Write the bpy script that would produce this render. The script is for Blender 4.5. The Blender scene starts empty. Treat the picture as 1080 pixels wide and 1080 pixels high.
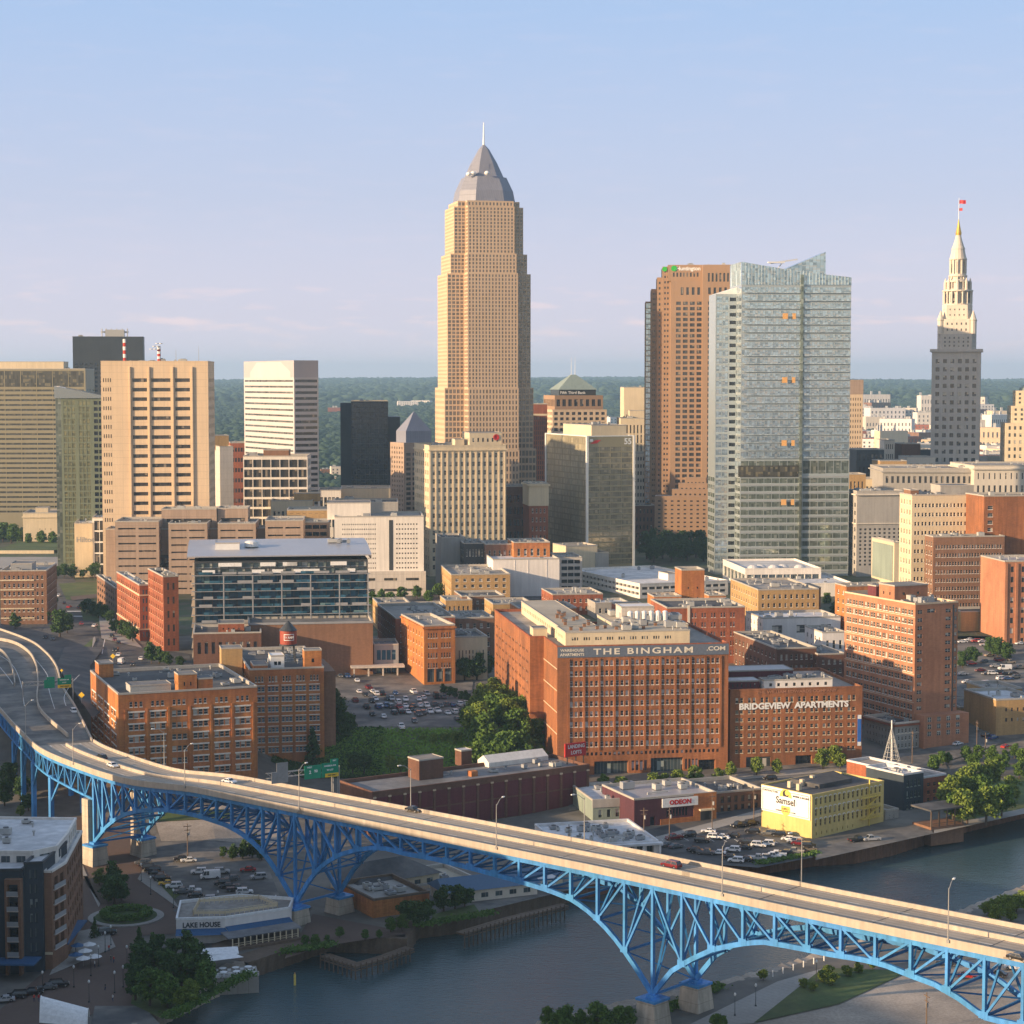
import bpy, math, random
import numpy as np
from math import radians as R, sin, cos, atan2, pi, sqrt, floor
C = bpy.context.scene
COL = C.collection
rnd = random.Random(7)
# ------------------------------------------------------------ camera, world, sun, exposure
FPX, HY, CZ = 2100.0, 402.0, 144.0          # focal length in photo pixels, horizon row, camera height
TH = math.atan((540 - HY) / FPX)
cam = bpy.data.cameras.new('camera'); cam.sensor_width = 36; cam.lens = 36 * FPX / 1080
cam.clip_start = 1; cam.clip_end = 60000
camo = bpy.data.objects.new('camera', cam); COL.objects.link(camo)
camo.location = (0, 0, CZ); camo.rotation_euler = (pi / 2 - TH, 0, 0); C.camera = camo
SUN_AZ, SUN_EL = 64.0, 12.2                 # sun behind the camera, to its left
sd = (-sin(R(SUN_AZ)), -cos(R(SUN_AZ)))     # horizontal direction towards the sun
w = bpy.data.worlds.new("World"); C.world = w; w.use_nodes = True
nt = w.node_tree; bg = nt.nodes['Background']
sky = nt.nodes.new('ShaderNodeTexSky'); sky.sky_type = 'NISHITA'; sky.sun_disc = False
sky.sun_elevation = R(SUN_EL); sky.sun_rotation = atan2(sd[0], sd[1])
sky.air_density = 1.0; sky.dust_density = 1.2; sky.ozone_density = 1.0; sky.altitude = 100
tc = nt.nodes.new('ShaderNodeTexCoord')
# thin low clouds, a noise in the direction of view, in the sky itself
mp = nt.nodes.new('ShaderNodeMapping'); mp.inputs['Scale'].default_value = (20, 20, 120)
nz = nt.nodes.new('ShaderNodeTexNoise'); nz.inputs['Scale'].default_value = 1.6; nz.inputs['Detail'].default_value = 5
rp = nt.nodes.new('ShaderNodeValToRGB'); rp.color_ramp.elements[0].position = .53; rp.color_ramp.elements[1].position = .72
sx = nt.nodes.new('ShaderNodeSeparateXYZ')
hb = nt.nodes.new('ShaderNodeValToRGB')
e = hb.color_ramp.elements
e[0].position = 0.004; e[0].color = (0, 0, 0, 1); e[1].position = .03; e[1].color = (.9, .9, .9, 1)
x_ = e.new(.055); x_.color = (.08, .08, .08, 1); x_ = e.new(.3); x_.color = (.015, .015, .015, 1)
ml = nt.nodes.new('ShaderNodeMath'); ml.operation = 'MULTIPLY'
mx = nt.nodes.new('ShaderNodeMix'); mx.data_type = 'RGBA'
tint = nt.nodes.new('ShaderNodeMix'); tint.data_type = 'RGBA'; tint.blend_type = 'MULTIPLY'; tint.inputs[0].default_value = 1
tint.inputs[7].default_value = (1.1, 1.0, 1.0, 1)
L = nt.links.new
L(tc.outputs['Generated'], mp.inputs['Vector']); L(mp.outputs[0], nz.inputs['Vector']); L(nz.outputs[0], rp.inputs[0])
L(tc.outputs['Generated'], sx.inputs[0]); L(sx.outputs[2], hb.inputs[0])
L(rp.outputs[0], ml.inputs[0]); L(hb.outputs[0], ml.inputs[1]); L(ml.outputs[0], mx.inputs[0])
L(sky.outputs[0], tint.inputs[6]); mx.inputs[7].default_value = (5.6, 4.4, 4.5, 1)
# away from the sun the evening sky runs from blue to lavender at the horizon
gr = nt.nodes.new('ShaderNodeValToRGB'); ge = gr.color_ramp.elements
ge[0].position = 0; ge[0].color = (5.1, 4.5, 5.2, 1); ge[1].position = 1; ge[1].color = (1.9, 2.6, 3.9, 1)
for p_, c_ in ((.035, (4.05, 3.85, 4.75, 1)), (.09, (3.1, 3.4, 4.55, 1)), (.18, (2.3, 3.15, 4.75, 1)), (.4, (2.3, 3.0, 4.2, 1))): x_ = ge.new(p_); x_.color = c_
L(sx.outputs[2], gr.inputs[0]); fy = nt.nodes.new('ShaderNodeMapRange'); L(sx.outputs[1], fy.inputs[0])
fy.inputs[1].default_value = -.6; fy.inputs[2].default_value = .5; fy.inputs[3].default_value = .25; fy.inputs[4].default_value = .9
ms = nt.nodes.new('ShaderNodeMix'); ms.data_type = 'RGBA'; L(fy.outputs[0], ms.inputs[0]); L(tint.outputs[2], ms.inputs[6]); L(gr.outputs[0], ms.inputs[7]); L(ms.outputs[2], mx.inputs[6])
L(mx.outputs[2], bg.inputs['Color']); bg.inputs['Strength'].default_value = 0.11
sl = bpy.data.lights.new('sun', 'SUN'); sl.energy = 5.0; sl.specular_factor = 1.0; sl.angle = R(.5); sl.color = (1, .71, .43)
so = bpy.data.objects.new('sun', sl); COL.objects.link(so)
so.rotation_euler = (pi / 2 - R(SUN_EL), 0, atan2(sd[0], -sd[1]) )
so.location = (-300, -200, 300)
C.view_settings.view_transform = 'Standard'; C.view_settings.look = 'None'
C.view_settings.gamma = 1; C.view_settings.exposure = 0.78
C.cycles.max_bounces = 6; C.cycles.volume_bounces = 0; C.cycles.transparent_max_bounces = 8
C.cycles.use_denoising = True
# ------------------------------------------------------------ photo measurements -> places
def G(px, py, z=0.0):
    u = (px - 540) / FPX; v = (540 - py) / FPX
    dy = cos(TH) + v * sin(TH); dz = -sin(TH) + v * cos(TH)
    t = (z - CZ) / dz
    return (u * t, dy * t)
def AX(px, D, py=600):
    v = (540 - py) / FPX
    return (px - 540) / FPX / (cos(TH) + v * sin(TH)) * D
def ZP(py, D):
    v = (540 - py) / FPX
    return CZ + D * (-sin(TH) + v * cos(TH)) / (cos(TH) + v * sin(TH))
def DZ(py, z): return G(540, py, z)[1]
def PX(x, y, z):                                # place -> photo pixel, used to count things off in labels
    f = y * cos(TH) - (z - CZ) * sin(TH); u = y * sin(TH) + (z - CZ) * cos(TH)
    return 540 + FPX * x / f, 540 - FPX * u / f
# ------------------------------------------------------------ materials
MATS = {}
def new_mat(name):
    m = bpy.data.materials.new(name); m.use_nodes = True
    n = m.node_tree; b = n.nodes['Principled BSDF']; MATS[name] = m
    return m, n, b
def _mix(n, a, bcol, fac, mode='MIX'):
    x = n.nodes.new('ShaderNodeMix'); x.data_type = 'RGBA'; x.blend_type = mode
    for i, v in ((6, a), (7, bcol), (0, fac)):
        if hasattr(v, 'is_linked') or isinstance(v, bpy.types.NodeSocket): n.links.new(v, x.inputs[i])
        elif i == 0: x.inputs[0].default_value = v
        else: x.inputs[i].default_value = (*v[:3], 1)
    return x.outputs[2]
def _math(n, op, a, b=None, c=None):
    x = n.nodes.new('ShaderNodeMath'); x.operation = op
    for i, v in enumerate((a, b, c)):
        if v is None: continue
        if isinstance(v, bpy.types.NodeSocket): n.links.new(v, x.inputs[i])
        else: x.inputs[i].default_value = v
    return x.outputs[0]
def _noise(n, vec, scale, detail=3, rough=.6, sc=(1, 1, 1)):
    m = n.nodes.new('ShaderNodeMapping'); m.inputs['Scale'].default_value = sc
    n.links.new(vec, m.inputs[0])
    t = n.nodes.new('ShaderNodeTexNoise'); t.inputs['Scale'].default_value = scale
    t.inputs['Detail'].default_value = detail; t.inputs['Roughness'].default_value = rough
    n.links.new(m.outputs[0], t.inputs['Vector']); return t.outputs[0]
def _ramp(n, v, a, b, lo=0., hi=1.):
    x = n.nodes.new('ShaderNodeMapRange'); n.links.new(v, x.inputs[0])
    x.inputs[1].default_value = a; x.inputs[2].default_value = b; x.inputs[3].default_value = lo; x.inputs[4].default_value = hi
    return x.outputs[0]
def surf(name, col, rough=.85, var=.18, streak=.12, course=0, panel=None, bump=.15, metal=0, spec=.3, fine=1.2, second=None, patch=.05):
    """A weathered solid: blotches, rain streaks, optional brick courses or panel joints."""
    if name in MATS: return MATS[name]
    m, n, b = new_mat(name)
    t = n.nodes.new('ShaderNodeTexCoord').outputs['Object']
    big = _ramp(n, _noise(n, t, patch, 4), .3, .7, 1 - var, 1 + var)
    fin = _ramp(n, _noise(n, t, fine, 4), .25, .75, 1 - var * .7, 1 + var * .7)
    k = _math(n, 'MULTIPLY', big, fin)
    if streak:
        s = _ramp(n, _noise(n, t, 1, 3, .6, (.7, .7, .05)), .3, .7, 1 - streak, 1 + streak)
        k = _math(n, 'MULTIPLY', k, s)
    if course:
        s = _ramp(n, _noise(n, t, 1, 2, .7, (.5, .5, 2.6)), .25, .75, 1 - course, 1 + course)
        k = _math(n, 'MULTIPLY', k, s)
    if panel:
        sp = n.nodes.new('ShaderNodeSeparateXYZ'); n.links.new(t, sp.inputs[0])
        h = _math(n, 'ADD', sp.outputs[0], sp.outputs[1])
        a = _math(n, 'LESS_THAN', _math(n, 'FRACT', _math(n, 'DIVIDE', h, panel[0])), .10 / panel[0])
        c = _math(n, 'LESS_THAN', _math(n, 'FRACT', _math(n, 'DIVIDE', sp.outputs[2], panel[1])), .10 / panel[1])
        j = _math(n, 'SUBTRACT', 1, _math(n, 'MULTIPLY', _math(n, 'MAXIMUM', a, c), .35)); k = _math(n, 'MULTIPLY', k, j)
    base = col
    if second:
        base = _mix(n, col, second, _ramp(n, _noise(n, t, .09, 3), .42, .6))
    cc = n.nodes.new('ShaderNodeCombineXYZ')
    for i in range(3): n.links.new(k, cc.inputs[i])
    x = n.nodes.new('ShaderNodeMix'); x.data_type = 'RGBA'; x.blend_type = 'MULTIPLY'; x.inputs[0].default_value = 1
    if isinstance(base, tuple): x.inputs[6].default_value = (*base, 1)
    else: n.links.new(base, x.inputs[6])
    n.links.new(cc.outputs[0], x.inputs[7]); n.links.new(x.outputs[2], b.inputs['Base Color'])
    b.inputs['Roughness'].default_value = rough; b.inputs['Metallic'].default_value = metal
    b.inputs['Specular IOR Level'].default_value = spec
    if bump:
        bp = n.nodes.new('ShaderNodeBump'); bp.inputs['Strength'].default_value = bump; bp.inputs['Distance'].default_value = .15
        n.links.new(fin, bp.inputs['Height']); n.links.new(bp.outputs[0], b.inputs['Normal'])
    return m
def glass(name, dark, light, p, rough=.12, metal=.0, cell=(1.5, 3.0), tint=None, spec=.8, mull=.10, mcol=(.1, .1, .1), ior=1.6):
    """Window panes: cells along the pane that show a dark room or a pale blind, at random."""
    m, n, b = new_mat(name)
    uv = n.nodes.new('ShaderNodeUVMap').outputs[0]
    sp = n.nodes.new('ShaderNodeSeparateXYZ'); n.links.new(uv, sp.inputs[0])
    oi = n.nodes.new('ShaderNodeObjectInfo').outputs['Random']; isl = n.nodes.new('ShaderNodeNewGeometry').outputs['Random Per Island']
    r = _math(n, 'ADD', _math(n, 'MULTIPLY', oi, 91.7), _math(n, 'MULTIPLY', isl, 57.3))
    ux = _math(n, 'DIVIDE', sp.outputs[0], cell[0]); uy = _math(n, 'DIVIDE', sp.outputs[1], cell[1])
    cx = _math(n, 'FLOOR', ux); cy = _math(n, 'FLOOR', uy)
    cv = n.nodes.new('ShaderNodeCombineXYZ'); n.links.new(cx, cv.inputs[0]); n.links.new(cy, cv.inputs[1]); n.links.new(r, cv.inputs[2])
    wn = n.nodes.new('ShaderNodeTexWhiteNoise'); n.links.new(cv.outputs[0], wn.inputs[0])
    h = wn.outputs['Value']
    s2 = n.nodes.new('ShaderNodeSeparateColor'); n.links.new(wn.outputs['Color'], s2.inputs[0])
    isb = _math(n, 'LESS_THAN', h, p)
    # a blind hangs part of the way down
    drop = _math(n, 'GREATER_THAN', _math(n, 'FRACT', _math(n, 'ADD', uy, .001)), _math(n, 'MULTIPLY', s2.outputs[1], .8))
    isb = _math(n, 'MULTIPLY', isb, drop)
    dk = _mix(n, dark, tuple(min(1, c * 2.0 + .012) for c in dark), s2.outputs[2])
    col = _mix(n, dk, _mix(n, light, tuple(c * .6 for c in light), s2.outputs[0]), isb)
    if mull:
        a = _math(n, 'LESS_THAN', _math(n, 'FRACT', ux), mull / cell[0]); col = _mix(n, col, mcol, a)
    n.links.new(col, b.inputs['Base Color']); b.inputs['Roughness'].default_value = rough
    b.inputs['Metallic'].default_value = metal; b.inputs['Specular IOR Level'].default_value = spec; b.inputs['IOR'].default_value = ior
    return m
def leafmat(name, c1, c2, far=False):
    m, n, b = new_mat(name)
    isl = n.nodes.new('ShaderNodeNewGeometry').outputs['Random Per Island']
    t = n.nodes.new('ShaderNodeTexCoord').outputs['Object']
    k = _math(n, 'ADD', _math(n, 'MULTIPLY', isl, .55), _math(n, 'MULTIPLY', _noise(n, t, .004 if far else .35, 3), .45))
    n.links.new(_mix(n, c1, c2, k), b.inputs['Base Color'])
    b.inputs['Roughness'].default_value = .7; b.inputs['Specular IOR Level'].default_value = .15
    return m
def flat(name, col, rough=.6, metal=0, spec=.4, emit=0):
    if name in MATS: return MATS[name]
    m, n, b = new_mat(name)
    t = n.nodes.new('ShaderNodeTexCoord').outputs['Object']
    k = _ramp(n, _noise(n, t, 1.5, 3), .3, .7)
    n.links.new(_mix(n, tuple(c * .88 for c in col), tuple(min(1, c * 1.1) for c in col), k), b.inputs['Base Color'])
    b.inputs['Roughness'].default_value = rough; b.inputs['Metallic'].default_value = metal; b.inputs['Specular IOR Level'].default_value = spec
    return m
# walls
surf('brick_orange', (.44, .18, .055), course=.18, var=.2, streak=.22, second=(.36, .135, .05))
surf('brick_red', (.31, .10, .048), course=.18, var=.2, streak=.22, second=(.25, .085, .045))
surf('brick_bingham', (.31, .122, .05), course=.16, var=.18, patch=.03, streak=.26, second=(.235, .098, .045))
surf('brick_apartment', (.43, .20, .11), course=.12, var=.12, second=(.37, .165, .09))
surf('brick_brown', (.23, .125, .075), course=.12, var=.15)
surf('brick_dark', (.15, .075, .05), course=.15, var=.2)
surf('brick_yellow', (.42, .27, .12), course=.12, var=.14)
surf('brick_maroon', (.13, .035, .04), course=.08, var=.15)
surf('wall_yellow', (.60, .46, .17), var=.10, streak=.10)
surf('stone_cream', (.62, .52, .36), var=.08, streak=.08)
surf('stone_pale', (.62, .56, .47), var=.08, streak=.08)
surf('stone_tan', (.64, .49, .33), var=.05, streak=.06, panel=(6, 4.1))
surf('stone_terminal', (.47, .44, .395), var=.08, streak=.08)
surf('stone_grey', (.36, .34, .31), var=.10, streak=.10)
surf('stone_warm', (.56, .41, .275), var=.04, streak=.04)
surf('granite_huntington', (.33, .215, .135), var=.05, streak=.04)
surf('concrete_brown', (.36, .265, .20), var=.08, streak=.12, panel=(7, 3.8))
surf('concrete_pale', (.55, .50, .44), var=.08, streak=.1, panel=(5, 4))
surf('concrete_white', (.72, .67, .60), var=.07, streak=.1)
surf('stucco_white', (.74, .70, .66), var=.06, streak=.08)
surf('metal_white', (.72, .72, .70), rough=.5, var=.05, streak=.03)
surf('metal_grey', (.30, .31, .32), rough=.5, var=.08, streak=.05)
surf('metal_dark', (.05, .055, .06), rough=.5, var=.12, streak=.08)
surf('cladding_dark', (.035, .05, .065), rough=.6, var=.15, streak=.1)
surf('federal_bronze', (.28, .25, .165), rough=.45, var=.05, streak=.03, metal=.2)
surf('slate_crown', (.225, .235, .285), rough=.5, var=.06, streak=.06, panel=(1.6, 300))
surf('copper_green', (.24, .29, .25), rough=.6, var=.1)
surf('gold', (.75, .45, .10), rough=.35, metal=.7, var=.05)
surf('bridge_concrete', (.42, .365, .295), var=.10, streak=.14, panel=(9, 50))
surf('pier_concrete', (.42, .37, .30), var=.16, streak=.25, panel=(40, 3))
surf('bridge_blue', (.06, .25, .59), rough=.5, var=.22, streak=.22, second=(.05, .23, .48), bump=.03, fine=.6)
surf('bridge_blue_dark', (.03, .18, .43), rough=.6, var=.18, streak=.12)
surf('asphalt', (.105, .10, .095), var=.18, streak=0, bump=.08, fine=.5, second=(.06, .06, .062))
surf('asphalt_worn', (.19, .175, .155), var=.22, streak=0, bump=.08, fine=.4, second=(.10, .098, .095))
surf('bridge_road', (.36, .31, .25), var=.14, streak=0, bump=.05, fine=.35)
surf('tyre_track', (.30, .26, .21), var=.2, streak=0, bump=0, fine=.3)
surf('brick_paving', (.13, .088, .068), var=.14, streak=0, bump=.08)
surf('sidewalk', (.32, .30, .27), var=.14, streak=0, panel=(2.5, 50))
surf('paint_white', (.7, .7, .68), var=.2, streak=0, bump=0, fine=2.5)
surf('paint_yellow', (.6, .42, .06), var=.2, streak=0, bump=0)
surf('grass', (.065, .10, .028), var=.3, streak=0, bump=.3, fine=.6, second=(.09, .11, .035))
surf('roof_gravel', (.31, .28, .245), var=.3, streak=0, fine=.8, second=(.26, .24, .215))
surf('roof_dark', (.07, .07, .072), var=.3, streak=0, fine=.6, second=(.11, .105, .10))
surf('roof_grey', (.20, .195, .19), var=.32, streak=0, fine=.5, second=(.15, .15, .155))
surf('roof_white', (.62, .61, .60), var=.22, streak=0, fine=.4, second=(.5, .5, .5))
surf('roof_metal', (.42, .42, .44), rough=.4, var=.06, streak=0, metal=.3)
surf('roof_blue', (.06, .12, .20), rough=.5, var=.08, streak=0)
surf('roof_tan', (.42, .36, .27), var=.15, streak=0)
surf('bark', (.09, .065, .045), var=.25, fine=3)
surf('timber', (.14, .10, .07), var=.25, fine=2)
surf('rust_steel', (.17, .085, .05), var=.25, streak=.25, panel=(1.2, 60))
surf('rubble', (.34, .29, .235), var=.35, streak=0, fine=1.5)
flat('hvac', (.42, .42, .40)); flat('hvac_dark', (.12, .12, .12)); flat('trim_white', (.72, .68, .60)); flat('coping', (.42, .39, .34))
flat('coping_dark', (.06, .06, .06)); flat('sign_green', (.0, .23, .13)); flat('sign_yellow', (.75, .50, .03)); flat('sign_white', (.78, .78, .76))
flat('sign_blue', (.03, .13, .45)); flat('sign_red', (.50, .02, .02)); flat('sign_navy', (.02, .05, .13)); flat('bingham_band', (.12, .145, .19))
flat('lettering_cream', (.72, .66, .55)); flat('steel_pole', (.33, .32, .30), .5); flat('wood_pole', (.16, .11, .075)); flat('canvas', (.75, .75, .74))
flat('canvas_blue', (.06, .14, .25)); flat('brand_green', (.03, .42, .05)); flat('red_paint', (.5, .05, .03)); flat('orange_paint', (.70, .38, .13))
flat('tank_red', (.30, .055, .03)); flat('awning_blue', (.03, .10, .22)); flat('black_line', (.03, .03, .03)); flat('logo_yellow', (.72, .55, .12))
flat('tyre', (.02, .02, .02)); flat('lamp_white', (.75, .75, .72)); flat('skin', (.45, .28, .2)); flat('sign_back', (.22, .23, .24), .5)
glass('g_dark', (.02, .022, .025), (.48, .45, .38), .22)
glass('g_res', (.03, .035, .035), (.55, .52, .45), .42)
glass('g_bing', (.055, .04, .04), (.62, .58, .56), .68)
glass('g_strip', (.03, .028, .025), (.26, .22, .17), .22, cell=(1.6, 5), mull=.18, mcol=(.06, .05, .045))
glass('g_bronze', (.06, .055, .04), (.24, .21, .13), .25, rough=.18, metal=.45, cell=(1.5, 3))
glass('g_key', (.17, .14, .11), (.26, .21, .16), .3, rough=.2, metal=.35)
glass('g_white', (.10, .10, .10), (.3, .3, .3), .2, rough=.2, metal=.3, cell=(3, 3))
glass('g_tower', (.29, .37, .43), (.60, .64, .66), .30, rough=.08, metal=.72, cell=(1.6, 1.4), mcol=(.35, .4, .42), mull=.12)
glass('g_tower_low', (.13, .155, .13), (.42, .46, .40), .22, rough=.08, metal=.6, cell=(1.6, 2.2), mcol=(.3, .33, .3), mull=.12)
glass('g_spandrel', (.42, .48, .50), (.58, .62, .63), .3, rough=.25, metal=.35, cell=(1.6, 9), mcol=(.4, .45, .46))
glass('g_green', (.14, .15, .085), (.33, .32, .17), .35, rough=.14, metal=.45, cell=(1.5, 1.8), mcol=(.2, .2, .16))
glass('g_sq', (.17, .155, .11), (.45, .40, .28), .12, rough=.12, metal=.5, cell=(1.5, 2.5), mcol=(.4, .37, .3))
glass('g_left', (.22, .195, .125), (.32, .28, .18), .3, rough=.35, metal=.15, cell=(1.5, 3))
surf('tower_green', (.15, .18, .13), var=.06); surf('tower_screen', (.40, .38, .39), rough=.5, var=.04, streak=.02)
glass('g_condo', (.03, .10, .155), (.22, .36, .37), .30, rough=.1, metal=.35, cell=(2.2, 3.2), mcol=(.05, .07, .08))
glass('g_condo_top', (.10, .13, .12), (.60, .62, .56), .4, rough=.1, metal=.3, cell=(2.2, 3.2), mcol=(.3, .3, .28))
glass('g_black', (.015, .02, .028), (.04, .05, .06), .3, rough=.06, metal=.5, cell=(1.5, 1.8))
glass('g_store', (.03, .045, .05), (.3, .35, .33), .2, cell=(1.2, 4), mcol=(.25, .26, .25))
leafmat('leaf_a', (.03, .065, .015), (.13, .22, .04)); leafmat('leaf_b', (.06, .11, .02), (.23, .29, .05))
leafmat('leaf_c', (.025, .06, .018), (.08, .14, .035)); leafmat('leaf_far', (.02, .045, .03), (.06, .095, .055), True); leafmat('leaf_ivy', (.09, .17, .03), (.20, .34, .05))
def M(x): return MATS[x]
# ------------------------------------------------------------ mesh helpers
class MB:
    """Collects faces and links them as ONE mesh object."""
    def __init__(s): s.v = []; s.f = []; s.m = []; s.uv = []
    def poly(s, pts, mi=0, uv=None):
        i = len(s.v); s.v += [tuple(p) for p in pts]; s.f.append(tuple(range(i, i + len(pts)))); s.m.append(mi)
        s.uv.append(uv or [(0, 0)] * len(pts))
    def grid(s, rows, mi=0):
        i0 = len(s.v); nc = len(rows[0])
        for r in rows: s.v += [tuple(p) for p in r]
        for a in range(len(rows) - 1):
            for b in range(nc - 1):
                k = i0 + a * nc + b; s.f.append((k, k + 1, k + nc + 1, k + nc)); s.m.append(mi); s.uv.append([(0, 0)] * 4)
    def box(s, x0, y0, z0, x1, y1, z1, mi=0, o=(0, 0, 0), a=0., bottom=True):
        ca, sa = cos(a), sin(a); i = len(s.v)
        for z in (z0, z1):
            for x, y in ((x0, y0), (x1, y0), (x1, y1), (x0, y1)):
                s.v.append((o[0] + x * ca - y * sa, o[1] + x * sa + y * ca, o[2] + z))
        fs = [(4, 5, 6, 7), (0, 1, 5, 4), (1, 2, 6, 5), (2, 3, 7, 6), (3, 0, 4, 7)] + ([(3, 2, 1, 0)] if bottom else [])
        for f in fs: s.f.append(tuple(i + k for k in f)); s.m.append(mi); s.uv.append([(0, 0), (x1 - x0, 0), (x1 - x0, z1 - z0), (0, z1 - z0)])
    def prism(s, poly, z0, z1, mi=0, top=True, bottom=False, mt=None):
        n = len(poly); i = len(s.v)
        for z in (z0, z1): s.v += [(p[0], p[1], z) for p in poly]
        for k in range(n):
            k2 = (k + 1) % n; s.f.append((i + k, i + k2, i + n + k2, i + n + k)); s.m.append(mi); s.uv.append([(0, 0)] * 4)
        if top: s.f.append(tuple(i + n + k for k in range(n))); s.m.append(mi if mt is None else mt); s.uv.append([(0, 0)] * n)
        if bottom: s.f.append(tuple(i + n - 1 - k for k in range(n))); s.m.append(mi); s.uv.append([(0, 0)] * n)
    def tube(s, p, q, r, n=6, mi=0, r2=None, cap=True):
        r2 = r if r2 is None else r2
        d = np.array(q, float) - np.array(p, float); l = np.linalg.norm(d)
        if l < 1e-6: return
        d /= l; a = np.cross(d, (0, 0, 1.) if abs(d[2]) < .9 else (1., 0, 0)); a /= np.linalg.norm(a); b = np.cross(d, a)
        i = len(s.v)
        for c, rr in ((p, r), (q, r2)):
            for k in range(n):
                t = 2 * pi * k / n + pi / n; w_ = np.array(c, float) + rr * (cos(t) * a + sin(t) * b); s.v.append(tuple(w_))
        for k in range(n):
            k2 = (k + 1) % n; s.f.append((i + k, i + n + k, i + n + k2, i + k2)); s.m.append(mi); s.uv.append([(0, 0)] * 4)
        if cap:
            s.f.append(tuple(i + k for k in range(n))); s.m.append(mi); s.uv.append([(0, 0)] * n)
            s.f.append(tuple(i + n + n - 1 - k for k in range(n))); s.m.append(mi); s.uv.append([(0, 0)] * n)
    def bar(s, p, q, w_, h, mi=0, side=None):
        """a rectangular bar from p to q; w_ across `side`, h across the other way"""
        p = np.array(p, float); q = np.array(q, float); d = q - p; l = np.linalg.norm(d)
        if l < 1e-6: return
        d /= l; up = np.array((0, 0, 1.)) if side is None else np.array(side, float)
        if side is None and abs(d[2]) > .95: up = np.array((1., 0, 0))
        a = np.cross(d, up); a /= np.linalg.norm(a); b = np.cross(a, d)
        i = len(s.v)
        for c in (p, q):
            for sa, sb in ((-1, -1), (1, -1), (1, 1), (-1, 1)): s.v.append(tuple(c + a * sa * w_ / 2 + b * sb * h / 2))
        for f in ((0, 1, 5, 4), (1, 2, 6, 5), (2, 3, 7, 6), (3, 0, 4, 7), (3, 2, 1, 0), (4, 5, 6, 7)):
            s.f.append(tuple(i + k for k in f)); s.m.append(mi); s.uv.append([(0, 0)] * 4)
    def lathe(s, prof, n=12, mi=0, o=(0, 0, 0), ph=0.):
        i = len(s.v)
        for r_, z in prof:
            for k in range(n): t = 2 * pi * k / n + ph; s.v.append((o[0] + r_ * cos(t), o[1] + r_ * sin(t), o[2] + z))
        for a in range(len(prof) - 1):
            for k in range(n):
                k2 = (k + 1) % n; b = i + a * n
                s.f.append((b + k, b + k2, b + n + k2, b + n + k)); s.m.append(mi); s.uv.append([(0, 0)] * 4)
        s.f.append(tuple(i + (len(prof) - 1) * n + k for k in range(n))); s.m.append(mi); s.uv.append([(0, 0)] * n)
    def mesh(s, name, mats, smooth=False):
        me = bpy.data.meshes.new(name); me.from_pydata(s.v, [], s.f)
        for m in mats: me.materials.append(M(m) if isinstance(m, str) else m)
        if len(mats) > 1: me.polygons.foreach_set('material_index', s.m)
        u = me.uv_layers.new(name='uv'); u.data.foreach_set('uv', [c for f in s.uv for p in f for c in p])
        if smooth: me.polygons.foreach_set('use_smooth', [True] * len(s.f))
        me.update(); return me
    def build(s, name, mats, parent=None, loc=(0, 0, 0), rz=0., smooth=False):
        if not s.f: return None
        return link(name, s.mesh(name, mats if isinstance(mats, (list, tuple)) else [mats], smooth), parent, loc, rz)
def link(name, me, parent=None, loc=(0, 0, 0), rz=0., **kw):
    o = bpy.data.objects.new(name, me); COL.objects.link(o); o.location = loc; o.rotation_euler = (0, 0, rz)
    if parent is not None: o.parent = parent
    for k, v in kw.items(): o[k] = v
    return o
def thing(name, label, cat, loc=(0, 0, 0), rz=0., group=None):
    o = link(name, None, None, loc, rz); return tag(o, label, cat, group)
def tag(o, label, cat, group=None):
    o['label'] = label; o['category'] = cat
    if group: o['group'] = group
    return o
def structure(o): o['kind'] = 'structure'; return o
def stuff(o): o['kind'] = 'stuff'; return o
def copy_tree(o, parent=None):
    c = o.copy(); COL.objects.link(c)
    if parent is not None: c.parent = parent
    for ch in KIDS.get(o.name, ()): copy_tree(ch, c)
    return c
KIDS = {}
def note_kids(root):
    """remember a prototype's children once, so that copying it does not walk the whole scene"""
    KIDS[root.name] = [o for o in root.children]
    for o in KIDS[root.name]: note_kids(o)
ORD = ORD0 = 'first second third fourth fifth sixth seventh eighth ninth tenth eleventh twelfth thirteenth fourteenth fifteenth sixteenth seventeenth eighteenth nineteenth twentieth twenty-first twenty-second twenty-third twenty-fourth twenty-fifth twenty-sixth twenty-seventh twenty-eighth twenty-ninth thirtieth'.split()
ORD = ORD0 + ['thirty-' + q for q in ORD0[:9]] + ['fortieth'] + ['forty-' + q for q in ORD0[:9]]
def ordinals(lst, where):
    """Things whose look alone does not tell them apart are counted off across the photo."""
    by = {}
    for o in lst: by.setdefault(o['label'], []).append(o)
    for lab, os_ in by.items():
        if len(os_) == 1: o = os_[0]; o['label'] = lab + ' ' + where; continue
        os_.sort(key=lambda o: PX(*o.location)[0])
        for i, o in enumerate(os_):
            k = '%s, %s from left %s' % (lab, ORD[i], where); o['label'] = k.strip()
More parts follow.
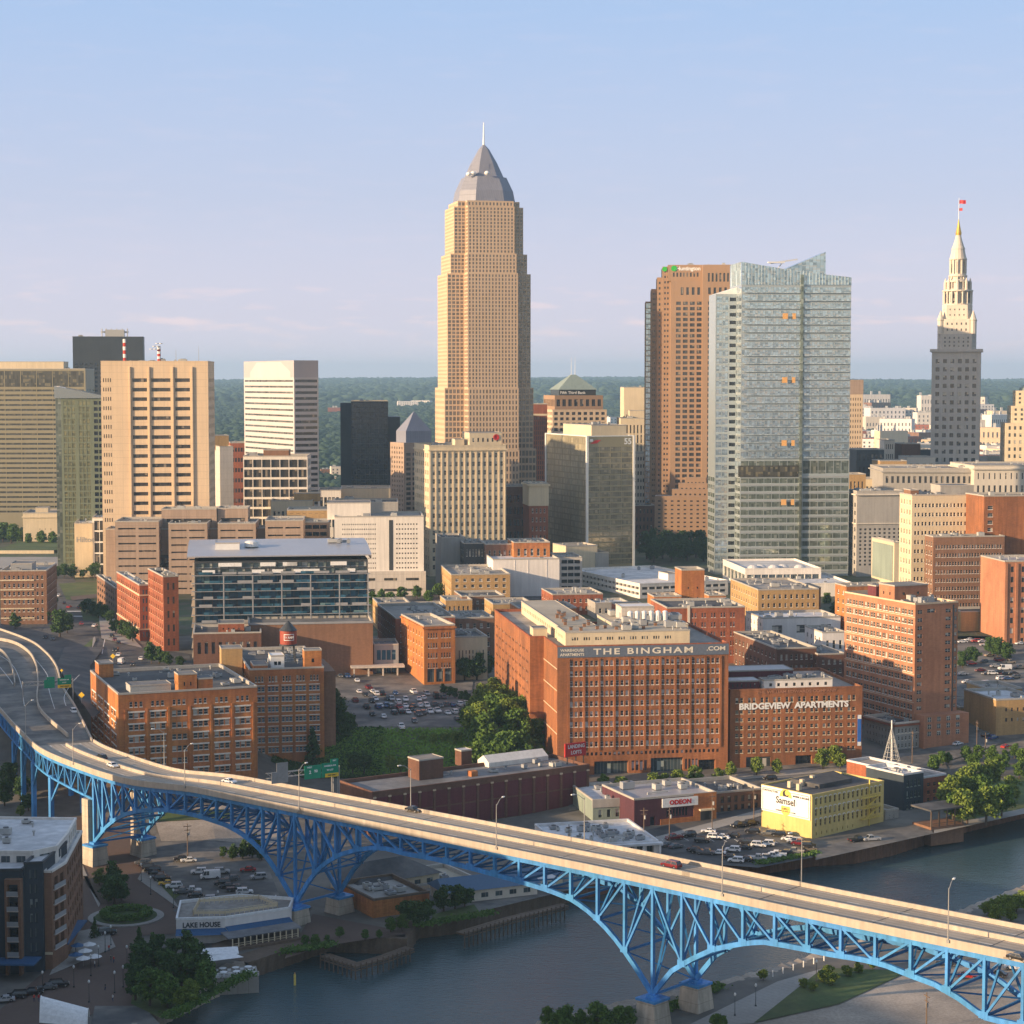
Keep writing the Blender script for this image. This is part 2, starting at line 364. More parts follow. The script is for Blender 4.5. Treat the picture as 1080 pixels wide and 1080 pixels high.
# ------------------------------------------------------------ windows and facades
WIN = {}
def win_mesh(w_, h, style, g, fr):
    key = (round(w_ / .2), round(h / .2), style, g, fr)
    if key in WIN: return WIN[key]
    w_, h = key[0] * .2, key[1] * .2
    m = MB(); win_faces(m, (0, 0, 0), (1, 0), w_, h, style); me = m.mesh('window', [g, fr]); WIN[key] = me
    return me
def win_faces(m, o, d, w_, h, style):
    """pane (slot 0) behind a frame (slot 1); d: direction along the wall, outside is to its right-hand side"""
    nx, ny = d[1], -d[0]
    def P(u, z, out): return (o[0] + d[0] * u + nx * out, o[1] + d[1] * u + ny * out, o[2] + z)
    def q(u0, z0, u1, z1, out, mi): m.poly([P(u0, z0, out), P(u1, z0, out), P(u1, z1, out), P(u0, z1, out)], mi, [(u0, z0), (u1, z0), (u1, z1), (u0, z1)])
    q(0, 0, w_, h, 0, 0)
    f = .09 if style != 'curtain' else .05
    if style == 'sash':
        q(0, 0, f, h, .05, 1); q(w_ - f, 0, w_, h, .05, 1); q(f, h - f, w_ - f, h, .05, 1); q(f, 0, w_ - f, f, .05, 1); q(f, h * .5 - .05, w_ - f, h * .5 + .05, .05, 1)
        q(-.1, -.22, w_ + .1, 0, .34, 1); m.poly([P(-.1, 0, .02), P(-.1, 0, .34), P(w_ + .1, 0, .34), P(w_ + .1, 0, .02)][::-1], 1)
    elif style == 'twin':
        q(0, 0, f, h, .05, 1); q(w_ - f, 0, w_, h, .05, 1); q(w_ / 2 - .07, 0, w_ / 2 + .07, h, .05, 1); q(f, h * .5 - .05, w_ - f, h * .5 + .05, .05, 1)
    elif style == 'curtain':
        q(0, 0, w_, .12, .06, 1); q(0, h - .12, w_, h, .06, 1)
    elif style == 'strip':
        q(0, 0, w_, f, .06, 1)
def S(**k):
    d = dict(bay=4., n=None, fl=3.7, r=None, w=.5, h=.55, mx=1., mt=1.4, mb=1., sill=.5, style='plain', g='g_dark', fr='trim_white', d=.35, sub=None, skip=None, cent=.5, maxind=100)
    d.update(k); return d
NOWIN = None
def face_rects(W, z0, z1, sp):
    out = []
    if not sp: return out
    for s in (sp if isinstance(sp, list) else [sp]):
        u0, u1 = s['mx'] if not isinstance(s['mx'], tuple) else s['mx'][0], W - (s['mx'] if not isinstance(s['mx'], tuple) else s['mx'][1])
        b0, b1 = (z0 + s['mb']), (z1 - s['mt'])
        if u1 - u0 < 1 or b1 - b0 < 1.5: continue
        n = s['n'] or max(1, round((u1 - u0) / s['bay'])); r = s['r'] or max(1, round((b1 - b0) / s['fl']))
        bw = (u1 - u0) / n; fh = (b1 - b0) / r
        for j in range(r):
            for i in range(n):
                if s['skip'] and s['skip'](i, j, n, r): continue
                for a, b in (s['sub'] or ((.5 - s['w'] / 2, .5 + s['w'] / 2),)):
                    zc = b0 + (j + .5) * fh
                    out.append((u0 + (i + a) * bw, zc - s['h'] * fh / 2, u0 + (i + b) * bw, zc + s['h'] * fh / 2, s))
    return out
class Bld:
    """A building: Empty at its base > wall, roof, coping, windows (each a part up to 100), rooftop pieces."""
    def __init__(s, name, label, cat, loc, rz, group=None):
        s.root = thing(name, label, cat, loc, rz, group); s.nw = 0; s.extra = {}
    def walls(s, poly, z0, z1, specs, wall='brick_orange', skirt=6., name='wall', base_z=None, order=None):
        m = MB(); n = len(poly)
        seq = []
        for k in range(n):
            p, q = poly[k], poly[(k + 1) % n]; L_ = math.dist(p, q)
            d = ((q[0] - p[0]) / L_, (q[1] - p[1]) / L_); sp = specs[k] if isinstance(specs, list) and k < len(specs) else (specs if isinstance(specs, dict) else None)
            rects = face_rects(L_, z0, z1, sp)
            s._face(m, p, d, L_, z0 - (skirt if z0 < 1 else 0), z1, rects)
            seq += [(p, d, r) for r in rects]
        o = m.build(name, wall, s.root)
        for p, d, (u0, a, u1, b, spc) in seq: s._window(p, d, u0, a, u1, b, spc)
        return o
    def _face(s, m, p, d, L_, z0, z1, rects):
        def P(u, z, inn=0): return (p[0] + d[0] * u - d[1] * inn, p[1] + d[1] * u + d[0] * inn, z)
        if not rects: m.poly([P(0, z0), P(L_, z0), P(L_, z1), P(0, z1)]); return
        zs = sorted({z0, z1} | {round(r[1], 3) for r in rects} | {round(r[3], 3) for r in rects})
        for a, b in zip(zs, zs[1:]):
            if b - a < 1e-3: continue
            mid = (a + b) / 2
            hol = sorted((r[0], r[2]) for r in rects if r[1] < mid < r[3])
            u = 0.
            for h0, h1 in hol:
                if h0 > u + 1e-4: m.poly([P(u, a), P(h0, a), P(h0, b), P(u, b)])
                u = max(u, h1)
            if u < L_ - 1e-4: m.poly([P(u, a), P(L_, a), P(L_, b), P(u, b)])
        for u0, a, u1, b, sp in rects:
            e = sp['d']
            m.poly([P(u0, a), P(u0, a, e), P(u0, b, e), P(u0, b)][::-1]); m.poly([P(u1, a, e), P(u1, a), P(u1, b), P(u1, b, e)][::-1])
            m.poly([P(u0, b, e), P(u1, b, e), P(u1, b), P(u0, b)][::-1]); m.poly([P(u0, a), P(u1, a), P(u1, a, e), P(u0, a, e)][::-1])
    def _window(s, p, d, u0, a, u1, b, sp):
        e = sp['d'] - .02; x = p[0] + d[0] * u0 - d[1] * e; y = p[1] + d[1] * u0 + d[0] * e
        w_, h = u1 - u0, b - a
        if s.nw < sp['maxind']:
            s.nw += 1
            me = win_mesh(w_, h, sp['style'], sp['g'], sp['fr'])
            o = link('window', me, s.root, (x, y, a), atan2(d[1], d[0]))
            kw, kh = max(1, round(w_ / .2)) * .2, max(1, round(h / .2)) * .2
            o.scale = (w_ / kw, 1, h / kh)
        else:
            k = (sp['g'], sp['fr']); m = s.extra.setdefault(k, MB()); win_faces(m, (x, y, a), d, w_, h, sp['style'])
    def top(s, poly, z, roof='roof_gravel', par=.9, inset=.45, coping='coping', name='roof'):
        inn = inset_poly(poly, inset); n = len(poly)
        MB_ = MB(); MB_.poly([(x, y, z - par) for x, y in inn]); MB_.build(name, roof, s.root)
        c = MB()
        for k in range(n):
            k2 = (k + 1) % n; (ax, ay), (bx, by) = poly[k], poly[k2]; (cx, cy), (dx, dy) = inn[k], inn[k2]
            c.poly([(ax, ay, z + .25), (bx, by, z + .25), (dx, dy, z + .25), (cx, cy, z + .25)])
            c.poly([(cx, cy, z + .25), (dx, dy, z + .25), (dx, dy, z - par), (cx, cy, z - par)])
            ox, oy = (by - ay), -(bx - ax); l = math.hypot(ox, oy) or 1; ox, oy = ox / l * .12, oy / l * .12
            c.poly([(ax + ox, ay + oy, z - .35), (bx + ox, by + oy, z - .35), (bx + ox, by + oy, z + .25), (ax + ox, ay + oy, z + .25)])
            c.poly([(ax + ox, ay + oy, z + .25), (bx + ox, by + oy, z + .25), (bx, by, z + .25), (ax, ay, z + .25)])
        c.build('coping', coping, s.root)
    def band(s, poly, z0, z1, out, mat_, name='cornice'):
        m = MB(); o = inset_poly(poly, -out); n = len(poly)
        for k in range(n):
            k2 = (k + 1) % n; a, b, c, d = o[k], o[k2], poly[k2], poly[k]
            m.poly([(*a, z0), (*b, z0), (*b, z1), (*a, z1)]); m.poly([(*a, z1), (*b, z1), (*c, z1), (*d, z1)]); m.poly([(*d, z0), (*c, z0), (*b, z0), (*a, z0)])
        m.build(name, mat_, s.root)
    def box(s, name, x0, y0, z0, x1, y1, z1, mat_):
        m = MB(); m.box(x0, y0, z0, x1, y1, z1); return m.build(name, mat_, s.root)
    def clutter(s, x0, y0, x1, y1, z, n, seed=1, big=True, pale=False):
        r = random.Random(seed)
        for k in range(n):
            x, y = r.uniform(x0, x1), r.uniform(y0, y1); t = r.random(); m = MB()
            a = r.choice((1.2, 1.8, 2.4, 3.2)) * (1.3 if big else .8); b = a * r.uniform(.6, 1.2); h = r.uniform(.8, 1.9) * (1.2 if big else .8)
            if t < .5:
                m.box(x, y, z + .25, x + a, y + b, z + .25 + h, 0); m.box(x + .2, y + .2, z, x + a - .2, y + b - .2, z + .25, 1)
                m.lathe([(min(a, b) * .36, h + .25), (min(a, b) * .36, h + .5), (min(a, b) * .2, h + .5)], 10, 1, (x + a / 2, y + b / 2, z)); m.build('air_conditioner', ['hvac' if (pale or r.random() < .6) else 'metal_grey', 'hvac_dark'], s.root)
            elif t < .72:
                m.lathe([(.22, 0), (.22, .9), (.42, .95), (.42, 1.25), (.1, 1.4)], 8, 0, (x, y, z)); m.build('vent_pipe', 'hvac', s.root)
            elif t < .88:
                m.box(x, y, z, x + a, y + a * .8, z + .35, 0); m.poly([(x, y, z + .35), (x + a, y, z + .35), (x + a, y + a * .4, z + .9), (x, y + a * .4, z + .9)], 1); m.poly([(x + a, y + a * .8, z + .35), (x, y + a * .8, z + .35), (x, y + a * .4, z + .9), (x + a, y + a * .4, z + .9)], 1)
                m.poly([(x, y + a * .8, z + .35), (x, y, z + .35), (x, y + a * .4, z + .9)]); m.poly([(x + a, y, z + .35), (x + a, y + a * .8, z + .35), (x + a, y + a * .4, z + .9)])
                m.build('skylight', ['hvac', 'roof_grey'], s.root)
            else:
                L_ = r.uniform(3, 8); m.bar((x, y, z + .5), (min(x + L_, x1), y, z + .5), .35, .35); m.box(x - .1, y - .25, z, x + .4, y + .25, z + .3); m.build('roof_duct', 'hvac', s.root)
    def pent(s, x0, y0, x1, y1, z, h, wall, roof='roof_grey', name='penthouse', win=None):
        m = MB(); P = [(x0, y0), (x1, y0), (x1, y1), (x0, y1)]
        s.nsave = s.nw; s.nw = 999
        rects = []
        for k in range(4):
            p, q = P[k], P[(k + 1) % 4]; L_ = math.dist(p, q); d = ((q[0] - p[0]) / L_, (q[1] - p[1]) / L_)
            rr = face_rects(L_, z, z + h, win) if win else []; s._face(m, p, d, L_, z - 1.2, z + h, rr); rects += [(p, d, r) for r in rr]
        m.poly([(a, b, z + h) for a, b in P], 1)
        for k in range(4):
            a, b = P[k], P[(k + 1) % 4]
        m.box(x0 - .12, y0 - .12, z + h - .3, x1 + .12, y0, z + h + .2, 2); m.box(x0 - .12, y1, z + h - .3, x1 + .12, y1 + .12, z + h + .2, 2)
        m.box(x0 - .12, y0, z + h - .3, x0, y1, z + h + .2, 2); m.box(x1, y0, z + h - .3, x1 + .12, y1, z + h + .2, 2)
        o = m.build(name, [wall, roof, 'coping'], s.root)
        for p, d, (u0, a, u1, b, sp) in rects:
            e = sp['d'] - .02; mm = MB(); win_faces(mm, (p[0] + d[0] * u0 - d[1] * e, p[1] + d[1] * u0 + d[0] * e, a), d, u1 - u0, b - a, sp['style']); mm.build('window', [sp['g'], sp['fr']], o)
        s.nw = s.nsave; return o
    def done(s):
        for (g, fr), m in s.extra.items(): stuff(m.build('window_grid', [g, fr], s.root))
        s.extra = {}; return s
def inset_poly(poly, t):
    n = len(poly); out = []
    for k in range(n):
        p0, p1, p2 = poly[k - 1], poly[k], poly[(k + 1) % n]
        d1 = (p1[0] - p0[0], p1[1] - p0[1]); d2 = (p2[0] - p1[0], p2[1] - p1[1]); l1 = math.hypot(*d1) or 1; l2 = math.hypot(*d2) or 1
        n1 = (-d1[1] / l1, d1[0] / l1); n2 = (-d2[1] / l2, d2[0] / l2); den = 1 + n1[0] * n2[0] + n1[1] * n2[1]
        if den < .2: den = .2
        out.append((p1[0] + (n1[0] + n2[0]) / den * t, p1[1] + (n1[1] + n2[1]) / den * t))
    return out
def plan(pxc, D, ang, front, side, side_is='L', py=600):
    """front-left base corner, width and depth of a rectangular building from its visible corner and the photo columns of its ends"""
    cx, cy = AX(pxc, D, py), D; a = R(ang); wx, wy = cos(a), sin(a); dx, dy = -sin(a), cos(a)
    def solve(px, vx, vy):
        u = AX(px, 1., py); den = vx - u * vy
        return (u * cy - cx) / den
    W = abs(front[1]) if isinstance(front, tuple) else abs(solve(front, wx, wy))
    Ld = side[1] if isinstance(side, tuple) else abs(solve(side, dx, dy))
    if side_is == 'L': ox, oy = cx, cy
    else: ox, oy = cx - W * wx, cy - W * wy
    return ox, oy, W, Ld
def rect_bld(name, label, cat, pxc, D, ytop, ang, front, side, zb, spf, sps, wall='brick_orange', roof='roof_gravel', side_is='L', par=.9,
             cl=8, coping='coping', top=True, back=None, py=600, seed=None, group=None, maxL=None, skirt=6.):
    ox, oy, W, Ld = plan(pxc, D, ang, front, side, side_is, py)
    if maxL: Ld = min(Ld, maxL)
    H = ZP(ytop, D) - zb
    b = Bld(name, label, cat, (ox, oy, zb), R(ang), group); b.W, b.L, b.H = W, Ld, H
    P = b.P = [(0, 0), (W, 0), (W, Ld), (0, Ld)]
    other = sps if not isinstance(sps, tuple) else sps[1]; vis = sps if not isinstance(sps, tuple) else sps[0]
    sp = [spf, vis if side_is == 'R' else other, back, vis if side_is == 'L' else other]
    # rooms on the visible faces first, so that they are the individual parts
    if side_is == 'L': P2 = P[3:] + P[:3]; sp2 = sp[3:] + sp[:3]
    else: P2, sp2 = P, sp
    b.walls(P2, 0, H, sp2, wall, skirt=skirt)
    if top: b.top(P, H, roof, par, coping=coping)
    if cl: b.clutter(2, 2, max(3, W - 5), max(3, Ld - 5), H - par, cl, seed or int(pxc * 7 + ytop), big=W > 25)
    return b
def text(s, parent, loc, rz, size, mat_, name='lettering', align='CENTER', bold=.012, sx=1., tilt=pi / 2, ext=.03, space=1.):
    c = bpy.data.curves.new(name, 'FONT'); c.body = s; c.size = size; c.align_x = align; c.align_y = 'CENTER'; c.extrude = ext; c.offset = bold * size
    c.space_character = space; c.materials.append(M(mat_)); c.resolution_u = 3
    t0_ = bpy.data.objects.new(name, c); me_ = bpy.data.meshes.new_from_object(t0_); bpy.data.objects.remove(t0_); me_.name = 'txt_' + s; o = bpy.data.objects.new(name, me_); COL.objects.link(o); o.parent = parent; o.location = loc; o.rotation_euler = (tilt, 0, rz); o.scale = (sx, 1, 1); return o
# ------------------------------------------------------------ trees
def tree_meshes(kind, seed, h, r, lm):
    g = np.random.default_rng(seed); rr = random.Random(seed)
    t = MB(); top = h * (.55 if kind != 'cone' else .9)
    t.tube((0, 0, -.6), (.1, .05, top * .5), h * .035, 7, 0, h * .026); t.tube((.1, .05, top * .5), (0, .1, top), h * .026, 7, 0, h * .008)
    for k in range(7 if kind != 'cone' else 0):
        a = rr.uniform(0, 6.28); z = top * rr.uniform(.45, .9); l = r * rr.uniform(.4, .75)
        t.tube((.05, .05, z), (cos(a) * l, sin(a) * l, z + l * .7), h * .014, 5, 0, h * .004)
    # clumps: many small leaf faces spread through uneven lobes
    lob = []
    if kind == 'cone':
        for k in range(26): f = k / 26; rad = r * (1 - f) ** .8; a = rr.uniform(0, 6.28); lob.append((cos(a) * rad * .45, sin(a) * rad * .45, h * (.12 + .84 * f), max(.35, rad * .62), max(.5, h * .07)))
    else:
        for k in range(24):
            a = rr.uniform(0, 6.28); e = rr.random() ** .6; z = h * rr.uniform(.26, .88); q = sqrt(max(.08, 1 - ((z / h - .52) / .42) ** 2))
            lob.append((cos(a) * r * .68 * e * q, sin(a) * r * .68 * e * q, z, r * rr.uniform(.18, .42), r * rr.uniform(.15, .34)))
    N = 2600 if kind != 'cone' else 1500
    li = g.integers(0, len(lob), N); Lb = np.array(lob)[li]
    d = g.normal(size=(N, 3)); d /= np.linalg.norm(d, axis=1)[:, None]; rad = g.uniform(.35, 1.22, N)[:, None]
    c = Lb[:, :3] + d * rad * np.stack([Lb[:, 3], Lb[:, 3], Lb[:, 4]], 1)
    s_ = g.uniform(.20, .52, N)[:, None] * (r / 4.2) ** .6
    n_ = d + g.normal(size=(N, 3)) * .9; n_ /= np.linalg.norm(n_, axis=1)[:, None]
    a = np.cross(n_, g.normal(size=(N, 3))); a /= np.linalg.norm(a, axis=1)[:, None]; b = np.cross(n_, a)
    V = np.stack([c - a * s_ , c - b * s_ * .8, c + a * s_, c + b * s_ * .8 + n_ * s_ * .3], 1).reshape(-1, 3)
    me = bpy.data.meshes.new('crown'); F = np.arange(N * 4).reshape(-1, 4)
    me.from_pydata(V.tolist(), [], F.tolist()); me.materials.append(M(lm)); me.update()
    return t.mesh('trunk', ['bark']), me
TREES = {}
def tree(kind, x, y, z, h, label, group=None, name='tree'):
    k = (kind, rnd.randrange(3))
    if k not in TREES:
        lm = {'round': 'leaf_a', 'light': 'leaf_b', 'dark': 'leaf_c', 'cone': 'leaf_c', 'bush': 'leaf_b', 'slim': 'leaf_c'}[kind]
        TREES[k] = tree_meshes('cone' if kind == 'cone' else 'round', hash(kind[0]) % 1 + k[1] * 13 + len(kind) * 5, 10., {'cone': 2.6, 'bush': 5.2, 'slim': 2.9}.get(kind, 4.3), lm)
    t_, c_ = TREES[k]
    o = thing(name, label, 'bush' if name == 'bush' else 'tree', (x, y, z), rnd.uniform(0, 6.28), group); o.scale = (h / 10,) * 3
    link('trunk', t_, o); link('crown', c_, o); return o
# ------------------------------------------------------------ cars
def car_body(kind, col):
    L_, W, H = {'sedan': (4.6, 1.8, 1.42), 'suv': (4.7, 1.9, 1.75), 'pickup': (5.6, 2.0, 1.85), 'van': (5.6, 2.1, 2.4), 'hatch': (4.1, 1.75, 1.5)}[kind]
    hb = {'sedan': .85, 'suv': 1.0, 'pickup': 1.05, 'van': 1.15, 'hatch': .9}[kind]
    m = MB(); x0, x1 = -L_ / 2, L_ / 2; g = .28
    # side outline of the lower body, with wheel arches
    def arch(cx, r=.40): return [(cx + r * cos(t), g + .08 + r * sin(t)) for t in np.linspace(pi, 0, 6)]
    fr, rw = x1 - .85, x0 + .9
    low = [(x0, g + .05)] + arch(rw) + arch(fr) + [(x1, g + .08), (x1 + .02, hb * .72), (x1 - .12, hb * .86)]
    roofl = {'sedan': [(x1 - 1.35, hb), (x1 - 1.95, H), (x0 + 1.35, H - .02), (x0 + .65, hb + .04), (x0 + .05, hb - .02)], 'hatch': [(x1 - 1.1, hb), (x1 - 1.65, H), (x0 + .7, H - .03), (x0 + .15, hb + .04), (x0, hb - .06)],
             'suv': [(x1 - 1.15, hb), (x1 - 1.75, H), (x0 + .45, H - .03), (x0 + .1, hb + .1), (x0, hb - .06)], 'pickup': [(x1 - 1.35, hb), (x1 - 1.85, H), (x1 - 3.2, H), (x1 - 3.4, hb), (x0, hb)], 'van': [(x1 - .55, hb), (x1 - 1.1, H), (x0 + .1, H), (x0, H - .2)]}[kind]
    prof = low + [(x1 - .25, hb * .95)] + roofl
    n = len(prof)
    def half(z): return W / 2 - (max(0, z - hb) / max(.3, H - hb)) * .22
    i = len(m.v)
    for sgn in (-1, 1):
        for x, z in prof: m.v.append((x, sgn * half(z), z))
    for k in range(n):
        k2 = (k + 1) % n; m.f.append((i + k, i + k2, i + n + k2, i + n + k)); m.m.append(0); m.uv.append([(0, 0)] * 4)
    m.f.append(tuple(i + k for k in range(n))[::-1]); m.m.append(0); m.uv.append([(0, 0)] * n)
    m.f.append(tuple(i + n + k for k in range(n))); m.m.append(0); m.uv.append([(0, 0)] * n)
    # windows: windscreen, rear screen, side glass, a few millimetres proud
    gl = MB(); a, b, c, d = roofl[0], roofl[1], roofl[2], roofl[3]
    def scr(p, q, t0=.12, t1=.9, off=.03):
        nx, nz = (q[1] - p[1]), -(q[0] - p[0]); l = math.hypot(nx, nz) or 1; nx, nz = nx / l * off, nz / l * off
        if nz < 0: nx, nz = -nx, -nz
        A = (p[0] + (q[0] - p[0]) * t0 + nx, p[1] + (q[1] - p[1]) * t0 + nz); B = (p[0] + (q[0] - p[0]) * t1 + nx, p[1] + (q[1] - p[1]) * t1 + nz)
        gl.poly([(A[0], half(A[1]) - .1, A[1]), (A[0], -half(A[1]) + .1, A[1]), (B[0], -half(B[1]) + .1, B[1]), (B[0], half(B[1]) - .1, B[1])])
    scr(a, b)
    if kind != 'van': scr(d, c)
    zt, zb_ = H - .12, hb + .05
    def xat(p, q, z): return p[0] + (q[0] - p[0]) * (z - p[1]) / ((q[1] - p[1]) or 1)
    xa, xb = xat(a, b, zb_) - .12, xat(a, b, zt) - .1; xc, xd = (xat(d, c, zt) + .1, xat(d, c, zb_) + .15) if kind != 'van' else (x1 - 2.4, x1 - 2.4)
    for sgn in (-1, 1):
        for f0, f1 in ((0, .48), (.53, 1)):
            P = [(xa + (xd - xa) * f0, zb_), (xa + (xd - xa) * f1, zb_), (xb + (xc - xb) * f1, zt), (xb + (xc - xb) * f0, zt)]
            q = [(x, sgn * (half(z) + .02), z) for x, z in P]; gl.poly(q if sgn > 0 else q[::-1])
    li = MB(); tl = MB()
    for sgn in (-1, 1):
        li.box(x1 - .06, sgn * (W / 2 - .28) - .2, hb * .62, x1 + .035, sgn * (W / 2 - .28) + .2, hb * .82); tl.box(x0 - .03, sgn * (W / 2 - .22) - .16, hb * .65, x0 + .05, sgn * (W / 2 - .22) + .16, hb * .9)
    wh = MB()
    for r0, r1, y0, y1 in ((.34, .34, -.11, .11),): wh.tube((0, -.11, 0), (0, .11, 0), .34, 12); wh.tube((0, -.125, 0), (0, .125, 0), .19, 8, 1)
    return m, gl, li, tl, wh, fr, rw, W
CARCOL = {'white': (.78, .78, .77), 'black': (.02, .02, .022), 'silver': (.42, .43, .44), 'grey': (.13, .135, .14), 'red': (.38, .02, .015), 'blue': (.03, .08, .22), 'yellow': (.72, .42, .02), 'maroon': (.16, .015, .02), 'tan': (.36, .30, .22)}
for c_, v_ in CARCOL.items(): flat('paint_car_' + c_, v_, .25, 0, .6)
flat('car_glass', (.02, .025, .03), .08, 0, .8); flat('head_lamp', (.7, .7, .66), .2); flat('tail_lamp', (.35, .01, .01), .3); flat('hubcap', (.35, .35, .36), .35, .5)
CARS = {}
def car(kind, col, x, y, z, rz, label, where=None, simple=False, cat=None):
    k = (kind, col, simple)
    nm = {'pickup': 'pickup_truck', 'van': 'van'}.get(kind, 'parked_car' if where else 'car')
    if k not in CARS:
        b, gl, li, tl, wh, fr, rw, W = car_body(kind, col); mt = 'paint_car_' + col
        if simple:
            for src, mi in ((gl, 1), (tl, 3), (li, 4)):
                i = len(b.v); b.v += src.v; b.f += [tuple(i + q for q in f) for f in src.f]; b.m += [mi] * len(src.f); b.uv += src.uv
            for cx in (fr, rw):
                for sg in (-1, 1): b.tube((cx, sg * (W / 2 - .22), .34), (cx, sg * (W / 2 - .01), .34), .34, 10, 2)
            CARS[k] = b.mesh('car', [mt, 'car_glass', 'tyre', 'tail_lamp', 'head_lamp'])
        else:
            CARS[k] = (b.mesh('body', [mt]), gl.mesh('window', ['car_glass']), li.mesh('headlight', ['head_lamp']), tl.mesh('tail_light', ['tail_lamp']), wh.mesh('wheel', ['tyre', 'hubcap']), fr, rw, W)
    cat = cat or {'pickup': 'pickup truck', 'van': 'van'}.get(kind, 'car')
    if simple: o = tag(link(nm, CARS[k], None, (x, y, z), rz), label, cat)
    else:
        b, gl, li, tl, wh, fr, rw, W = CARS[k]; o = thing(nm, label, cat, (x, y, z), rz)
        link('body', b, o); link('window', gl, o); link('headlight', li, o); link('tail_light', tl, o)
        for cx in (fr, rw):
            for sg in (-1, 1): link('wheel', wh, o, (cx, sg * (W / 2 - .12), .34))
    return o
COLS = ['white'] * 3 + ['black'] * 9 + ['silver'] * 3 + ['grey'] * 7 + ['red'] * 1 + ['blue'] * 2 + ['maroon'] + ['tan']
KND = ['sedan', 'suv', 'suv', 'sedan', 'hatch', 'sedan', 'pickup']
WORD = {'sedan': 'sedan', 'suv': 'sport utility car', 'hatch': 'hatchback', 'pickup': 'pickup truck', 'van': 'van'}
# ------------------------------------------------------------ ground
XN = [-600, -150, -90, -74, 4, 22, 80, 150, 250, 700]
YN = [0, 560, 640, 690, 706, 800, 900, 5000]
HT = [[4, 4, 9, 18, 22, 26, 26, 26], [4, 4, 8, 15, 21, 26, 26, 26], [4, 4, 9, 15, 20, 24.5, 26, 26], [4, 4, 5, 5.5, 20, 21, 26, 26], [4, 4, 5, 5.5, 20, 21, 26, 26],
      [4, 4, 6, 9, 12, 20, 26, 26], [4, 4, 6, 9, 11, 19, 26, 26], [4, 4, 6, 8.5, 9.5, 17, 24, 26], [4, 4, 6, 8.5, 9.5, 17, 24, 26], [4, 4, 6, 8.5, 9.5, 17, 24, 26]]
HT = np.array(HT, float)
def ground_h(x, y):
    x = np.asarray(x, float); y = np.asarray(y, float)
    i = np.clip(np.searchsorted(XN, x) - 1, 0, len(XN) - 2); j = np.clip(np.searchsorted(YN, y) - 1, 0, len(YN) - 2)
    X, Y = np.array(XN, float), np.array(YN, float)
    fx = np.clip((x - X[i]) / (X[i + 1] - X[i]), 0, 1); fy = np.clip((y - Y[j]) / (Y[j + 1] - Y[j]), 0, 1)
    return (HT[i, j] * (1 - fx) + HT[i + 1, j] * fx) * (1 - fy) + (HT[i, j + 1] * (1 - fx) + HT[i + 1, j + 1] * fx) * fy
def gh(x, y): return float(ground_h(x, y))
def GG(px, py, dz=0.0):
    """where the sight line through a photo point meets the ground"""
    z = 10.
    for _ in range(25): x, y = G(px, py, z); z = z * .5 + .5 * gh(x, y)
    return x, y, z + dz
FARB = [(100, 1300), (150, 1100), (176, 1078), (215, 1058), (262, 1033), (300, 1020), (345, 1004), (430, 1007), (441, 990), (490, 984), (520, 973), (560, 963), (600, 951), (660, 938), (700, 928), (805, 922), (858, 914), (902, 911), (940, 903), (974, 892), (1019, 878), (1080, 863)]
NEARB = [(500, 1300), (562, 1096), (640, 1076), (700, 1064), (753, 1052), (811, 1036), (882, 1013), (940, 997), (1000, 978), (1040, 961), (1080, 946)]
far_b = [G(*p) for p in FARB] + [(300, 770), (420, 900)]; near_b = [G(*p) for p in NEARB] + [(290, 650), (700, 800)]
river = near_b + [(700, 1000)] + far_b[::-1]
def inpoly(x, y, poly):
    ins = np.zeros(np.shape(x), bool); n = len(poly)
    for k in range(n):
        (x0, y0), (x1, y1) = poly[k], poly[(k + 1) % n]
        if y0 == y1: continue
        c = ((y0 > y) != (y1 > y)) & (x < (x1 - x0) * (y - y0) / (y1 - y0) + x0); ins ^= c
    return ins
def sheet(name, xs, ys, zf, mats, mi=None):
    X, Y = np.meshgrid(xs, ys); Z = zf(X, Y); V = np.stack([X, Y, Z], -1).reshape(-1, 3)
    nx, ny = len(xs), len(ys); I = np.arange(nx * ny).reshape(ny, nx)
    F = np.stack([I[:-1, :-1], I[:-1, 1:], I[1:, 1:], I[1:, :-1]], -1).reshape(-1, 4)
    me = bpy.data.meshes.new(name); me.vertices.add(len(V)); me.vertices.foreach_set('co', V.ravel()); me.loops.add(F.size); me.loops.foreach_set('vertex_index', F.ravel())
    me.polygons.add(len(F)); me.polygons.foreach_set('loop_start', np.arange(0, F.size, 4)); me.update(calc_edges=True)
    for m in mats: me.materials.append(M(m))
    me.polygons.foreach_set('use_smooth', [False] * len(F))
    return link(name, me)
def zg(X, Y):
    Z = ground_h(X, Y); r = np.zeros(X.shape, bool)
    for a, b in ((0, 0), (2.4, 0), (-2.4, 0), (0, 2.4), (0, -2.4), (1.7, 1.7), (-1.7, 1.7), (1.7, -1.7), (-1.7, -1.7)): r |= inpoly(X + a, Y + b, river)
    return np.where(r, -3., Z)
surf('city_ground', (.13, .12, .105), var=.25, streak=0, fine=.12, second=(.17, .155, .13), bump=.05)
surf('far_ground', (.06, .085, .035), var=.3, streak=0, fine=.01, patch=.002, second=(.11, .10, .07), bump=0)
structure(sheet('ground', np.arange(-330, 421, 2.5), np.arange(240, 921, 2.5), zg, ['city_ground']))
def zfar(X, Y):
    d = np.hypot(X, Y)
    z = 26 + np.interp(d, [2500, 6000, 9500, 14000, 20000, 30000], [0, 34, 75, 112, 96, 60])
    z = z + np.clip((d - 2500) / 5000, 0, 1) * 9 * (np.sin(X / 900. + 1) + np.sin(X / 420. + Y / 1300.) * .6)
    return z
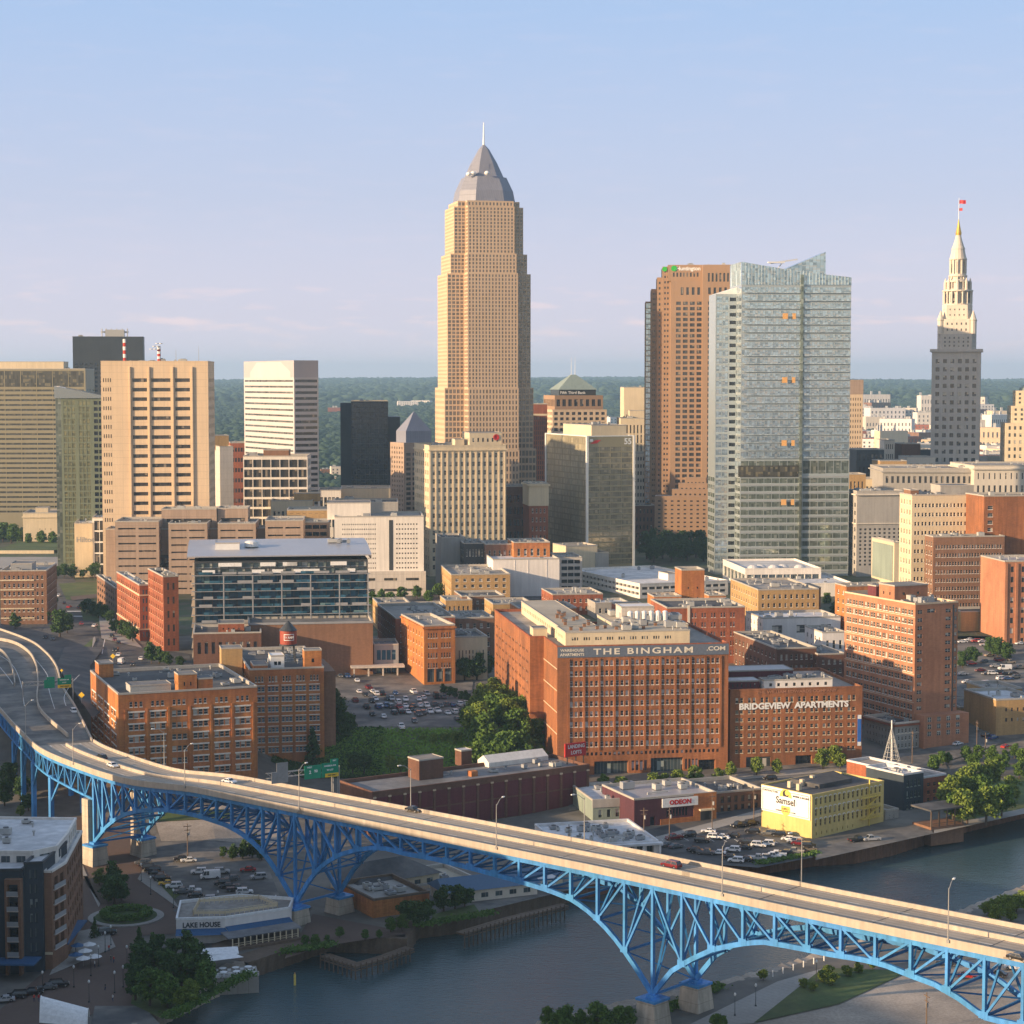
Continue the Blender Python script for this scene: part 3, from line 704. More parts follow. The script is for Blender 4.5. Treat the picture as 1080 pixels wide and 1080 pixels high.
xs_far = np.concatenate([np.linspace(-9000, -1200, 40), np.linspace(-1100, 1100, 45), np.linspace(1200, 9000, 40)])
structure(sheet('far_ground', xs_far, np.concatenate([np.arange(918, 2600, 60), np.geomspace(2600, 30000, 70)]), zfar, ['far_ground']))
structure(sheet('side_ground_west', np.array([-3000, -1500, -332.]), np.array([-3000, -500, 0, 240, 560, 640, 690, 706, 800, 919.]), lambda X, Y: ground_h(np.maximum(X, -400), Y), ['city_ground']))
structure(sheet('side_ground_east', np.array([419., 1500, 3000]), np.array([-3000, -500, 0, 240, 560, 640, 690, 706, 800, 919.]), lambda X, Y: ground_h(X, Y) + .02, ['city_ground']))
structure(sheet('near_ground', np.arange(-340, 431, 30.), np.array([-3000, -1000, -200, 0, 100, 200, 241.]), lambda X, Y: X * 0 + 3.9, ['city_ground']))
# water
m, n, b = new_mat('water')
t = n.nodes.new('ShaderNodeTexCoord').outputs['Object']
n.links.new(_ramp(n, _noise(n, t, .02, 4, .7), .35, .65, .05, .22), b.inputs['Roughness']); b.inputs['IOR'].default_value = 1.33
n.links.new(_mix(n, (.035, .085, .105), (.075, .10, .095), _noise(n, t, .012, 3)), b.inputs['Base Color'])
h1 = _noise(n, t, .55, 4, .65, (1, 1.8, 1)); h2 = _noise(n, t, .06, 3, .6, (1, 2, 1))
bp = n.nodes.new('ShaderNodeBump'); bp.inputs['Strength'].default_value = .55; bp.inputs['Distance'].default_value = .35
n.links.new(_math(n, 'ADD', h1, _math(n, 'MULTIPLY', h2, .8)), bp.inputs['Height']); n.links.new(bp.outputs[0], b.inputs['Normal'])
m = MB(); m.poly([(-330, 150, 0), (420, 150, 0), (420, 950, 0), (-330, 950, 0)]); structure(m.build('river_water', 'water'))
# river walls: sheet piles or rubble in front of the ground's edge
def bank(name, pts, label, mat_, top=4.08, inland=6.5, wav=0., seg=1.5):
    m = MB(); P = []
    for a, b in zip(pts, pts[1:]):
        k = max(1, int(math.dist(a, b) / seg))
        P += [(a[0] + (b[0] - a[0]) * i / k, a[1] + (b[1] - a[1]) * i / k) for i in range(k)]
    P.append(pts[-1]); N = len(P); r = random.Random(3); rows = [[], [], [], []]
    for i, p in enumerate(P):
        a, b = P[max(0, i - 1)], P[min(N - 1, i + 1)]; l = math.dist(a, b) or 1
        nx, ny = -(b[1] - a[1]) / l, (b[0] - a[0]) / l          # inland lies to the left of the line
        o = (.35 if i % 2 else 0) if not wav else r.uniform(-wav, wav)
        hz = r.uniform(-wav, wav) * .6 if wav else 0
        rows[0].append((p[0] - nx * (o + (wav * 2.2)), p[1] - ny * (o + wav * 2.2), -3)); rows[1].append((p[0] + nx * (o), p[1] + ny * (o), (top * .55 if wav else top) + hz))
        rows[2].append((p[0] + nx * 1.2, p[1] + ny * 1.2, top + hz)); rows[3].append((p[0] + nx * inland, p[1] + ny * inland, top - (.0 if not wav else .25)))
    m.grid(rows); o = m.build(name, mat_); tag(o, label, 'river wall'); return o
fb = [far_b[i] for i in range(len(far_b))]
bank('rubble_bank', fb[:5], 'rubble and grass bank below the trees beside the restaurant', 'rubble', 4.08, 6.5, .5)
bank('timber_bulkhead', fb[4:13], 'dark timber river wall running under the blue bridge', 'timber')
bank('sheet_pile_wall', fb[12:16], 'low river wall along the car park by the yellow building', 'rust_steel')
bank('sheet_pile_wall', fb[15:], 'rusty steel sheet pile wall curving past the yellow building', 'rust_steel')
nb = near_b[::-1]
bank('rubble_bank', nb, 'pale rubble bank along the lawn on the near side', 'rubble', 4.08, 6.5, .45)
# draped surfaces: patches given by four corners, or strips along a line
def patch(name, q, mat_, dz=.12, step=4., fn=None, kind='structure'):
    (a, b, c, d) = q; n1 = max(1, int(max(math.dist(a, b), math.dist(c, d)) / step)); n2 = max(1, int(max(math.dist(b, c), math.dist(a, d)) / step))
    rows = []
    for j in range(n2 + 1):
        t = j / n2; r = []
        for i in range(n1 + 1):
            s = i / n1; x = (a[0] * (1 - s) + b[0] * s) * (1 - t) + (d[0] * (1 - s) + c[0] * s) * t; y = (a[1] * (1 - s) + b[1] * s) * (1 - t) + (d[1] * (1 - s) + c[1] * s) * t
            r.append((x, y, (fn or gh)(x, y) + dz))
        rows.append(r)
    m = MB(); m.grid(rows); o = m.build(name, mat_)
    if kind: o['kind'] = kind
    return o
def smooth(pts, k=6):
    out = []; P = [pts[0]] + list(pts) + [pts[-1]]
    for i in range(1, len(P) - 2):
        p0, p1, p2, p3 = map(np.array, P[i - 1:i + 3])
        for j in range(k):
            t = j / k; out.append(tuple(.5 * (2 * p1 + (p2 - p0) * t + (2 * p0 - 5 * p1 + 4 * p2 - p3) * t * t + (3 * p1 - p0 - 3 * p2 + p3) * t ** 3)))
    out.append(tuple(pts[-1])); return out
def offs(pts, d):
    """a line moved d to its left"""
    out = []; n = len(pts)
    for i in range(n):
        a, b = pts[max(0, i - 1)], pts[min(n - 1, i + 1)]; l = math.hypot(b[0] - a[0], b[1] - a[1]) or 1
        out.append((pts[i][0] - (b[1] - a[1]) / l * d, pts[i][1] + (b[0] - a[0]) / l * d) + tuple(pts[i][2:]))
    return out
def strip(name, pts, w0, w1, mat_, dz=.12, zf=None, kind='structure', cross=3):
    pts = [tuple(p) for p in pts]; rows = []
    for c in range(cross + 1):
        w_ = w0 + (w1 - w0) * c / cross; o = offs(pts, w_)
        rows.append([(p[0], p[1], (zf or gh)(p[0], p[1]) + dz) if len(p) < 3 or zf else (p[0], p[1], p[2] + dz) for p in o])
    m = MB(); m.grid(rows[::-1]); o = m.build(name, mat_)
    if kind: o['kind'] = kind
    return o
def wallstrip(name, pts, w_, h, mat_, parent=None, zb=-.6):
    """a low wall following 3D points: left side offset w_"""
    A = pts; B = offs(pts, w_); m = MB()
    m.grid([[(p[0], p[1], p[2] + zb) for p in A], [(p[0], p[1], p[2] + h) for p in A], [(p[0], p[1], p[2] + h) for p in B], [(p[0], p[1], p[2] + zb) for p in B]])
    for s, e in ((0, 0), (-1, -1)):
        a, b = A[s], B[s]; q = [(a[0], a[1], a[2] + zb), (b[0], b[1], b[2] + zb), (b[0], b[1], b[2] + h), (a[0], a[1], a[2] + h)]; m.poly(q); 
    return m.build(name, mat_, parent)
# ------------------------------------------------------------ the blue bridge
O_ = np.array((-86.5, 534.6)); U_ = np.array((.729, -.6845)); NV = np.array((.6845, .729))
zpx = ([-60, 0, 45, 98, 200, 400, 620, 840, 1080, 1300], [29.6, 30., 30.4, 31., 32.5, 34.2, 34.9, 35.3, 36., 36.6])
def zdeck_s(s): return float(np.interp(s, [-150, -92, -46, 0, 95, 141, 195, 248, 330], [29.8, 30.4, 31, 32.5, 34.2, 34.9, 35.3, 36, 36.6]))
# plan of the near edge: curve (left) then a straight line; arc length s is 0 at the end of the curve
curve_px = [(-60, 690, 29.6), (-25, 722, 29.8), (0, 751, 30.), (20, 773, 30.2), (45, 796, 30.4), (98, 817, 31.), (140, 828.5, 31.7)]
ctrl = [G(*p) for p in curve_px] + [tuple(O_ + U_ * k) for k in (0, 25, 50)]
cv = smooth(ctrl, 8)[: 7 * 8 + 1]; cum = [0.]
for a, b in zip(cv, cv[1:]): cum.append(cum[-1] + math.dist(a, b))
SL = cum[-1]
def edge(s, off=0., z=None):
    """a point of the deck's near edge at arc length s, moved off metres towards the far side"""
    if s >= 0: p = O_ + U_ * s; d = U_
    else:
        t = s + SL; t = max(0.01, t); i = min(len(cv) - 2, max(0, int(np.searchsorted(cum, t)) - 1)); f = (t - cum[i]) / (cum[i + 1] - cum[i])
        p = np.array(cv[i]) * (1 - f) + np.array(cv[i + 1]) * f
        j0, j1 = max(0, i - 2), min(len(cv) - 1, i + 3); d = np.array(cv[j1]) - np.array(cv[j0]); d = d / np.linalg.norm(d)
    nn = np.array((-d[1], d[0])); q = p + nn * off
    return (float(q[0]), float(q[1]), zdeck_s(s) if z is None else z)
SEND = 330.; W_ = 18.6
TO = 1.0                                     # the near truss stands a metre inside the deck's edge
def s_of_px(px, TO=TO):
    lo, hi = -SL + .1, SEND
    for _ in range(50):
        mid = (lo + hi) / 2; e = edge(mid, TO)
        if PX(e[0], e[1], e[2])[0] < px: lo = mid
        else: hi = mid
    return lo
br = thing('steel_arch_truss_bridge', 'long bright blue steel truss bridge with a pale concrete deck crossing the river', 'bridge', (0, 0, 0))
SS = ss = [(-SL + 1) + k * 3. for k in range(int((SL - 1 + SEND) / 3.) + 1)]
def rail(off, z0, z1, th, name, mat_, smin=-1e9):
    m = MB(); rows = []; ss = [q for q in SS if q >= smin]
    for o, z in ((off, z0), (off, z1), (off + th, z1), (off + th, z0)): rows.append([(lambda e: (e[0], e[1], e[2] + z))(edge(s, o)) for s in ss])
    m.grid(rows[::-1] if th < 0 else rows); 
    m.poly([r[-1] for r in rows]); m.poly([r[0] for r in rows][::-1]); return m.build(name, mat_, br)
DK = .75
rail(0., 0., DK, W_, 'deck', 'bridge_concrete')
m = MB(); m.grid([[(lambda e: (e[0], e[1], e[2] + DK + .02))(edge(s, o)) for s in ss] for o in (.5, W_ / 2 - .4)][::-1]); m.build('roadway', 'bridge_road', br)
m = MB(); m.grid([[(lambda e: (e[0], e[1], e[2] + DK + .02))(edge(s, o)) for s in ss] for o in (W_ / 2 + .4, W_ - .5)][::-1]); m.build('roadway', 'bridge_road', br)
rail(-.02, DK - .3, DK + .95, .4, 'parapet', 'bridge_concrete'); rail(W_ - .38, DK - .3, DK + .95, .4, 'parapet', 'bridge_concrete', s_of_px(99, W_)); rail(W_ / 2 - .3, DK, DK + .95, .6, 'median_barrier', 'bridge_concrete', s_of_px(70, W_ / 2))
mk = MB()
for off in (W_ * .25 + .05, W_ * .75 - .05):
    s = -SL + 10
    while s < SEND:
        q = [(lambda e: (e[0], e[1], e[2] + DK + .035))(edge(a, o)) for a, o in ((s, off - .09), (s + 3, off - .09), (s + 3, off + .09), (s, off + .09))]; mk.poly(q); s += 12
for off in (1.5, W_ / 2 - 1.1, W_ / 2 + 1.1, W_ - 1.5): mk.grid([[(lambda e: (e[0], e[1], e[2] + DK + .033))(edge(s, o)) for s in ss] for o in (off, off + .1)][::-1])
mk.build('lane_marking', 'paint_white', br)
mk = MB()
for off in (2.2, 3.9, 5.7, 7.4, W_ / 2 + 1.9, W_ / 2 + 3.6, W_ / 2 + 5.4, W_ / 2 + 7.1): mk.grid([[(lambda e: (e[0], e[1], e[2] + DK + .026))(edge(s, o)) for s in ss] for o in (off - .3, off + .3)][::-1])
stuff(mk.build('tyre_wear', 'tyre_track', br))
for s in (20, 76, 130, 186, 214, 240, 272):
    jt = MB(); jt.poly([(lambda e: (e[0], e[1], e[2] + DK + .03))(edge(a, o)) for a, o in ((s, .5), (s + .35, .5), (s + .35, W_ - .5), (s, W_ - .5))]); jt.build('expansion_joint', 'asphalt', br)
# lower chord: photo points (px, py) of the near truss, turned into arc length and height
LC = [(45, 816), (96, 845)], [(99, 888), (112, 872), (122, 864), (134, 858), (147, 855), (159, 854), (173, 854), (198, 858), (220, 864), (238, 870), (253, 878), (267, 889), (279, 901), (294, 923), (311, 953)], \
     [(311, 953), (328, 925), (342, 911), (359, 901), (376, 896), (393, 894), (409, 895), (426, 900), (460, 906), (501, 916.5), (540, 927), (580, 939), (605, 949), (624, 963), (644, 983), (664, 1009), (689, 1049)], \
     [(689, 1049), (709, 1024), (731, 1011), (753, 1001), (780, 995.5), (804, 993), (829, 997), (855, 1002), (880, 1007), (907, 1011), (933, 1017), (960, 1028), (987, 1038), (1013, 1053), (1040, 1073)]
def chord(pts):
    out = []
    for px, py in pts:
        s = s_of_px(px); e = edge(s, TO); out.append((s, ZP(py, e[1])))
    return out
C1, C2, C3 = chord(LC[1]), chord(LC[2]), chord(LC[3])
s0, s1, s2 = C1[0][0], C1[-1][0], C2[-1][0]
s3 = s2 + (s2 - s1) * 1.02
C3 = [c for c in C3 if c[0] < s3 - 20]; C3 += [(s3 - (a - s2) * 1.0, z) for a, z in reversed(C3[:4]) if s3 - (a - s2) > C3[-1][0] + 3]
zb3 = C2[-1][1]
if C3[-1][0] < s3 - 1: C3.append((s3, zb3))
def zl(s, Cc): a = np.array(Cc); return float(np.interp(s, a[:, 0], a[:, 1]))
spans = [(s0, s1, C1, 14), (s1, s2, C2, 15), (s2, s3, C3, 15)]
BZ = -.62                                    # top chord axis below the deck's underside
for off, nm in ((TO, 'near'), (TO + 15.2, 'far')):
    tr = link('truss', None, br, (0, 0, 0)); tr['label'] = 'blue arched truss on the %s side of the bridge' % ('camera' if nm == 'near' else 'city')
    top = MB(); bot = MB()
    a_s = [x for x in ss if x < SEND]
    for s, q in zip(a_s, a_s[1:]):
        e, f = edge(s, off), edge(q, off); top.bar((e[0], e[1], e[2] + BZ), (f[0], f[1], f[2] + BZ), .7, 1.15)
    top.build('top_chord', 'bridge_blue', tr)
    for a, b, Cc, n in spans:
        mid = min(Cc, key=lambda c: -c[1] + (zdeck_s(c[0]) * 1))[0]
        nodes = [a + (b - a) * k / n for k in range(n + 1)]
        pos = []
        for s in nodes:
            e = edge(s, off); pos.append((np.array((e[0], e[1], e[2] + BZ)), np.array((e[0], e[1], zl(s, Cc)))))
        depth = [p[0][2] - p[1][2] for p in pos]; imin = depth.index(min(depth)) 
        bt = MB()
        for k in range(n * 3):
            sa, sb = a + (b - a) * k / (n * 3), a + (b - a) * (k + 1) / (n * 3); e, f = edge(sa, off), edge(sb, off)
            bt.bar((e[0], e[1], zl(sa, Cc)), (f[0], f[1], zl(sb, Cc)), .75, 1.05)
        bt.build('bottom_chord', 'bridge_blue', tr)
        for k in range(n + 1):
            t_, b_ = pos[k]
            if k > 0 or a == s0:
                v = MB(); v.bar(b_, t_, .6, .85, side=(NV[0], NV[1], 0))
                du = U_ * .75
                if 0 < k < n: v.poly([(b_[0] - du[0] * 1.3, b_[1] - du[1] * 1.3, b_[2] - .2), (b_[0] + du[0] * 1.3, b_[1] + du[1] * 1.3, b_[2] - .2), (b_[0] + du[0] * .5, b_[1] + du[1] * .5, b_[2] + 1.7), (b_[0] - du[0] * .5, b_[1] - du[1] * .5, b_[2] + 1.7)]); 
                if 0 < k < n:
                    for q in (-.42, .42): v.prism([(b_[0] + x * U_[0] + q * NV[0] + y * NV[0], b_[1] + x * U_[1] + q * NV[1] + y * NV[1]) for x, y in ((-1, -.03), (1, -.03), (1, .03), (-1, .03))], b_[2] - .3, b_[2] + 1.1, top=True)
                v.build('vertical_post', 'bridge_blue', tr)
            if k < n:
                d = MB()
                if k < imin: d.bar(pos[k][0], pos[k + 1][1], .45, .6, side=(NV[0], NV[1], 0))
                else: d.bar(pos[k][1], pos[k + 1][0], .45, .6, side=(NV[0], NV[1], 0))
                d.build('diagonal_brace', 'bridge_blue', tr)
    # shallow approach truss on the curve
    ap = MB(); zA = lambda s: zdeck_s(s) - float(np.interp(s, [-SL, s0 - 60, s0 - 25, s0 - 1], [5.5, 5.5, 6.5, 7.6])); k = s0 - 1; n_ = 0
    while k - 5.2 > -SL + 2:
        e, f = edge(k, off), edge(k - 5.2, off); ap.bar((e[0], e[1], zA(k)), (f[0], f[1], zA(k - 5.2)), .5, .6); ap.bar((e[0], e[1], zA(k)), (e[0], e[1], e[2] + BZ), .35, .4)
        p, q = ((e[0], e[1], zA(k)), (f[0], f[1], f[2] + BZ)) if n_ % 2 else ((e[0], e[1], e[2] + BZ), (f[0], f[1], zA(k - 5.2))); ap.bar(p, q, .3, .35); k -= 5.2; n_ += 1
    ap.build('approach_truss', 'bridge_blue', tr)
# cross frames between the two trusses
for a, b, Cc, n in spans:
    for k in range(n + 1):
        s = a + (b - a) * k / n
        if k == 0 and a != s0: continue
        e, f = edge(s, TO), edge(s, TO + 15.2); m = MB(); z = zl(s, Cc); zt = e[2] + BZ
        m.bar((*e[:2], zt), (*f[:2], zt), .5, .9); m.bar((*e[:2], z), (*f[:2], z), .4, .5)
        if zt - z > 6: 
            mid = ((e[0] + f[0]) / 2, (e[1] + f[1]) / 2, (z + zt) / 2 + .5); m.bar((*e[:2], z), (*mid[:2], zt), .4, .45); m.bar((*f[:2], z), (*mid[:2], zt), .4, .45)
        m.build('cross_frame', 'bridge_blue_dark', br)
        if k < n:
            s_ = a + (b - a) * (k + 1) / n; g_, h_ = edge(s_, TO + 15.2), edge(s_, TO); z2 = zl(s_, Cc); 
            for pa, pb in (((*e[:2], z), (*g_[:2], z2)), ((*f[:2], z), (*h_[:2], z2))): m = MB(); m.bar(pa, pb, .3, .3); m.build('sway_brace', 'bridge_blue_dark', br)
            for q in (4, 8, 12): m = MB(); c1, c2 = edge(s, TO + q), edge(s_, TO + q); m.bar((*c1[:2], zt + .3), (*c2[:2], h_[2] + BZ + .3), .35, .7); m.build('stringer', 'bridge_blue_dark', br)
# piers and bearings
for s, zz in ((s0, C1[0][1]), (s1, C2[0][1]), (s2, C3[0][1]), (s3, zb3)):
    for off in (TO, TO + 15.2):
        e = edge(s, off); m = MB(); a = atan2(U_[1], U_[0]); z0 = zz - .8
        base, topw = 7.0, 4.8
        lo = [(-base / 2, -base / 2), (base / 2, -base / 2), (base / 2, base / 2), (-base / 2, base / 2)]; hi = [(x * topw / base, y * topw / base) for x, y in lo]
        def tr_(p, z): return (e[0] + p[0] * cos(a) - p[1] * sin(a), e[1] + p[0] * sin(a) + p[1] * cos(a), z)
        for k in range(4): m.poly([tr_(lo[k], -2), tr_(lo[(k + 1) % 4], -2), tr_(hi[(k + 1) % 4], z0 - .3), tr_(hi[k], z0 - .3)])
        m.poly([tr_(p, z0 - .3) for p in hi]); pr = m.build('pier', 'pier_concrete', br)
        m = MB(); m.box(-2.7, -2.7, z0 - .3, 2.7, 2.7, z0 + .25, 0, (e[0], e[1], 0), a); m.box(-1.1, -1.1, z0 + .25, 1.1, 1.1, z0 + .9, 0, (e[0], e[1], 0), a); m.build('bearing', 'bridge_blue', pr)
# tall concrete column and blue steel bents under the approach
for off in (TO, TO + 15.2):
    e = edge(s0 - 3.6, off); m = MB(); m.box(-1.6, -1.5, 2, 1.6, 1.5, zA(s0 - 3) - .3, 0, (e[0], e[1], 0), -.8); m.build('pier', 'pier_concrete', br)
for s in (s0 - 34, s0 - 58, s0 - 80, s0 - 100):
    if s < -SL + 3: continue
    m = MB(); e, f = edge(s, TO), edge(s, TO + 15.2); z = zA(s)
    m.bar((*e[:2], 3), (*e[:2], z), 1.1, 1.3, side=(NV[0], NV[1], 0)); m.bar((*f[:2], 3), (*f[:2], z), 1.1, 1.3, side=(NV[0], NV[1], 0)); m.bar((*e[:2], z), (*f[:2], z), .8, 1.2)
    g1, g2 = edge(s + 8, TO), edge(s + 8, TO + 15.2); m.bar((*e[:2], z - 7.5), (*g1[:2], z), .5, .7); m.bar((*f[:2], z - 7.5), (*g2[:2], z), .5, .7)
    m.build('steel_bent', 'bridge_blue', br)
# utility pipe climbing the truss
# ------------------------------------------------------------ lamps, signs on the bridge
def lamp_proto(h=9.5, arm=2.6, mat_='steel_pole'):
    o = thing('street_lamp', '', 'street lamp')
    m = MB(); m.tube((0, 0, 0), (0, 0, h), .13, 7, 0, .07); m.box(-.25, -.25, 0, .25, .25, .5); m.build('pole', mat_, o)
    m = MB(); m.tube((0, 0, h - .4), (arm * .6, 0, h + .75), .06, 6); m.tube((arm * .6, 0, h + .75), (arm, 0, h + .95), .06, 6); m.build('arm', mat_, o)
    m = MB(); m.box(arm - .1, -.18, h + .86, arm + .75, .18, h + 1.06); m.build('lamp_head', 'lamp_white', o); note_kids(o); return o
LP0 = lamp_proto(); LAMPS = []; first_lamp = [True]
def lamp(x, y, z, rz, label, sc=1.0):
    o = LP0 if first_lamp[0] else copy_tree(LP0); first_lamp[0] = False
    o.location = (x, y, z); o.rotation_euler = (0, 0, rz); o.scale = (sc,) * 3; tag(o, label, 'street lamp', 'street lamps of the bridge and quays'); LAMPS.append(o); return o
ang_b = atan2(NV[1], NV[0])
for px, side in ((31, 0), (81, 0), (198, 0), (319, 0), (527, 0), (765, 0), (1003, 0)):
    s = s_of_px(px); e = edge(s, -.1); lamp(e[0], e[1], e[2] + DK + .2, ang_b + .25, 'tall curved lamp on the camera side of the bridge', 1.12)
for px in (173, 433, 616, 845): 
    lo, hi = -SL, SEND
    for _ in range(40):
        mid = (lo + hi) / 2; e = edge(mid, W_)
        if PX(*e)[0] < px: lo = mid
        else: hi = mid
    e = edge(lo, W_ + .1); lamp(e[0], e[1], e[2] + DK + .2, ang_b + pi - .25, 'tall curved lamp on the city side of the bridge', 1.12)
def overhead_sign(name, label, px, pyb, s_at, off, panels, mast=True):
    pass
# ------------------------------------------------------------ skyline, far row
B = {}
def antenna(b, x, y, z, h, mat_='steel_pole', name='antenna', r=.18, bands=False):
    m = MB()
    if bands:
        k = 6
        for i in range(k): m.tube((x, y, z + h * i / k), (x, y, z + h * (i + 1) / k), r, 6, i % 2)
        m.build(name, ['red_paint', 'sign_white'], b.root)
    else: m.tube((x, y, z), (x, y, z + h), r, 6, 0, r * .4); m.build(name, mat_, b.root)
# dark office slab far behind
b = rect_bld('office_tower', 'very dark brown slab tower with rooftop machinery behind the cream government tower', 'tower', 80, 1900, 355, 9, 154, ('m', 45), 26,
    S(bay=4.6, fl=4.2, w=.55, h=.5, mt=24, g='g_black', fr='metal_dark', mx=1), S(bay=4.6, fl=4.2, w=.55, h=.5, mt=24, g='g_black', fr='metal_dark'), 'metal_dark', 'roof_dark', cl=6, coping='coping_dark')
m = MB(); m.box(30, 10, b.H - 1, 48, 24, b.H + 7); m.box(26, 12, b.H + 4, 52, 15, b.H + 5.5); [m.tube((x, 11, b.H), (x, 11, b.H + 8), .5, 6) for x in (27, 31, 36, 41, 46, 51)]; m.build('rooftop_plant', 'hvac', b.root); b.done()
# federal building
b = rect_bld('office_tower', 'wide olive grey federal office slab with dark horizontal window bands at the picture edge', 'office building', 93, 1560, 389, 2, -60, ('m', 40), 26,
    [S(n=9, fl=3.75, w=.96, h=.42, mt=15, mb=14, mx=(1, 1), style='strip', g='g_bronze', fr='metal_grey', d=.5), S(n=9, r=1, w=.96, h=.92, mt=1.2, mb=113, mx=(1, 1), g='g_bronze', d=.25)], S(n=3, fl=3.75, w=.9, h=.42, mt=15, mb=14, g='g_bronze', fr='metal_grey'), 'federal_bronze', 'roof_gravel', side_is='R', cl=5)
b.pent(8, 6, b.W - 18, 26, b.H - .9, 6.5, 'stone_cream'); b.done()
# slim glass hotel tower with slanted top
b = Bld('hotel_tower', 'slim greenish glass hotel tower with a slanted blue glass top beside the cream tower', 'hotel', (AX(67, 1230), 1230, 26), R(6))
Wd = AX(112, 1230) - AX(67, 1230); Hh = ZP(420, 1230) - 26
P = [(0, 0), (Wd, 0), (Wd, 26), (0, 26)]
b.walls(P[3:] + P[:3], 0, Hh, [S(n=4, r=26, w=.9, h=.8, mx=.5, mt=1, mb=1, g='g_green', d=.1), [S(n=3, r=28, w=.85, h=.78, mx=(1.2, Wd - 8.5), mt=1, g='g_green', d=.2, fr='metal_grey'), S(n=3, r=28, w=.85, h=.78, mx=(10.5, Wd - 17.5), mt=1, g='g_green', d=.2, fr='metal_grey'), S(n=2, r=28, w=.8, h=.62, mx=(19.5, 1), mt=1, g='g_black', d=.3, fr='metal_grey')],
                               S(n=4, r=26, w=.9, h=.8, mx=.5, mt=1, g='g_green', d=.1), None], 'tower_green')
m = MB(); m.poly([(-4, -1, Hh), (Wd + 2, -1, Hh), (Wd + 2, -1, Hh + 1), (-4, -1, Hh + 7.5)]); m.poly([(-4, -1, Hh + 7.5), (Wd + 2, -1, Hh + 1), (Wd + 2, 26, Hh + 1), (-4, 26, Hh + 7.5)]); m.poly([(-4, 26, Hh), (-4, -1, Hh), (-4, -1, Hh + 7.5), (-4, 26, Hh + 7.5)]); m.poly([(Wd + 2, -1, Hh), (Wd + 2, 26, Hh), (Wd + 2, 26, Hh + 1), (Wd + 2, -1, Hh + 1)]); m.poly([(-4, -1, Hh), (-4, 26, Hh), (Wd + 2, 26, Hh), (Wd + 2, -1, Hh)]); m.build('roof_screen', 'g_tower', b.root)
m = MB(); m.box(-3.6, 1, -5, 0, 25, Hh); m.build('glass_fin', 'g_tower_low', b.root); b.done()
# hotel podium
b = rect_bld('hotel_podium', 'pale stone low hotel block with dark glass corner beside the slim glass tower', 'building', 79, 1195, 552, 8, 98, ('m', 40), 26, None, S(n=1, r=3, w=.5, h=.8, g='g_strip'), 'stone_cream', 'roof_white', cl=6)
text('Hilton', b.root, (b.W * .62, -.08, b.H - 10), 0, 4.4, 'metal_grey'); b.done()
b = rect_bld('hotel_podium', 'dark glazed stair block joining the pale hotel block to the cream tower', 'building', 98, 1197, 546, 8, 113, ('m', 40), 26, S(n=2, r=5, w=.9, h=.86, g='g_strip', d=.15), None, 'metal_white', 'roof_white', cl=2); b.done()
# neoclassical hall
b = rect_bld('city_hall', 'small cream classical hall with a rooftop box behind the lawn terrace', 'public building', 25, 1440, 541, 6, 66, ('m', 40), 26, [S(n=3, r=1, w=.16, h=.16, mt=10, mb=9, mx=(10, 6), g='g_dark'), S(n=4, r=1, w=.25, h=.4, mt=2, mb=2, mx=2, maxind=0) if 0 else S(n=3, r=1, w=.3, h=.5, mt=18, mb=3, mx=(6, 4))], None, 'stone_cream', 'roof_grey', cl=3)
b.band(b.P, b.H - 3.6, b.H - 2.6, .7, 'stone_cream'); b.pent(8, 8, 17, 20, b.H, 3.2, 'stone_cream'); b.done()
# cream justice tower
D_ = 1150
b = rect_bld('justice_tower', 'broad cream concrete government tower with three columns of dark strip windows and aerials', 'tower', 109, D_, 381, 4, 221.5, 100, 26, None, None, 'stone_tan', 'roof_gravel', top=False, cl=0, maxL=50)
# rebuild its faces with the recessed window bays
for o in list(b.root.children): bpy.data.objects.remove(o)
W1, Hq = b.W, b.H
k = W1 / 100.; xs = [17, 35, 37.5, 59.5, 63, 81]
zr = lambda py: ZP(py, D_) - 26
rws = 15; z0_, z1_ = zr(546), zr(396)
def bay(x0, x1): return S(n=1, r=rws, w=.92, h=.40, mx=(x0 * k, W1 - x1 * k), mb=z0_, mt=Hq - z1_, style='strip', g='g_strip', fr='stone_tan', d=1.1)
P = [(0, 0), (W1, 0), (W1, 45), (0, 45)]
b.walls(P[3:] + P[:3], 0, Hq, [S(n=4, r=rws + 1, w=.4, h=.42, mx=2, mb=z0_ - 4, mt=Hq - z1_, g='g_strip'), [S(n=4, r=rws + 1, w=.45, h=.42, mx=(1.5 * k, W1 - 10 * k), mb=z0_ - 4, mt=Hq - z1_, g='g_strip', fr='stone_tan'), bay(28.5, 43.5), bay(46, 65.5), bay(68.5, 83.5)], S(n=4, r=rws + 1, w=.4, h=.42, mx=2, mb=z0_ - 4, mt=Hq - z1_, g='g_strip'), None], 'stone_tan')
b.top(P, Hq, 'roof_dark', .7, coping='stone_tan')
for x in (27, 44.8, 67, 85): b.box('fin', x * k - .35, -.9, z0_ - 3, x * k + .35, 0, z1_ + 5, 'stone_tan')
antenna(b, W1 * .2, 12, Hq, 13, bands=True, r=.9); antenna(b, W1 * .52, 14, Hq, 9, bands=True, r=1.0); antenna(b, W1 * .68, 14, Hq, 7, r=.15); antenna(b, W1 * .9, 10, Hq, 9, r=.12)
for i in range(7): m = MB(); m.lathe([(.9, 0), (1.1, .4), (.2, .5)], 9, 0, (W1 * (.45 + .012 * i) + (i % 3), 12, Hq + 7 + (i % 3) * 1.6)); m.build('dish_aerial', 'sign_white', b.root)
b.clutter(10, 6, W1 - 12, 30, Hq - .7, 12, 3, big=True); b.done()
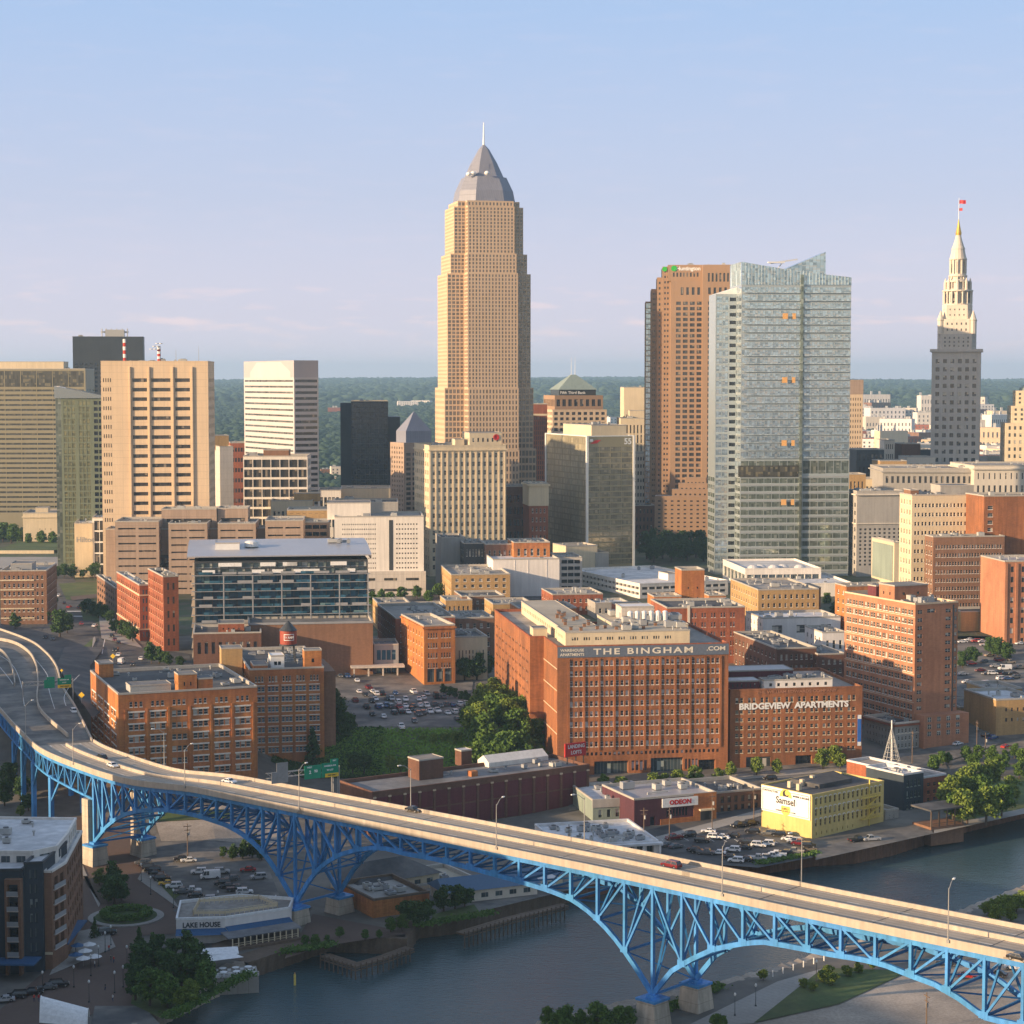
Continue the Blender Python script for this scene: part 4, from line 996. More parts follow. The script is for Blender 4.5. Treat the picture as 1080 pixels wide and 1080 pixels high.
# brown courts podium: stepped blocks
def podium(x0, x1, yt, D0, lab, n, r, dep=34, wall='concrete_brown', zb=26, ang=4, **kw):
    b = rect_bld('courts_block', lab, 'office building', x0, D0, yt, ang, x1, ('m', dep), zb, S(n=n, r=r, w=.86, h=.22, mt=2.0, mb=1, mx=.8, style='strip', g='g_strip', fr=wall, d=1.0, cent=.7), S(n=max(1, n), r=r, w=.8, h=.22, mt=2, mb=1, style='strip', g='g_strip', fr=wall, d=.8), wall, 'roof_gravel', cl=5, **kw); b.done(); return b
podium(122, 168, 550, 1100, 'brown concrete court block with strip windows at the foot of the cream tower', 2, 9)
podium(178, 219, 552, 1100, 'brown concrete court block with strip windows, second from the cream tower corner', 2, 9)
podium(230, 270, 552, 1100, 'brown concrete court block with strip windows behind the curved roof flats', 2, 9)
podium(280, 320, 549, 1100, 'brown concrete court block with strip windows beside the open floor garage', 2, 9)
podium(112, 319, 558, 1112, 'recessed dark brown link running behind the four court blocks', 1, 1, 22)
podium(171, 229, 537, 1122, 'upper windowless pale brown box above the court blocks beside the cream tower', 1, 1, 20, zb=60)
podium(230, 262, 536, 1126, 'smaller windowless pale brown box above the court blocks further right', 1, 1, 20, zb=60)
b = rect_bld('parking_garage', 'open floor concrete garage with a yellowish top beside the white prison', 'parking garage', 320, 1130, 551, 4, 347, ('m', 30), 26, S(n=3, r=9, w=.9, h=.55, mt=.6, g='g_black', fr='metal_dark', d=.6), None, 'concrete_brown', 'roof_tan', cl=3); b.done()
b = rect_bld('low_office', 'low ochre stone block with flat roof behind the court blocks', 'building', 303, 1160, 538, 4, 346, ('m', 30), 26, S(n=6, r=1, w=.5, h=.1, mt=1, mb=40), None, 'brick_yellow', 'roof_tan', cl=3); b.done()
b = rect_bld('office_slab', 'plain pale grey slab with a brown upper box beside the cream tower', 'building', 233, 1330, 471, 18, 247, 222, 26, None, None, 'concrete_pale', 'roof_tan', cl=2); b.pent(-4, 16, b.W, 34, b.H - 1, 8, 'brick_yellow'); b.done()
b = rect_bld('low_office', 'reddish brick flat block between the grey slab and the white banded tower', 'building', 244, 1500, 467, 10, 262, ('m', 30), 26, S(n=5, r=9, w=.7, h=.4, g='g_strip'), None, 'brick_red', 'roof_gravel', cl=2); b.done()
# white banded tower with chamfered top
D_ = 1400; ang = 58.; cx = 311.5
ox, oy, W, Ld = plan(cx, D_, ang - 30, 337, 259, 'L')
b = Bld('office_tower', 'white tower with thin dark bands and a sloping chamfered white top', 'tower', (ox, oy, 26), R(ang - 30)); H = ZP(398, D_) - 26; Ht = ZP(380, D_) - 26
P = [(0, 0), (W, 0), (W, Ld), (0, Ld)]
sp = S(n=1, r=29, w=.97, h=.5, mx=.6, mt=.5, mb=1, style='strip', g='g_strip', fr='tower_white', d=.3); sp2 = dict(sp, h=.36, g='g_white')
surf('tower_white', (.50, .48, .47), rough=.5, var=.04, streak=.02); b.walls(P[3:] + P[:3], 0, H, [sp2, sp, sp, None], 'tower_white')
i_ = 9.
Q = [(i_, i_ * .4), (W - i_ * .5, i_ * .4), (W - i_ * .5, Ld - i_), (i_, Ld - i_)]
m = MB(); 
for k in range(4): m.poly([(*P[k], H), (*P[(k + 1) % 4], H), (*P[(k + 1) % 4], Ht), (*P[k], Ht)])
m.poly([(*p, Ht) for p in P]); m.build('roof', 'tower_screen', b.root)
m = MB(); m.poly([(-.15, Ld * .86, H - .5), (-.15, Ld * .06, H - .5), (-.15, Ld * .06, H + 4), (-.15, Ld * .25, Ht - 1), (-.15, Ld * .72, Ht - 1), (-.15, Ld * .86, H + 4)]); m.build('sloped_panel', 'tower_white', b.root); b.done()
# dark grid block
b = rect_bld('office_block', 'dark glass block behind a white grid frame with a rusty rooftop box', 'office building', 257.5, 1250, 481, 2, 325, ('m', 34), 26, S(n=7, r=11, w=.93, h=.78, mt=1.6, mx=.3, g='g_strip', fr='metal_white', d=.9), S(n=4, r=11, w=.8, h=.72, g='g_strip'), 'concrete_white', 'roof_gravel', cl=4)
b.pent(12, 8, 28, 22, b.H - .9, 4.5, 'brick_brown'); b.done()
# black glass tower group
b = rect_bld('glass_tower', 'near black glass tower of three joined slabs with a pale roof edge', 'tower', 371, 1500, 423, 4, 410, ('m', 40), 26, S(n=8, r=26, w=.94, h=.86, mt=1, mx=.4, g='g_black', fr='metal_dark', d=.12), S(n=6, r=26, w=.94, h=.86, g='g_black', fr='metal_dark', d=.12), 'metal_dark', 'roof_gravel', cl=5, coping='stone_cream')
H = b.H; m = MB(); m.box(-8, 3, -5, 0, 34, H - 1.5); m.build('side_slab', 'cladding_dark', b.root); m = MB(); m.box(b.W, 4, -5, b.W + 9, 36, H - 12); m.build('side_slab', 'metal_dark', b.root); b.done()
b = rect_bld('low_office', 'cream low classical block with a flat roof before the black tower', 'building', 360, 1380, 515, 4, 412, ('m', 34), 26, S(n=9, r=1, w=.5, h=.3, mt=4), None, 'stone_cream', 'roof_tan', cl=6); b.done()
b = rect_bld('low_office', 'dark low block with pale upper windows beside the cream classical block', 'building', 336, 1360, 517, 4, 360, ('m', 34), 26, S(n=5, r=3, w=.7, h=.5), None, 'concrete_white', 'roof_grey', cl=4); b.done()
b = rect_bld('low_office', 'ochre hipped low block left of the white prison roof', 'building', 286, 1230, 528, 4, 330, ('m', 40), 26, S(n=9, r=2, w=.5, h=.5), None, 'stone_cream', 'roof_tan', cl=8); b.pent(14, 10, 30, 26, b.H, 4, 'brick_yellow', 'roof_tan'); b.done()
b = rect_bld('low_office', 'dark low shed roofed block behind the white prison', 'building', 352, 1200, 530, 4, 420, ('m', 40), 26, S(n=9, r=2, w=.5, h=.5), None, 'stone_grey', 'roof_dark', cl=8); b.done()
# pyramid topped tower
D_ = 1300
ox, oy, W, Ld = plan(426.5, D_, 30, 462, 412, 'L')
b = Bld('office_tower', 'tan tower with a grey stone pyramid roof behind the cream hotel', 'tower', (ox, oy, 26), R(30)); H = ZP(467, D_) - 26; P = [(0, 0), (W, 0), (W, Ld), (0, Ld)]
b.walls(P[3:] + P[:3], 0, H, [S(n=5, r=24, w=.35, h=.5, mt=2, g='g_bronze', fr='stone_grey'), S(n=5, r=22, w=.72, h=.6, mt=6, g='g_strip', fr='stone_tan'), None, None], 'concrete_brown')
I = inset_poly(P, 3); h1 = ZP(455, D_) - 26; h2 = ZP(434, D_) - 26; m = MB(); cc = (W / 2, Ld / 2)
for k in range(4): m.poly([(*P[k], H), (*P[(k + 1) % 4], H), (*I[(k + 1) % 4], H), (*I[k], H)]); m.poly([(*I[k], H), (*I[(k + 1) % 4], H), (*I[(k + 1) % 4], h1), (*I[k], h1)]); m.poly([(*I[k], h1), (*I[(k + 1) % 4], h1), (*cc, h2)])
m.build('roof', 'slate_crown', b.root); b.done()
# cream art deco hotel
D_ = 1200
ox, oy, W, Ld = plan(453, D_, 22, 530, 436, 'L')
b = Bld('art_deco_building', 'cream art deco block with regular dark windows and a red ring roof sign', 'building', (ox, oy, 26), R(14)); H = ZP(470, D_) - 26; W = AX(531, D_) - AX(453, D_) + 3; Ld = 46
P = [(0, 0), (W, 0), (W, Ld), (0, Ld)]
sp = S(n=13, r=14, w=.42, h=.52, mt=3.5, mb=3, g='g_dark', fr='stone_cream', style='twin', d=.3); sl_ = S(n=7, r=14, w=.5, h=.52, mt=3.5, mb=3, g='g_dark', fr='stone_cream', style='twin', d=.3)
b.walls(P[3:] + P[:3], 0, H, [sl_, sp, sl_, None], 'stone_cream'); b.top(P, H, 'roof_dark', 1., coping='stone_cream'); b.band(P, H - 3.2, H - 2.6, .8, 'stone_cream')
for k in range(0, 14): b.box('pilaster', W * k / 13 * .97 + .4, -.35, 0, W * k / 13 * .97 + .95, -.01, H - 3.3, 'stone_cream')
b.pent(W * .55, 6, W * .97, 26, H - 1, 8.5, 'stone_cream', win=S(n=6, r=1, w=.4, h=.4)); b.pent(W * .38, 10, W * .5, 22, H - 1, 4.5, 'stone_cream')
m = MB(); m.lathe([(1.9, 0), (1.9, .3), (1.2, .3), (1.2, 0)], 16, 0); o = m.build('ring_sign', 'sign_red', b.root, (W * .9, 5.9, H + 4.6)); o.rotation_euler = (pi / 2, 0, 0)
b.clutter(4, 6, W * .4, 30, H - 1, 8, 4); b.done()
# ------------------------------------------------------------ the great tower with the stepped crown
D_ = 1362
b = Bld('skyscraper', 'tallest tan stone skyscraper with stepped shaft, grey pointed crown and a spire', 'skyscraper', (AX(510, D_), D_ + 26, 26), R(13)); k = D_ / FPX
def zq(py): return ZP(py, D_) - 26
def plus(a, c): return [(-c, -a), (c, -a), (c, -c), (a, -c), (a, c), (c, c), (c, a), (-c, a), (-c, c), (-a, c), (-a, -c), (-c, -c)]
def tier(a, c, y0, y1, r):
    P = plus(a, c); F = S(bay=2.35, r=r, w=.52, h=.66, mt=.6, mb=.2, mx=.4, g='g_key', fr='stone_warm', d=.28, maxind=100); N = S(bay=2.6, r=r, w=.75, h=.7, mt=.6, mb=.2, mx=.2, g='g_key', fr='stone_warm', d=.2, maxind=100)
    sp = [F, N, N, F, N, N, None, None, None, S(bay=3.2, r=r, w=.35, h=.5, mt=.6, mb=.2, mx=.5, g='g_key', fr='stone_warm', d=.2), N, N]
    b.walls(P, max(0, zq(y0)), zq(y1), sp, 'stone_warm'); m = MB(); m.poly([(x, y, zq(y1)) for x, y in P]); m.build('setback_roof', 'roof_gravel', b.root)
tier(33.2, 17.5, 620, 474, 14); tier(31.2, 17.5, 474, 409, 11); tier(29.2, 17.5, 409, 288, 30) ; tier(26.8, 17.0, 288, 267, 5); tier(24.2, 16.2, 267, 217, 13)
tier(21.6, 16.2, 217, 211, 1)
# crown: stacked tapering blocks
m = MB(); prof = [(211, 20, 16), (199, 18.6, 15), (184, 14.4, 12), (183.5, 12.6, 10.4), (168, 8.4, 7.2), (153, 3.4, 3), (148, .7, .6)]
def oct_(a, c): return [(-c, -a), (c, -a), (a, -c), (a, c), (c, a), (-c, a), (-a, c), (-a, -c)]
for (y0, a0, c0), (y1, a1, c1) in zip(prof, prof[1:]):
    P0, P1 = oct_(a0, c0 * .62), oct_(a1, c1 * .62)
    for q in range(8): m.poly([(*P0[q], zq(y0)), (*P0[(q + 1) % 8], zq(y0)), (*P1[(q + 1) % 8], zq(y1)), (*P1[q], zq(y1))])
m.build('crown_roof', 'slate_crown', b.root)
for a in range(4):
    m = MB()
    for (y0, y1, r0, r1, w_) in ((211, 187, 20.4, 14.6, 4), (185, 170, 12.8, 9.2, 2.2), (170, 157, 8.4, 4.8, 1.2)):
        ca, sa = cos(a * pi / 2), sin(a * pi / 2)
        def T(x, y, z): return (x * ca - y * sa, x * sa + y * ca, z)
        m.poly([T(r0, -w_, zq(y0)), T(r0, w_, zq(y0)), T(r1, w_ * .8, zq(y1)), T(r1, -w_ * .8, zq(y1))]); m.poly([T(r1, -w_ * .8, zq(y1)), T(r1, w_ * .8, zq(y1)), T(r1 - 4, w_ * .8, zq(y1)), T(r1 - 4, -w_ * .8, zq(y1))])
        m.poly([T(r0, w_, zq(y0)), T(r0 - 5, w_, zq(y0)), T(r1 - 4, w_ * .8, zq(y1)), T(r1, w_ * .8, zq(y1))]); m.poly([T(r0 - 5, -w_, zq(y0)), T(r0, -w_, zq(y0)), T(r1, -w_ * .8, zq(y1)), T(r1 - 4, -w_ * .8, zq(y1))])
    m.build('crown_dormer', 'slate_crown', b.root)
m = MB(); m.tube((0, 0, zq(149)), (0, 0, zq(124)), .75, 8, 0, .25); m.build('spire', 'sign_white', b.root)
for px, py in ((489, 182), (494, 181), (508, 181)): m = MB(); m.lathe([(.2, -1.6), (1.5, -.8), (1.9, 0), (1.5, .9), (.2, 1.6)], 12); m.build('dish_aerial', 'sign_white', b.root, ((px - 510) * k * .97, -16.5 + (px < 500) * 4, zq(py)))
b.done()
# ------------------------------------------------------------ between the great tower and the glass tower
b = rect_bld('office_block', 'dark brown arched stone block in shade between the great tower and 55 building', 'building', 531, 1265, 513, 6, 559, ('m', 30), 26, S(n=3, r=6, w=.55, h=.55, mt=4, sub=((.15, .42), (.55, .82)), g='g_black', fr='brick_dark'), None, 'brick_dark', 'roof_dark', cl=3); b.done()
b = rect_bld('office_block', 'narrow orange brick block with an ornate cream upper storey and cornice', 'building', 558, 1240, 510, 8, 578, ('m', 26), 26, S(n=4, r=9, w=.38, h=.5, mt=3, g='g_dark', style='sash'), None, 'brick_red', 'roof_gravel', cl=4)
m = MB(); m.box(-.3, -.3, b.H - 14, b.W + .3, 26, b.H - .4); m.build('upper_storey', 'stone_cream', b.root); b.band(b.P, b.H - 1.5, b.H - .6, 1.2, 'stone_cream'); b.done()
b = rect_bld('office_tower', 'slim red brick tower with a pale band near its top behind the great tower', 'tower', 561, 1520, 426, 5, 577, ('m', 24), 26, S(n=6, r=24, w=.4, h=.7, mt=9, g='g_strip', fr='brick_red'), None, 'brick_red', 'roof_gravel', cl=3); b.band(b.P, b.H - 9, b.H - 7.5, .4, 'stone_cream', 'band'); b.done()
# stepped tower with green pyramid
D_ = 1600; b = Bld('office_tower', 'pink granite stepped tower with a pale green pyramid roof and two masts', 'tower', (AX(605, D_), D_ + 24, 26), R(12)); zz = lambda py: ZP(py, D_) - 26
def sq(a): return [(-a, -a), (a, -a), (a, a), (-a, a)]
T_ = lambda a, y0, y1, n, r, g='g_strip', wl='granite_huntington': (b.walls(sq(a), max(0, zz(y0)), zz(y1), S(n=n, r=r, w=.62, h=.55, mt=1, mb=.4, mx=.6, g=g, fr=wl, d=.4), wl), (lambda m: (m.poly([(x, y, zz(y1)) for x, y in sq(a)]), m.build('setback_roof', 'roof_gravel', b.root)))(MB()))
T_(22.5, 620, 432, 9, 22, wl='stone_tan'); T_(20, 432, 417, 8, 1); T_(18.2, 432, 417, 9, 3)
m = MB(); m.prism(sq(15.2), zz(417), zz(411), top=False); m.build('glass_band', 'g_black', b.root)
m = MB()
for q in range(4): a, c = sq(16.2)[q], sq(16.2)[(q + 1) % 4]; m.poly([(*a, zz(411)), (*c, zz(411)), (c[0] * .12, c[1] * .12, zz(395)), (a[0] * .12, a[1] * .12, zz(395))])
m.poly([(x * .12, y * .12, zz(395)) for x, y in sq(16.2)]); m.build('roof', 'copper_green', b.root)
antenna(b, -1.5, 0, zz(396), 15, 'sign_white', r=.2); antenna(b, 1.6, 0, zz(396), 15, 'sign_white', r=.2)
text('Fifth Third Bank', b.root, (-4, -15.3, zz(414.3)), 0, 3.2, 'sign_white'); b.done()
# the 55 building
D_ = 1240; ox, oy, W, Ld = plan(619, D_, 20, 668, 576, 'L')
b = Bld('office_building', 'bronze glass block with white corner columns and a white number 55 at its top', 'office building', (ox, oy, 26), R(20)); H = ZP(460, D_) - 26; P = [(0, 0), (W, 0), (W, Ld), (0, Ld)]
fs = S(n=1, r=21, w=.975, h=.78, mx=.9, mt=6.5, mb=3, g='g_sq', fr='metal_grey', d=.12); fl_ = S(n=1, r=21, w=.975, h=.80, mx=.9, mt=1.2, mb=3, g='g_bronze', fr='federal_bronze', d=.12)
fs = dict(fs, n=4, w=.97); fl_ = dict(fl_, n=5, w=.97, g='g_left')
b.walls(P[3:] + P[:3], 0, H, [fl_, fs, fl_, None], 'federal_bronze'); b.top(P, H, 'roof_gravel', .9, coping='metal_white')
for x, y in ((0, 0), (W, 0), (0, Ld)): b.box('corner_column', x - .7, y - .7, -5, x + .7, y + .7, H + .3, 'metal_white')
b.pent(W * .2, Ld * .12, W * .95, Ld * .8, H - .9, 7.5, 'stone_cream'); b.clutter(W * .3, Ld * .2, W * .8, Ld * .6, H + 6.6, 5, 2)
text('55', b.root, (W * .87, -.12, H - 3.6), 0, 5.2, 'sign_white', bold=.03); m = MB(); m.poly([(W * .05, -.1, H - 5), (W * .2, -.1, H - 4.6), (W * .3, -.1, H - 2.4), (W * .17, -.1, H - 2.6)]); m.build('flag_logo', 'sign_red', b.root); m = MB(); m.poly([(W * .05, -.1, H - 3.5), (W * .12, -.1, H - 3.6), (W * .12, -.1, H - 1.8), (W * .06, -.1, H - 1.8)]); m.build('flag_logo', 'sign_white', b.root)
b.done()
b = rect_bld('annex', 'cream windowless annex at the foot of the bronze glass block', 'building', 597, 1190, 576, 20, 630, ('m', 22), 26, None, None, 'stone_cream', 'roof_gravel', cl=3); b.done()
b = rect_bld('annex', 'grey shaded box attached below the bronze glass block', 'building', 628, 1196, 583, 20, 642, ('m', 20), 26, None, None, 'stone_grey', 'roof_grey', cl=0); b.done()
b = rect_bld('office_tower', 'cream stone tower with a dark slot below its roof behind the bronze block', 'tower', 657.5, 1700, 408.5, 3, 690, ('m', 30), 26, [S(n=9, r=18, w=.3, h=.5, mt=22, mb=2, g='g_strip'), S(n=1, r=1, w=.9, h=.9, mt=11, mb=127, g='g_black')], None, 'stone_cream', 'roof_gravel', cl=2); b.done()
b = rect_bld('office_tower', 'cream classical block with columns in front of the slotted cream tower', 'building', 654, 1600, 441, 3, 690, ('m', 30), 26, S(n=9, r=3, w=.4, h=.86, mt=5, mb=60, g='g_strip'), None, 'stone_cream', 'roof_gravel', cl=4); b.pent(8, 6, 22, 20, b.H, 6, 'stone_cream'); b.done()
b = rect_bld('office_tower', 'pale blue grey shaded block with stacked windows beside the dark red block', 'building', 664, 1450, 478, 3, 690, ('m', 30), 26, S(n=8, r=12, w=.5, h=.5), None, 'stone_pale', 'roof_gravel', cl=2); b.done()
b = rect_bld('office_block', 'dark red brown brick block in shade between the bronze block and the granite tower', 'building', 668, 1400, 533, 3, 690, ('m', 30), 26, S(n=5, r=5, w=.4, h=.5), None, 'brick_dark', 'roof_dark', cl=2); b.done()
# ------------------------------------------------------------ granite tower with saw-tooth steps
D_ = 1400; b = Bld('skyscraper', 'stepped pink granite skyscraper with green and white name sign at its top', 'skyscraper', (AX(706, D_), D_, 26), R(-3)); k = D_ / FPX
zq = lambda py: ZP(py, D_) - 26
gr = dict(wall='granite_huntington')
def G_(n, r, w=.5, h=.42, mx=.8, mt=1.5, mb=.5, g='g_strip', **kw): return S(n=n, r=r, w=w, h=h, mx=mx, mt=mt, mb=mb, g=g, fr='granite_huntington', d=.5, **kw)
W = AX(775, D_) - AX(706, D_)
def blk(x0, y0, x1, y1, yb, yt, sf, ss_):
    P = [(x0, y0), (x1, y0), (x1, y1), (x0, y1)]; b.walls(P[3:] + P[:3], max(0, zq(yb)), zq(yt), [ss_, sf, None, None], 'granite_huntington'); m = MB(); m.poly([(x, y, zq(yt)) for x, y in P]); m.build('setback_roof', 'roof_gravel', b.root)
xx = lambda px: (px - 706) * k
blk(xx(706), 0, xx(741), 40, 620, 296, [G_(4, 1, .5, .8, mt=4, mb=zq(312), mx=(6, 2)) , G_(4, 46, .68, .60, mt=zq(296) - zq(317), mx=(3, 1))], None)
blk(xx(703), 4, xx(739), 44, 296, 279, G_(8, 1, .5, .62, mt=4.5, mb=2, mx=(3, 2)), None)
blk(xx(739), -3, xx(776), 40, 620, 279.5, [G_(7, 1, .5, .8, mt=5, mb=zq(298.5), mx=(3, 3)), G_(5, 1, .5, .7, mt=zq(279.5) - zq(302), mb=zq(312), mx=(3, 3)), G_(4, 46, .68, .60, mt=zq(279.5) - zq(317), mx=(3, 1))], None)
blk(xx(697.5), 8, xx(706), 48, 620, 280.5, G_(2, 52, .55, .4), G_(3, 50, .6, .4))
blk(xx(692), 13, xx(697.5), 52, 620, 291.5, G_(1, 50, .6, .45, mt=2), G_(4, 50, .6, .5, g='g_tower_low'))
blk(xx(686), 18, xx(692), 56, 620, 303.5, G_(2, 48, .55, .4), G_(4, 48, .6, .5, g='g_tower_low'))
blk(xx(680), 24, xx(686), 60, 620, 316.5, G_(1, 46, .9, .86, g='g_tower', mt=1, mx=.2), G_(6, 46, .8, .7, g='g_tower_low'))
# stepped podium
for i, (x0, x1, yt) in enumerate(((690, 746, 522), (708, 746, 515), (715, 745, 509), (722, 744, 503))): blk(xx(x0), -14 + i * 3, xx(x1), 2 + i, 640, yt, G_(8 - i, 12, .4, .35, mt=2), G_(3, 10, .4, .4))
m = MB(); m.lathe([(2.0, 0), (2.0, .4)], 18); o = m.build('round_logo', 'brand_green', b.root, (xx(709.3), 3.9, zq(282.8))); o.rotation_euler = (pi / 2, 0, 0)
m = MB(); m.lathe([(1.7, 0), (1.7, .4)], 18); o = m.build('round_logo', 'brand_green', b.root, (xx(699.7), 7.8, zq(283.2))); o.rotation_euler = (pi / 2, 0, 0)
text('Huntington', b.root, (xx(724.5), 3.85, zq(283.0)), 0, 3.7, 'sign_white', bold=.03); b.clutter(5, 8, 40, 30, zq(279), 6, 8); b.done()
# ------------------------------------------------------------ tall glass tower
D_ = 1200; b = Bld('glass_skyscraper', 'tall pale blue green glass tower with balconies and a slanted glass crown', 'skyscraper', (AX(780, D_), D_, 26), R(5)); k = D_ / FPX; zq = lambda py: ZP(py, D_) - 26
W = (895 - 780) * k / cos(R(5)) * 1.015; H = zq(300); Ht = zq(276)
ym = zq(483); L_ = 36
def gl(n, r, mb, mt, g, h=.62, mx=.3, w=.94): return S(n=n, r=r, w=w, h=h, mx=mx, mt=mt, mb=mb, g=g, fr='g_spandrel', d=.14, style='curtain')
P = [(0, 0), (W, 0), (W, L_), (0, L_)]
low = zq(503)
fr_ = [gl(14, 12, 3, H - low, 'g_tower_low', .68), gl(14, 1, low, H - ym, 'g_tower_low', .7), gl(14, 22, ym, .5, 'g_tower', .60)]
sd_ = [gl(4, 12, 3, H - low, 'g_tower_low', .72), gl(4, 23, low, .5, 'g_tower', .72)]
b.walls(P[3:] + P[:3], 0, H, [sd_, fr_, sd_, None], 'g_spandrel')
# slanted crown, screen of tall glass fins
xr = W * .545
m = MB(); hl, hr, h2 = Ht, zq(280.5), zq(292)
def quad(x0, y0, x1, y1, za, zb_, zc=None): m.poly([(x0, y0, H), (x1, y1, H), (x1, y1, zb_), (x0, y0, za)], 0, [(0, 0), (math.dist((x0, y0), (x1, y1)), 0), (math.dist((x0, y0), (x1, y1)), zb_ - H), (0, za - H)])
hm = hl + (h2 - hl) * .55
quad(0, 0, xr, 0, hl, hm - 1); quad(xr, -.4, W, -.4, hm - 1, h2); quad(0, L_, 0, 0, hl, hl); quad(W, 0, W, L_, h2, h2); quad(W, L_, 0, L_, h2, hl); m.poly([(0, 0, H - .1), (W, 0, H - .1), (W, L_, H - .1), (0, L_, H - .1)])
m.build('glass_crown', 'g_tower', b.root)
m = MB(); 
for i in range(1, 34): x = W * i / 34; z = hl + (h2 - hl) * i / 34 - (1 if x < xr else 0) * .5; m.box(x - .12, -.75, H, x + .12, -.4, z)
for i in range(1, 9): m.box(-.4, L_ * i / 9 - .12, H, 0, L_ * i / 9 + .12, hl)
m.build('crown_mullion', 'g_spandrel', b.root)
m = MB(); xa, xb = W * .38, W * .80; za, zb_ = zq(285), zq(264)
for y0 in (10, 26): m.poly([(xa, y0, zq(291)), (xb, y0, zq(291)), (xb, y0, zb_), (xa, y0, za)], 0, [(0, 0), (20, 0), (20, 12), (0, 3)])
m.poly([(xa, 10, za), (xb, 10, zb_), (xb, 26, zb_), (xa, 26, za)]); m.poly([(xb, 10, zq(291)), (xb, 26, zq(291)), (xb, 26, zb_), (xb, 10, zb_)]); m.poly([(xa, 26, zq(291)), (xa, 10, zq(291)), (xa, 10, za), (xa, 26, za)]); m.build('roof_fin', 'g_tower', b.root)
m = MB(); m.bar((xa - 6, 10, zq(276.5)), (xa + 11, 12, zq(272)), 1.2, .8); m.bar((xa - 4, 11, zq(288)), (xa + 2, 11, zq(275)), .5, .5); m.box(xa - 8, 6, zq(276) - .3, xa + 2, 9, zq(276) + .5); m.build('roof_crane', 'metal_white', b.root)
# balconies: thin slabs with glass rails across the front, a band at each upper floor
fh = (H - ym) / 22.
for j in range(22):
    z = ym + j * fh; m = MB(); m.box(W * .02, -1.3, z - .15, W * .53, 0, z + .12, 0); m.box(W * .02, -1.33, z + .12, W * .53, -1.28, z + 1.15, 1); m.box(W * .57, -1.3, z - .15, W * .99, 0, z + .12, 0); m.box(W * .57, -1.33, z + .12, W * .99, -1.28, z + 1.15, 1)
    r = random.Random(j)
    m.build('balcony', ['g_spandrel', 'g_tower'], b.root)
for j in range(13):
    z = 3 + (low - 3) / 12. * j; b.box('slab_edge', -.1, -.3, z - .2, W + .1, 0, z + .15, 'metal_grey')
m = MB(); m.box(xr - .6, -1.8, 0, xr + .9, 0, H + 6); m.build('glass_seam', 'g_tower_low', b.root)
for py in (333.5, 401, 467.5, 530): 
    for px0, px1 in ((823.5, 829), (834, 837.5)): 
        m = MB(); x0, x1 = (px0 - 780) * k, (px1 - 780) * k; z = zq(py); m.box(x0, -1.5, z - 1.6, x1, -1.36, z + 1.8); m.build('orange_panel', 'orange_paint', b.root)
m = MB(); m.box(W * -.02, -.7, zq(503), W * .53, -.15, zq(491)); m.build('construction_screen', 'g_bronze', b.root)
# lower side wing on the left
P2 = [(-13, 14), (0, 14), (0, 36), (-13, 36)]; Hw = zq(309); 
b.walls(P2[3:] + P2[:3], 0, Hw, [gl(3, 12, 3, Hw - low, 'g_tower_low'), [gl(2, 36, 3, 1, 'g_tower', .8, (.5, 5)), gl(1, 36, 3, 1, 'g_black', .55, (8.5, .4))], None, None], 'g_spandrel', name='wing_wall')
m = MB(); m.poly([(-13, 14, Hw), (0, 14, Hw + 4), (0, 36, Hw + 4), (-13, 36, Hw)]); m.poly([(-13, 14, Hw), (0, 14, Hw), (0, 14, Hw + 4)]); m.build('wing_roof', 'metal_white', b.root); b.done()
# its podiums
b = rect_bld('glass_podium', 'white slab podium with a glass storey at the foot of the tall glass tower', 'building', 786, 1120, 600, 6, 866, ('m', 60), 26, S(n=10, r=1, w=.94, h=.62, mt=1.5, mb=1, g='g_store', d=.6), S(n=6, r=1, w=.94, h=.62, mt=1.5, mb=1, g='g_store', d=.6), 'concrete_white', 'roof_white', cl=4, coping='concrete_white', maxL=90)
for i, x in enumerate((6, 11, 18, 24, 33)): m = MB(); m.lathe([(3.2, 0), (3.4, 1.2), (1.8, 2.4), (.3, 2.6)], 12); m.build('white_tank', 'roof_white', b.root, (x, 6 + i % 2 * 3, b.H - .9))
b.done()
b = rect_bld('glass_podium', 'lower white terrace wing with square glazed bays beside the podium', 'building', 809, 1085, 616, 6, 900, ('m', 60), 26, S(n=8, r=1, w=.5, h=.6, mt=1, mb=6, mx=(12, 1), g='g_store', d=.8), None, 'concrete_white', 'roof_white', cl=5, coping='concrete_white', maxL=60); b.done()
# ------------------------------------------------------------ terminal tower
D_ = 1500; b = Bld('skyscraper', 'grey stone classical skyscraper with a tiered cream top, gold tip and flags', 'skyscraper', (AX(1012, D_), D_ + 20, 26), R(-14)); k = D_ / FPX; zq = lambda py: ZP(py, D_) - 26
def T4(a, y0, y1, sp, wall='stone_grey', cut=0):
    P = sq(a) if not cut else [(-a + cut, -a), (a - cut, -a), (a, -a + cut), (a, a - cut), (a - cut, a), (-a + cut, a), (-a, a - cut), (-a, -a + cut)]
    b.walls(P, max(0, zq(y0)), zq(y1), sp, wall, name='wall'); m = MB(); m.poly([(x, y, zq(y1)) for x, y in P]); m.build('setback_roof', 'stone_cream', b.root); return P
wn = S(n=6, r=21, w=.42, h=.5, mt=6, mb=6, mx=1.6, g='g_dark', fr='stone_terminal', d=.5, sub=((.24, .76),))
P = T4(17.9, 620, 368, wn, 'stone_terminal'); b.band(P, zq(371), zq(368), 1.4, 'stone_terminal')
